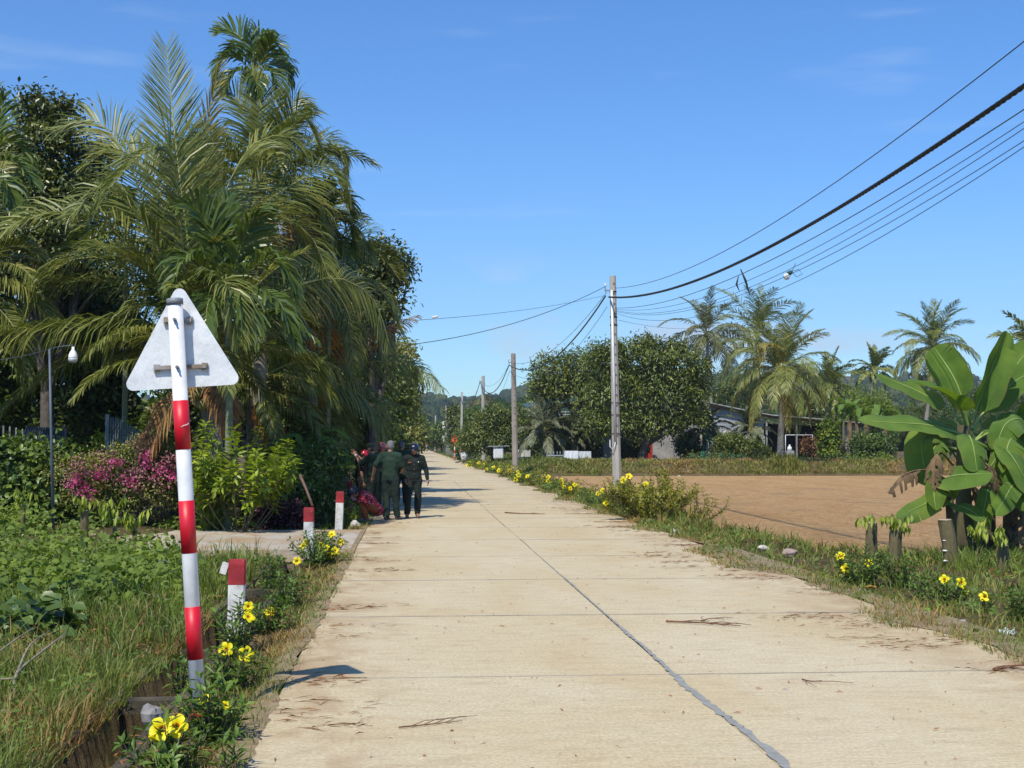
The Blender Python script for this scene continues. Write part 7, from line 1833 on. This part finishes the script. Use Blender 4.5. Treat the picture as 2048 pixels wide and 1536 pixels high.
branch('forked dead branch lying in the grass at the lower left', [(28, 1400, 9.2), (32, 1350, 9.6), (75, 1310, 10.0), (130, 1268, 10.4)], .014, [[(32, 1350, 9.6), (60, 1290, 10.1), (100, 1262, 10.5)], [(30, 1357, 9.5), (0, 1358, 9.5), (-30, 1352, 9.5)]])
branch('thin dead branch above the forked one', [(-10, 1310, 10.4), (30, 1280, 10.8), (66, 1256, 11.2)], .010)
branch('pale dead branch among the weeds beside the sign post', [(235, 1188, 14.6), (270, 1178, 14.8), (310, 1166, 15.2)], .014, [[(262, 1180, 14.7), (300, 1190, 14.5), (340, 1200, 14.2)]])

m_rock = mat('grey_rock', (.27, .26, .25), (.15, .145, .14), 5, .9, .7, 20)
m_rockp = mat('pale_rock', (.5, .47, .42), (.36, .33, .28), 6, .9, .6, 20)
def rock(label, px, py, y, size, m_=None, sq=(1, .8, .6), z=None, name='rock', jag=.35):
    c = at(px, py, y); s = MB(); s.ell((0, 0, 0), (1, 1, 1), 12, 8)
    off = random.random() * 50; V = []
    for v in s.v:
        k = 1 + jag * mnoise.noise((v[0] * 1.2 + off, v[1] * 1.2, v[2] * 1.2)) + .12 * mnoise.noise((v[0] * 3 + off, v[1] * 3, v[2] * 3)); V.append((v[0] * k * size * sq[0], v[1] * k * size * sq[1], v[2] * k * size * sq[2]))
    s.v = [(v[0] + c.x, v[1] + c.y, v[2] + c.z) for v in V]; s.sm = [False] * len(s.sm)
    return tag(s.build(name, [m_ or m_rock]), label, 'rock')
rock('rounded grey boulder in the grass left of the nearest guide post', 314, 1134, 18.2, .20, None, (1.05, .8, .55))
rock('grey stone lodged in the drain behind the two large yellow blooms', 304, 1440, 8.3, .075, None, (.8, .8, 1.3))
rock('small dark stone on the right hand lane', 1572, 1382, 9.0, .028, None, (1, .8, .6))
rock('pale stone at the foot of the shrub by the squatting woman', 712, 1052, 27.8, .14, m_rockp, (.9, .8, .8))
rock('white stone in the grass right of the road', 1527, 1096, 20.6, .07, m_rockp, (1.4, .8, .6))
rock('reddish flat stone beside the white stone in the grass', 1580, 1106, 20.0, .09, mat('reddish_rock', (.36, .27, .23), (.24, .18, .15), 6, .9), (1.3, .8, .7))
rock('tan stone half buried at the right road edge', 1925, 1268, 11.8, .10, mat('tan_rock', (.30, .25, .16), (.2, .165, .11), 6, .9), (1.2, .8, .55))
for i, (px, py) in enumerate(((1358, 954), (1572, 955), (1607, 956), (1660, 957))):
    rock(['first', 'second', 'third', 'fourth'][i] + ' pale clod at the foot of the bank counting from the nearest pole', px, py, 83.5, .16, m_rockp)
m_litw = mat('white_plastic', (.72, .73, .74), (.58, .6, .62), 8, .4, .5); m_litp = mat('purple_wrapper', (.19, .10, .34), (.3, .2, .42), 12, .35, .5); m_lity = mat('yellow_wrapper', (.6, .34, .04), (.45, .25, .05), 12, .5)
def scrap(label, px, py, y, w, m_, z=.03):
    c = at(px, py, y); n2 = 9; V = []
    for i in range(n2):
        for j in range(n2):
            a, b = i / 8 - .5, j / 8 - .5; V.append((c.x + a * w * (1 + .3 * mnoise.noise((a * 4, b * 4, px))), c.y + b * w * .8, c.z + z * (.6 + mnoise.noise((a * 5 + px, b * 5, 1)))))
    me = bpy.data.meshes.new('litter'); me.from_pydata(V, [], [(i * n2 + j, (i + 1) * n2 + j, (i + 1) * n2 + j + 1, i * n2 + j + 1) for i in range(8) for j in range(8)]); me.materials.append(m_); me.update()
    o = place('plastic_scrap', me, None, (0, 0, 0)); md = o.modifiers.new('t', 'SOLIDIFY'); md.thickness = .002; tag(o, label, 'litter')
scrap('white plastic scrap at the right road edge near the camera', 1953, 1304, 10.8, .13, m_litw)
scrap('crumpled clear bag in the grass at the right edge', 2012, 1272, 11.7, .14, mat('cloudy_plastic', (.5, .52, .5), (.36, .38, .36), 8, .3, .5), .06)
scrap('grey crumpled scrap in the right hand grass', 1920, 1250, 12.4, .12, mat('grey_plastic', (.36, .38, .4), (.25, .27, .28), 8, .4, .5), .05)
scrap('small purple wrapper in the right verge', 1716, 1187, 15.0, .09, m_litp, .05)
scrap('yellow scrap lying beside the purple wrapper', 1742, 1176, 15.4, .11, m_lity, .03)
scrap('white scrap at the foot of the large yellow-green shrub', 1350, 1068, 25.2, .12, m_litw, .08)
# ================================================================ PEOPLE
m_skin = mat('skin', (.30, .165, .105), (.25, .13, .08), 8, .55, .1); m_skin2 = mat('ruddy_skin', (.36, .19, .13), (.29, .14, .09), 8, .55, .1)
m_eye = mat('dark_eye', (.02, .015, .012), None, 5, .3); m_lip = mat('lip', (.22, .08, .06), None, 5, .5)
m_hairg = mat('grey_hair', (.20, .20, .205), (.07, .07, .07), 30, .6, .6, 60); m_hairb = mat('black_hair', (.03, .028, .026), (.015, .014, .013), 30, .5, .5, 60)
def cloth(name, c1, c2=None, rough=.85): return mat(name, c1, c2 or tuple(x * .6 for x in c1), 5, rough, .5, 9, .25, bdist=.02)
m_uni = cloth('dark_green_uniform', (.022, .045, .034)); m_uni2 = cloth('green_uniform', (.018, .042, .027)); m_trou = cloth('green_trousers', (.017, .032, .025)); m_blackc = cloth('black_green_uniform', (.014, .022, .019)); m_darkc = cloth('dark_clothes', (.012, .012, .013))
m_shoe = mat('dark_shoe', (.03, .03, .032), (.015, .015, .015), 8, .35); m_tan = mat('dusty_shoe', (.16, .14, .11), (.1, .085, .07), 8, .7)
m_helm = mat('navy_helmet', (.012, .016, .045), (.009, .012, .03), 4, .22, .05, spec=.6); m_helmr = mat('red_helmet', (.42, .012, .028), (.34, .01, .02), 4, .2, .05, spec=.6); m_helmp = mat('pinkish_helmet', (.40, .11, .10), (.32, .08, .08), 4, .3, .05); m_helmg = mat('dark_grey_helmet', (.035, .037, .045), (.025, .026, .03), 4, .3, .05)
m_strap = mat('black_strap', (.015, .015, .015), None, 5, .6); m_capgn = cloth('dark_green_cap', (.012, .03, .02)); m_rust_tr = cloth('rust_orange_trousers', (.30, .085, .03), (.2, .055, .02))
m, n, l = newmat('red_floral_shirt')
v = coords(n, l); vo = n.new('ShaderNodeTexVoronoi'); vo.inputs['Scale'].default_value = 17; l.new(v, vo.inputs['Vector']); a = noise(n, l, 22, 4, .6, v)
r1 = ramp(n, [(0, (.62, .42, .42)), (.30, (.50, .16, .18)), (.42, (.27, .018, .035)), (1, (.17, .012, .03))]); l.new(vo.outputs['Distance'], r1.inputs['Fac'])
r2 = ramp(n, [(.4, (.5, .4, .4)), (.6, (1.1, 1, 1))]); l.new(a.outputs['Fac'], r2.inputs['Fac'])
finish(n, l, mixc(n, l, .6, r1.outputs['Color'], r2.outputs['Color'], 'MULTIPLY'), .8, a.outputs['Fac'], .4, .02, .25); m_floral = m

def remeshed(s, voxel, smooth=4, fold=0.0, seed=0.0):
    me = bpy.data.meshes.new('tmp'); me.from_pydata([tuple(v) for v in s.v], [], s.f); me.update()
    o = bpy.data.objects.new('tmp', me); C.objects.link(o)
    md = o.modifiers.new('r', 'REMESH'); md.mode = 'VOXEL'; md.voxel_size = voxel
    ms_ = o.modifiers.new('s', 'SMOOTH'); ms_.factor = .5; ms_.iterations = smooth
    dg = bpy.context.evaluated_depsgraph_get(); m2 = bpy.data.meshes.new_from_object(o.evaluated_get(dg))
    nv = len(m2.vertices); V = np.empty(nv * 3, np.float32); m2.vertices.foreach_get('co', V); V = V.reshape(-1, 3).astype(float)
    Nn = np.empty(nv * 3, np.float32); m2.vertex_normals.foreach_get('vector', Nn); Nn = Nn.reshape(-1, 3)
    if fold: V = V + Nn * np.array([fold * (mnoise.noise((p[0] * 13 + seed, p[1] * 13, p[2] * 5 + p[0] * 6)) + .6 * mnoise.noise((p[0] * 24 - p[2] * 9, p[1] * 24 + seed, p[2] * 13))) for p in V])[:, None]
    F = [tuple(p.vertices) for p in m2.polygons]
    bpy.data.objects.remove(o); bpy.data.meshes.remove(me); bpy.data.meshes.remove(m2)
    return V, F
def limb(s, pts, rad, n=10, **k):
    s.tube(pts, rad, n, **k)
    for p, r_ in zip(pts, rad): s.ell(p, (r_ * .98,) * 3, 10, 6)
STAND = dict(pel=(0, 0, .93), chest=(0, .0, 1.22), neck=(0, -.01, 1.405), head=(0, .03, 1.545), look=(0, 1, 0),
             hip=(.095, 0, .87), knee=(.105, .03, .48), ank=(.11, 0, .09), sh=(.185, -.01, 1.355), el=(.25, -.04, 1.10), wr=(.27, .03, .86), toe=(.02, 1, 0))
def person(label, loc, heading, pose=None, shirt=None, trousers=None, shoes=None, skin=None, sleeve='short', hat=None, hair=None, scale=1.0, hang=.0, curl=.5, extras=None, trou_len=1.0, shirt_low=None):
    J = {}
    for k, v in STAND.items():
        if k in ('hip', 'knee', 'ank', 'sh', 'el', 'wr', 'toe'):
            J[k + 'R'] = Vector(v); J[k + 'L'] = Vector((-v[0], v[1], v[2]))
        else: J[k] = Vector(v)
    for k, v in (pose or {}).items(): J[k] = Vector(v)
    Mx = Matrix.Translation(Vector(loc)) @ Matrix.Rotation(heading, 4, 'Z') @ Matrix.Scale(scale, 4)
    skin = skin or m_skin; seed = loc[0] * 7 + loc[1]
    look = J['look'].normalized(); hz = (J['head'] - J['neck']).normalized(); sx = look.cross(Vector((0, 0, 1)) if abs(look.z) < .9 else hz).normalized(); hu = sx.cross(look).normalized()
    HR = Matrix((sx, look, hu)).transposed()
    H = J['head']; hp = lambda x, y, z: H + HR @ Vector((x, y, z))
    sp = (J['chest'] - J['pel']).normalized(); across = (J['shR'] - J['shL']).normalized()
    # --- body: one continuous skin
    s = MB()
    s.ell(H + HR @ Vector((0, -.008, .025)), (.074, .092, .098), 16, 12, rot=HR); s.ell(hp(0, .03, -.05), (.056, .06, .065), 14, 10, rot=HR); s.ell(hp(0, .05, -.088), (.03, .03, .026), 10, 6, rot=HR)
    s.ell(hp(0, .092, -.012), (.014, .022, .03), 8, 6, rot=HR); s.ell(hp(0, .102, -.03), (.019, .017, .013), 8, 6, rot=HR); s.ell(hp(0, .082, -.062), (.024, .014, .012), 8, 6, rot=HR)
    s.ell(hp(0, .075, .03), (.05, .018, .012), 10, 6, rot=HR)
    for sd in (-1, 1): s.ell(hp(sd * .076, -.008, -.005), (.012, .024, .034), 8, 6, rot=HR); s.ell(hp(sd * .04, .062, -.025), (.024, .024, .02), 8, 6, rot=HR)
    limb(s, [J['neck'] - (J['neck'] - J['chest']).normalized() * .06, J['neck'], H + HR @ Vector((0, -.02, -.05))], [.062, .054, .05])
    pel, ch = J['pel'], J['chest']
    for t, rx, ry in ((0, .15, .105), (.3, .135, .10), (.65, .155, .11), (1, .165, .115)):
        c = pel.lerp(ch, t); ell_r = Matrix((across, sp.cross(across).normalized(), sp)).transposed(); s.ell(c, (rx, ry, .12), 14, 8, rot=ell_r)
    limb(s, [J['shL'], ch.lerp(J['neck'], .7), J['shR']], [.062, .075, .062])
    for q in 'LR':
        limb(s, [J['sh' + q], J['sh' + q].lerp(J['el' + q], .5), J['el' + q]], [.054, .047, .038]); limb(s, [J['el' + q], J['el' + q].lerp(J['wr' + q], .3), J['wr' + q]], [.038, .036, .025])
        limb(s, [J['hip' + q], J['hip' + q].lerp(J['knee' + q], .5), J['knee' + q]], [.088, .075, .055]); limb(s, [J['knee' + q], J['knee' + q].lerp(J['ank' + q], .3), J['ank' + q]], [.053, .054, .036])
        limb(s, [J['ank' + q], J['ank' + q] + J['toe' + q].normalized() * .13 + Vector((0, 0, -.04))], [.038, .03])
        d = (J['wr' + q] - J['el' + q]).normalized(); s.ell(J['wr' + q] + d * .05, (.036, .02, .05), 10, 8, rot=d.to_track_quat('Z', 'Y').to_matrix())
    V, F = remeshed(s, .013, 3); fm = [0] * len(F)
    s2 = MB()
    for q, sg in (('L', -1), ('R', 1)):                    # five fingers rooted in the palm
        d = (J['wr' + q] - J['el' + q]).normalized(); b = Vector((0, 1, 0)) - d * d.y; b = b.normalized() if b.length > .1 else Vector((1, 0, 0)); cdir = d.cross(b) * (-sg) if True else b
        p0 = J['wr' + q] + d * .075
        for k in range(4):
            o_ = b * (.024 - .016 * k); L_ = (.068, .076, .07, .056)[k]; s2.tube([p0 + o_ - d * .03, p0 + o_ + d * L_ * .35, p0 + o_ * 1.05 + d * L_ * .75 + cdir * L_ * .35 * curl, p0 + o_ + d * L_ * .85 + cdir * L_ * curl], [.0095, .009, .008, .006], 6)
        t0 = J['wr' + q] + d * .03 + b * .026; s2.tube([t0 - b * .015, t0 + b * .02 + d * .02, t0 + b * .028 + d * .05 + cdir * .012, t0 + b * .022 + d * .072 + cdir * .02], [.012, .0115, .010, .007], 6)
    eyes = MB()
    for sd in (-1, 1): eyes.ell(hp(sd * .03, .083, .006), (.013, .006, .006), 8, 5, rot=HR); eyes.ell(hp(sd * .032, .086, .027), (.02, .006, .004), 8, 4, rot=HR)
    lips = MB(); lips.ell(hp(0, .095, -.06), (.022, .006, .005), 8, 4, rot=HR)
    VV = [Vector(v) for v in V]; FF = list(F)
    for mb, mi in ((s2, 0), (eyes, 1), (lips, 2)):
        b0 = len(VV); VV += [Vector(v) for v in mb.v]; FF += [tuple(b0 + i for i in f) for f in mb.f]; fm += [mi] * len(mb.f)
    me = bpy.data.meshes.new('person'); me.from_pydata([tuple(Mx @ v - Vector(loc)) for v in VV], [], FF)
    for m_ in (skin, m_eye, m_lip): me.materials.append(m_)
    me.polygons.foreach_set('material_index', fm); me.polygons.foreach_set('use_smooth', [True] * len(FF)); me.update()
    root = place('person', me, None, loc); tag(root, label, 'person', 'people gathered at the left road edge')
    P_ = {}
    def part(name, VF, m_, sm=True, of=None):
        V, F = VF; me = bpy.data.meshes.new(name); me.from_pydata([tuple(Mx @ Vector(v) - Vector(loc)) for v in V], [], F)
        me.materials.append(m_); me.polygons.foreach_set('use_smooth', [sm] * len(F)); me.update(); o = place(name, me, P_.get(of, root), loc); o.location = (0, 0, 0); P_[name] = o; return o
    def mpart(name, mb, m_, sm=True): return part(name, (mb.v, mb.f), m_, sm, {'visor': 'helmet', 'chin_strap': 'helmet', 'emblem': 'helmet', 'cap_brim': 'cap', 'chest_badge': 'shirt', 'round_badge': 'shirt', 'button': 'shirt', 'collar': 'shirt'}.get(name))
    # --- shirt
    s = MB(); er = Matrix((across, sp.cross(across).normalized(), sp)).transposed(); low = -.12 if shirt_low is None else shirt_low
    for t, rx, ry in ((low + .1, .185, .135), (0, .18, .13), (.3, .172, .128), (.65, .185, .136), (1, .19, .135)): s.ell(pel.lerp(ch, t), (rx, ry, .155), 16, 10, rot=er)
    limb(s, [J['shL'], ch.lerp(J['neck'], .72), J['shR']], [.078, .088, .078]); limb(s, [ch.lerp(J['neck'], .6), J['neck'] - (J['neck'] - ch).normalized() * .0], [.085, .066])
    for q in 'LR':
        if sleeve == 'short': limb(s, [J['sh' + q], J['sh' + q].lerp(J['el' + q], .5), J['sh' + q].lerp(J['el' + q], .86)], [.078, .074, .072])
        else: limb(s, [J['sh' + q], J['sh' + q].lerp(J['el' + q], .5), J['el' + q], J['el' + q].lerp(J['wr' + q], .5), J['el' + q].lerp(J['wr' + q], .93)], [.076, .066, .060, .054, .043])
    part('shirt', remeshed(s, .017, 9, .012, seed), shirt)
    # --- trousers
    s = MB(); s.ell(pel - sp * .03, (.168, .122, .10), 16, 8, rot=er); s.ell(pel - sp * .08, (.165, .125, .09), 16, 8, rot=er)
    for q in 'LR':
        e = J['knee' + q].lerp(J['ank' + q], .96 * trou_len)
        limb(s, [J['hip' + q], J['hip' + q].lerp(J['knee' + q], .5), J['knee' + q], J['knee' + q].lerp(e, .5), e], [.104, .094, .080, .078, .076])
    part('trousers', remeshed(s, .017, 8, .014, seed + 3), trousers)
    # --- shoes
    for q in 'LR':
        s = MB(); a = J['ank' + q]; t = J['toe' + q].normalized(); rot = t.to_track_quat('Y', 'Z').to_matrix()
        b0 = Vector((a.x, a.y, max(.0, a.z - .09)))
        for c, r_ in (((0, -.02, .05), (.042, .055, .05)), ((0, .07, .04), (.046, .075, .04)), ((0, .14, .032), (.042, .06, .032)), ((0, .05, .012), (.047, .14, .012))): s.ell(b0 + rot @ Vector(c), r_, 12, 8, rot=rot)
        part('shoe', remeshed(s, .012, 2), shoes or m_shoe)
    # --- head cover and hair
    if hair:
        s = MB(); s.ell(H + HR @ Vector((0, -.016, .036)), (.081, .094, .096), 18, 10, rot=HR, z0=-.25, z1=1); s.ell(H + HR @ Vector((0, -.05, -.01)), (.074, .06, .07), 16, 8, rot=HR); part('hair', remeshed(s, .010, 2, .006, seed), hair)
    if hat:
        kind, m_ = hat; s = MB()
        if kind == 'helmet':
            s.ell(H + HR @ Vector((0, -.015, .035)), (.110, .130, .112), 22, 10, rot=HR, z0=-.28, z1=1); s.tube([hp(math.sin(a) * .112, -.015 + math.cos(a) * .132, .006) for a in np.linspace(0, 6.283, 25)], .008, 6); mpart('helmet', s, m_)
            s = MB(); V = []
            for a in np.linspace(-1.0, 1.0, 11):
                x, y = math.sin(a), math.cos(a)
                for e, z in ((.0, .022), (.052, .006), (.05, .0), (0, .014)): V.append(hp(x * (.105 + e * .7), -.015 + y * (.124 + e), z))
            s.add(V, [(4 * i + j, 4 * i + (j + 1) % 4, 4 * i + 4 + (j + 1) % 4, 4 * i + 4 + j) for i in range(10) for j in range(4)]); mpart('visor', s, m_)
            s = MB()
            for sd in (-1, 1): s.tube([hp(sd * .092, .0, .0), hp(sd * .078, .02, -.06), hp(sd * .03, .045, -.112), hp(0, .05, -.118)], .006, 5)
            mpart('chin_strap', s, m_strap)
            s = MB(); s.box(hp(0, .105, .085), (.05, .012, .018), HR @ Matrix.Rotation(-.7, 3, 'X')); mpart('emblem', s, m_insul)
        else:
            s.ell(H + HR @ Vector((0, -.01, .045)), (.092, .108, .085), 18, 8, rot=HR, z0=-.15, z1=1); s.ell(hp(0, .0, .105), (.098, .11, .03), 16, 6, rot=HR); part('cap', remeshed(s, .012, 2, .006, seed), m_)
            s = MB(); V = []
            for a in np.linspace(-1.1, 1.1, 11):
                x, y = math.sin(a), math.cos(a)
                for e, z in ((.0, .03), (.06, .018), (.06, .012), (0, .022)): V.append(hp(x * (.088 + e * .5), -.01 + y * (.10 + e), z))
            s.add(V, [(4 * i + j, 4 * i + (j + 1) % 4, 4 * i + 4 + (j + 1) % 4, 4 * i + 4 + j) for i in range(10) for j in range(4)]); mpart('cap_brim', s, m_)
    if extras: extras(J, mpart, hp, HR, part)
    return root
PI = math.pi
def gx(px, y): return wx(px, y)

def ex_uniform(J, mpart, hp, HR, part):
    c = J['chest']; s = MB(); s.box(c + Vector((.10, .135, .03)), (.06, .014, .035)); mpart('chest_badge', s, mat('orange_badge', (.30, .085, .03), (.22, .06, .02), 5, .7))
    s = MB(); s.tube([c + Vector((-.095, .125, .045)), c + Vector((-.095, .150, .045))], [.015, .014], 10); mpart('round_badge', s, m_insul)
    for z in (-.22, -.12, -.02, .07):
        s = MB(); s.tube([c + Vector((0, .128, z)), c + Vector((0, .145, z))], [.009, .008], 8); mpart('button', s, m_bolt)
    for sd in (-1, 1):
        s = MB(); s.add([J['neck'] + Vector(v) for v in ((sd * .012, .085, -.06), (sd * .07, .055, -.005), (sd * .10, .06, -.06), (sd * .05, .098, -.105))], [(0, 1, 2, 3)]); s.add([J['neck'] + Vector(v) for v in ((sd * .012, .08, -.062), (sd * .07, .05, -.007), (sd * .10, .055, -.062), (sd * .05, .092, -.107))], [(3, 2, 1, 0)]); mpart('collar', s, m_blackc, False)
person('man in a navy helmet and dark uniform walking towards the camera on the road', (gx(828, 30.3), 30.3, .004), PI + .06,
       dict(kneeR=(.13, .10, .48), ankR=(.15, -.03, .09), kneeL=(-.09, .05, .48), ankL=(-.085, .02, .09), elR=(.24, -.05, 1.10), wrR=(.20, .06, .88), elL=(-.275, -.05, 1.10), wrL=(-.31, .04, .86), look=(.18, 1, -.12)),
       m_blackc, m_blackc, m_tan, m_skin2, 'long', ('helmet', m_helm), extras=ex_uniform, scale=.985, trou_len=.97)
person('grey haired man in short sleeved dark green uniform with his back to the camera', (gx(781, 29.6), 29.6, .004), -.3,
       dict(look=(-.55, 1, -.15), head=(-.02, .07, 1.545), neck=(-.01, .03, 1.41), chest=(0, .04, 1.22), elL=(-.33, -.01, 1.12), wrL=(-.43, .13, .90), elR=(.25, .10, 1.10), wrR=(.16, .28, 1.02), shL=(-.19, .03, 1.36), shR=(.18, .03, 1.35), ankL=(-.07, -.05, .09), kneeL=(-.08, .03, .48), ankR=(.13, .10, .09)),
       m_uni2, m_trou, m_shoe, m_skin2, 'short', None, m_hairg, scale=1.03)
def ex_watch(J, mpart, hp, HR, part):
    d = (J['wrL'] - J['elL']).normalized(); s = MB(); s.tube([J['wrL'] - d * .03, J['wrL'] - d * .005], [.032, .032], 10); mpart('watch', s, m_insul)
person('man in a green cap and uniform reaching up to fasten a red helmet', (gx(747, 31.2), 31.2, .0), 1.12,
       dict(look=(.1, 1, -.25), elL=(-.16, .24, 1.18), wrL=(-.10, .40, 1.40), elR=(.20, .24, 1.16), wrR=(.10, .42, 1.36), head=(0, .06, 1.535)),
       m_uni2, m_trou, m_shoe, m_skin, 'short', ('cap', m_capgn), m_hairb, extras=ex_watch, curl=.8)
person('person in dark clothes and a bright red helmet bowing the head to be strapped', (gx(722, 32.0), 32.0, -.02), -1.3,
       dict(look=(0, .75, -.65), head=(0, .10, 1.46), neck=(0, .05, 1.36), chest=(0, .03, 1.2), elL=(-.24, -.03, 1.06), wrL=(-.23, .06, .80), wrR=(.26, .02, .82)),
       m_darkc, m_darkc, m_shoe, m_skin, 'short', ('helmet', m_helmr), m_hairb, scale=.95)
person('red faced person in a pinkish helmet just behind the grey haired man', (gx(766, 33.2), 33.2, .0), PI - .25,
       dict(look=(-.1, 1, -.2)), m_uni, m_trou, m_shoe, mat('reddened_skin', (.38, .12, .09), (.3, .09, .07), 8, .5), 'short', ('helmet', m_helmp), None, scale=1.0)
person('man farther up the road with his back turned, behind the grey haired man', (gx(803, 36.6), 36.6, .004), .1,
       dict(wrL=(-.2, .15, .98), wrR=(.2, .18, 1.0), look=(-.2, 1, -.2)), m_uni2, m_trou, m_shoe, m_skin, 'short', None, mat('balding_hair', (.17, .16, .16), (.06, .055, .05), 30, .6), scale=1.03)
person('woman in a red floral shirt and rust trousers squatting to tend the verge plants', (gx(738, 29.0), 29.0, .0), PI / 2 + .12,
       dict(pel=(0, -.15, .29), chest=(0, .03, .51), neck=(0, .19, .585), head=(0, .33, .60), look=(0, .75, -.62), hipL=(-.10, -.13, .27), hipR=(.10, -.13, .27), kneeL=(-.13, .20, .44), kneeR=(.13, .20, .42), ankL=(-.12, .06, .09), ankR=(.12, .04, .09),
            shL=(-.17, .09, .575), shR=(.17, .09, .575), elL=(-.25, .02, .40), wrL=(-.17, .24, .47), elR=(.19, .28, .38), wrR=(.10, .46, .18)),
       m_floral, m_rust_tr, m_tan, m_skin2, 'long', ('helmet', m_helmg), m_hairb, curl=.7, shirt_low=-.25, trou_len=.95)
# ================================================================ AIR
hz = MB(); hz.box((0, 1150, 120), (4200, 2420, 246))
m, n, l = newmat('haze_air'); pv = n.new('ShaderNodeVolumePrincipled'); oo = n.new('ShaderNodeOutputMaterial')
pv.inputs['Color'].default_value = (.80, .88, 1.0, 1); pv.inputs['Density'].default_value = .00020; pv.inputs['Anisotropy'].default_value = .2
l.new(pv.outputs['Volume'], oo.inputs['Volume'])
tag(hz.build('haze', [m]), 'thin bluish haze over the far hills', 'haze', kind='stuff')
# ================================================================ SKY HAZE AND RENDER SETTINGS
sc.cycles.use_denoising = True
try:
    sc.cycles.denoiser = 'OPENIMAGEDENOISE'
    sc.cycles.denoising_input_passes = 'RGB_ALBEDO_NORMAL'
except Exception:
    pass
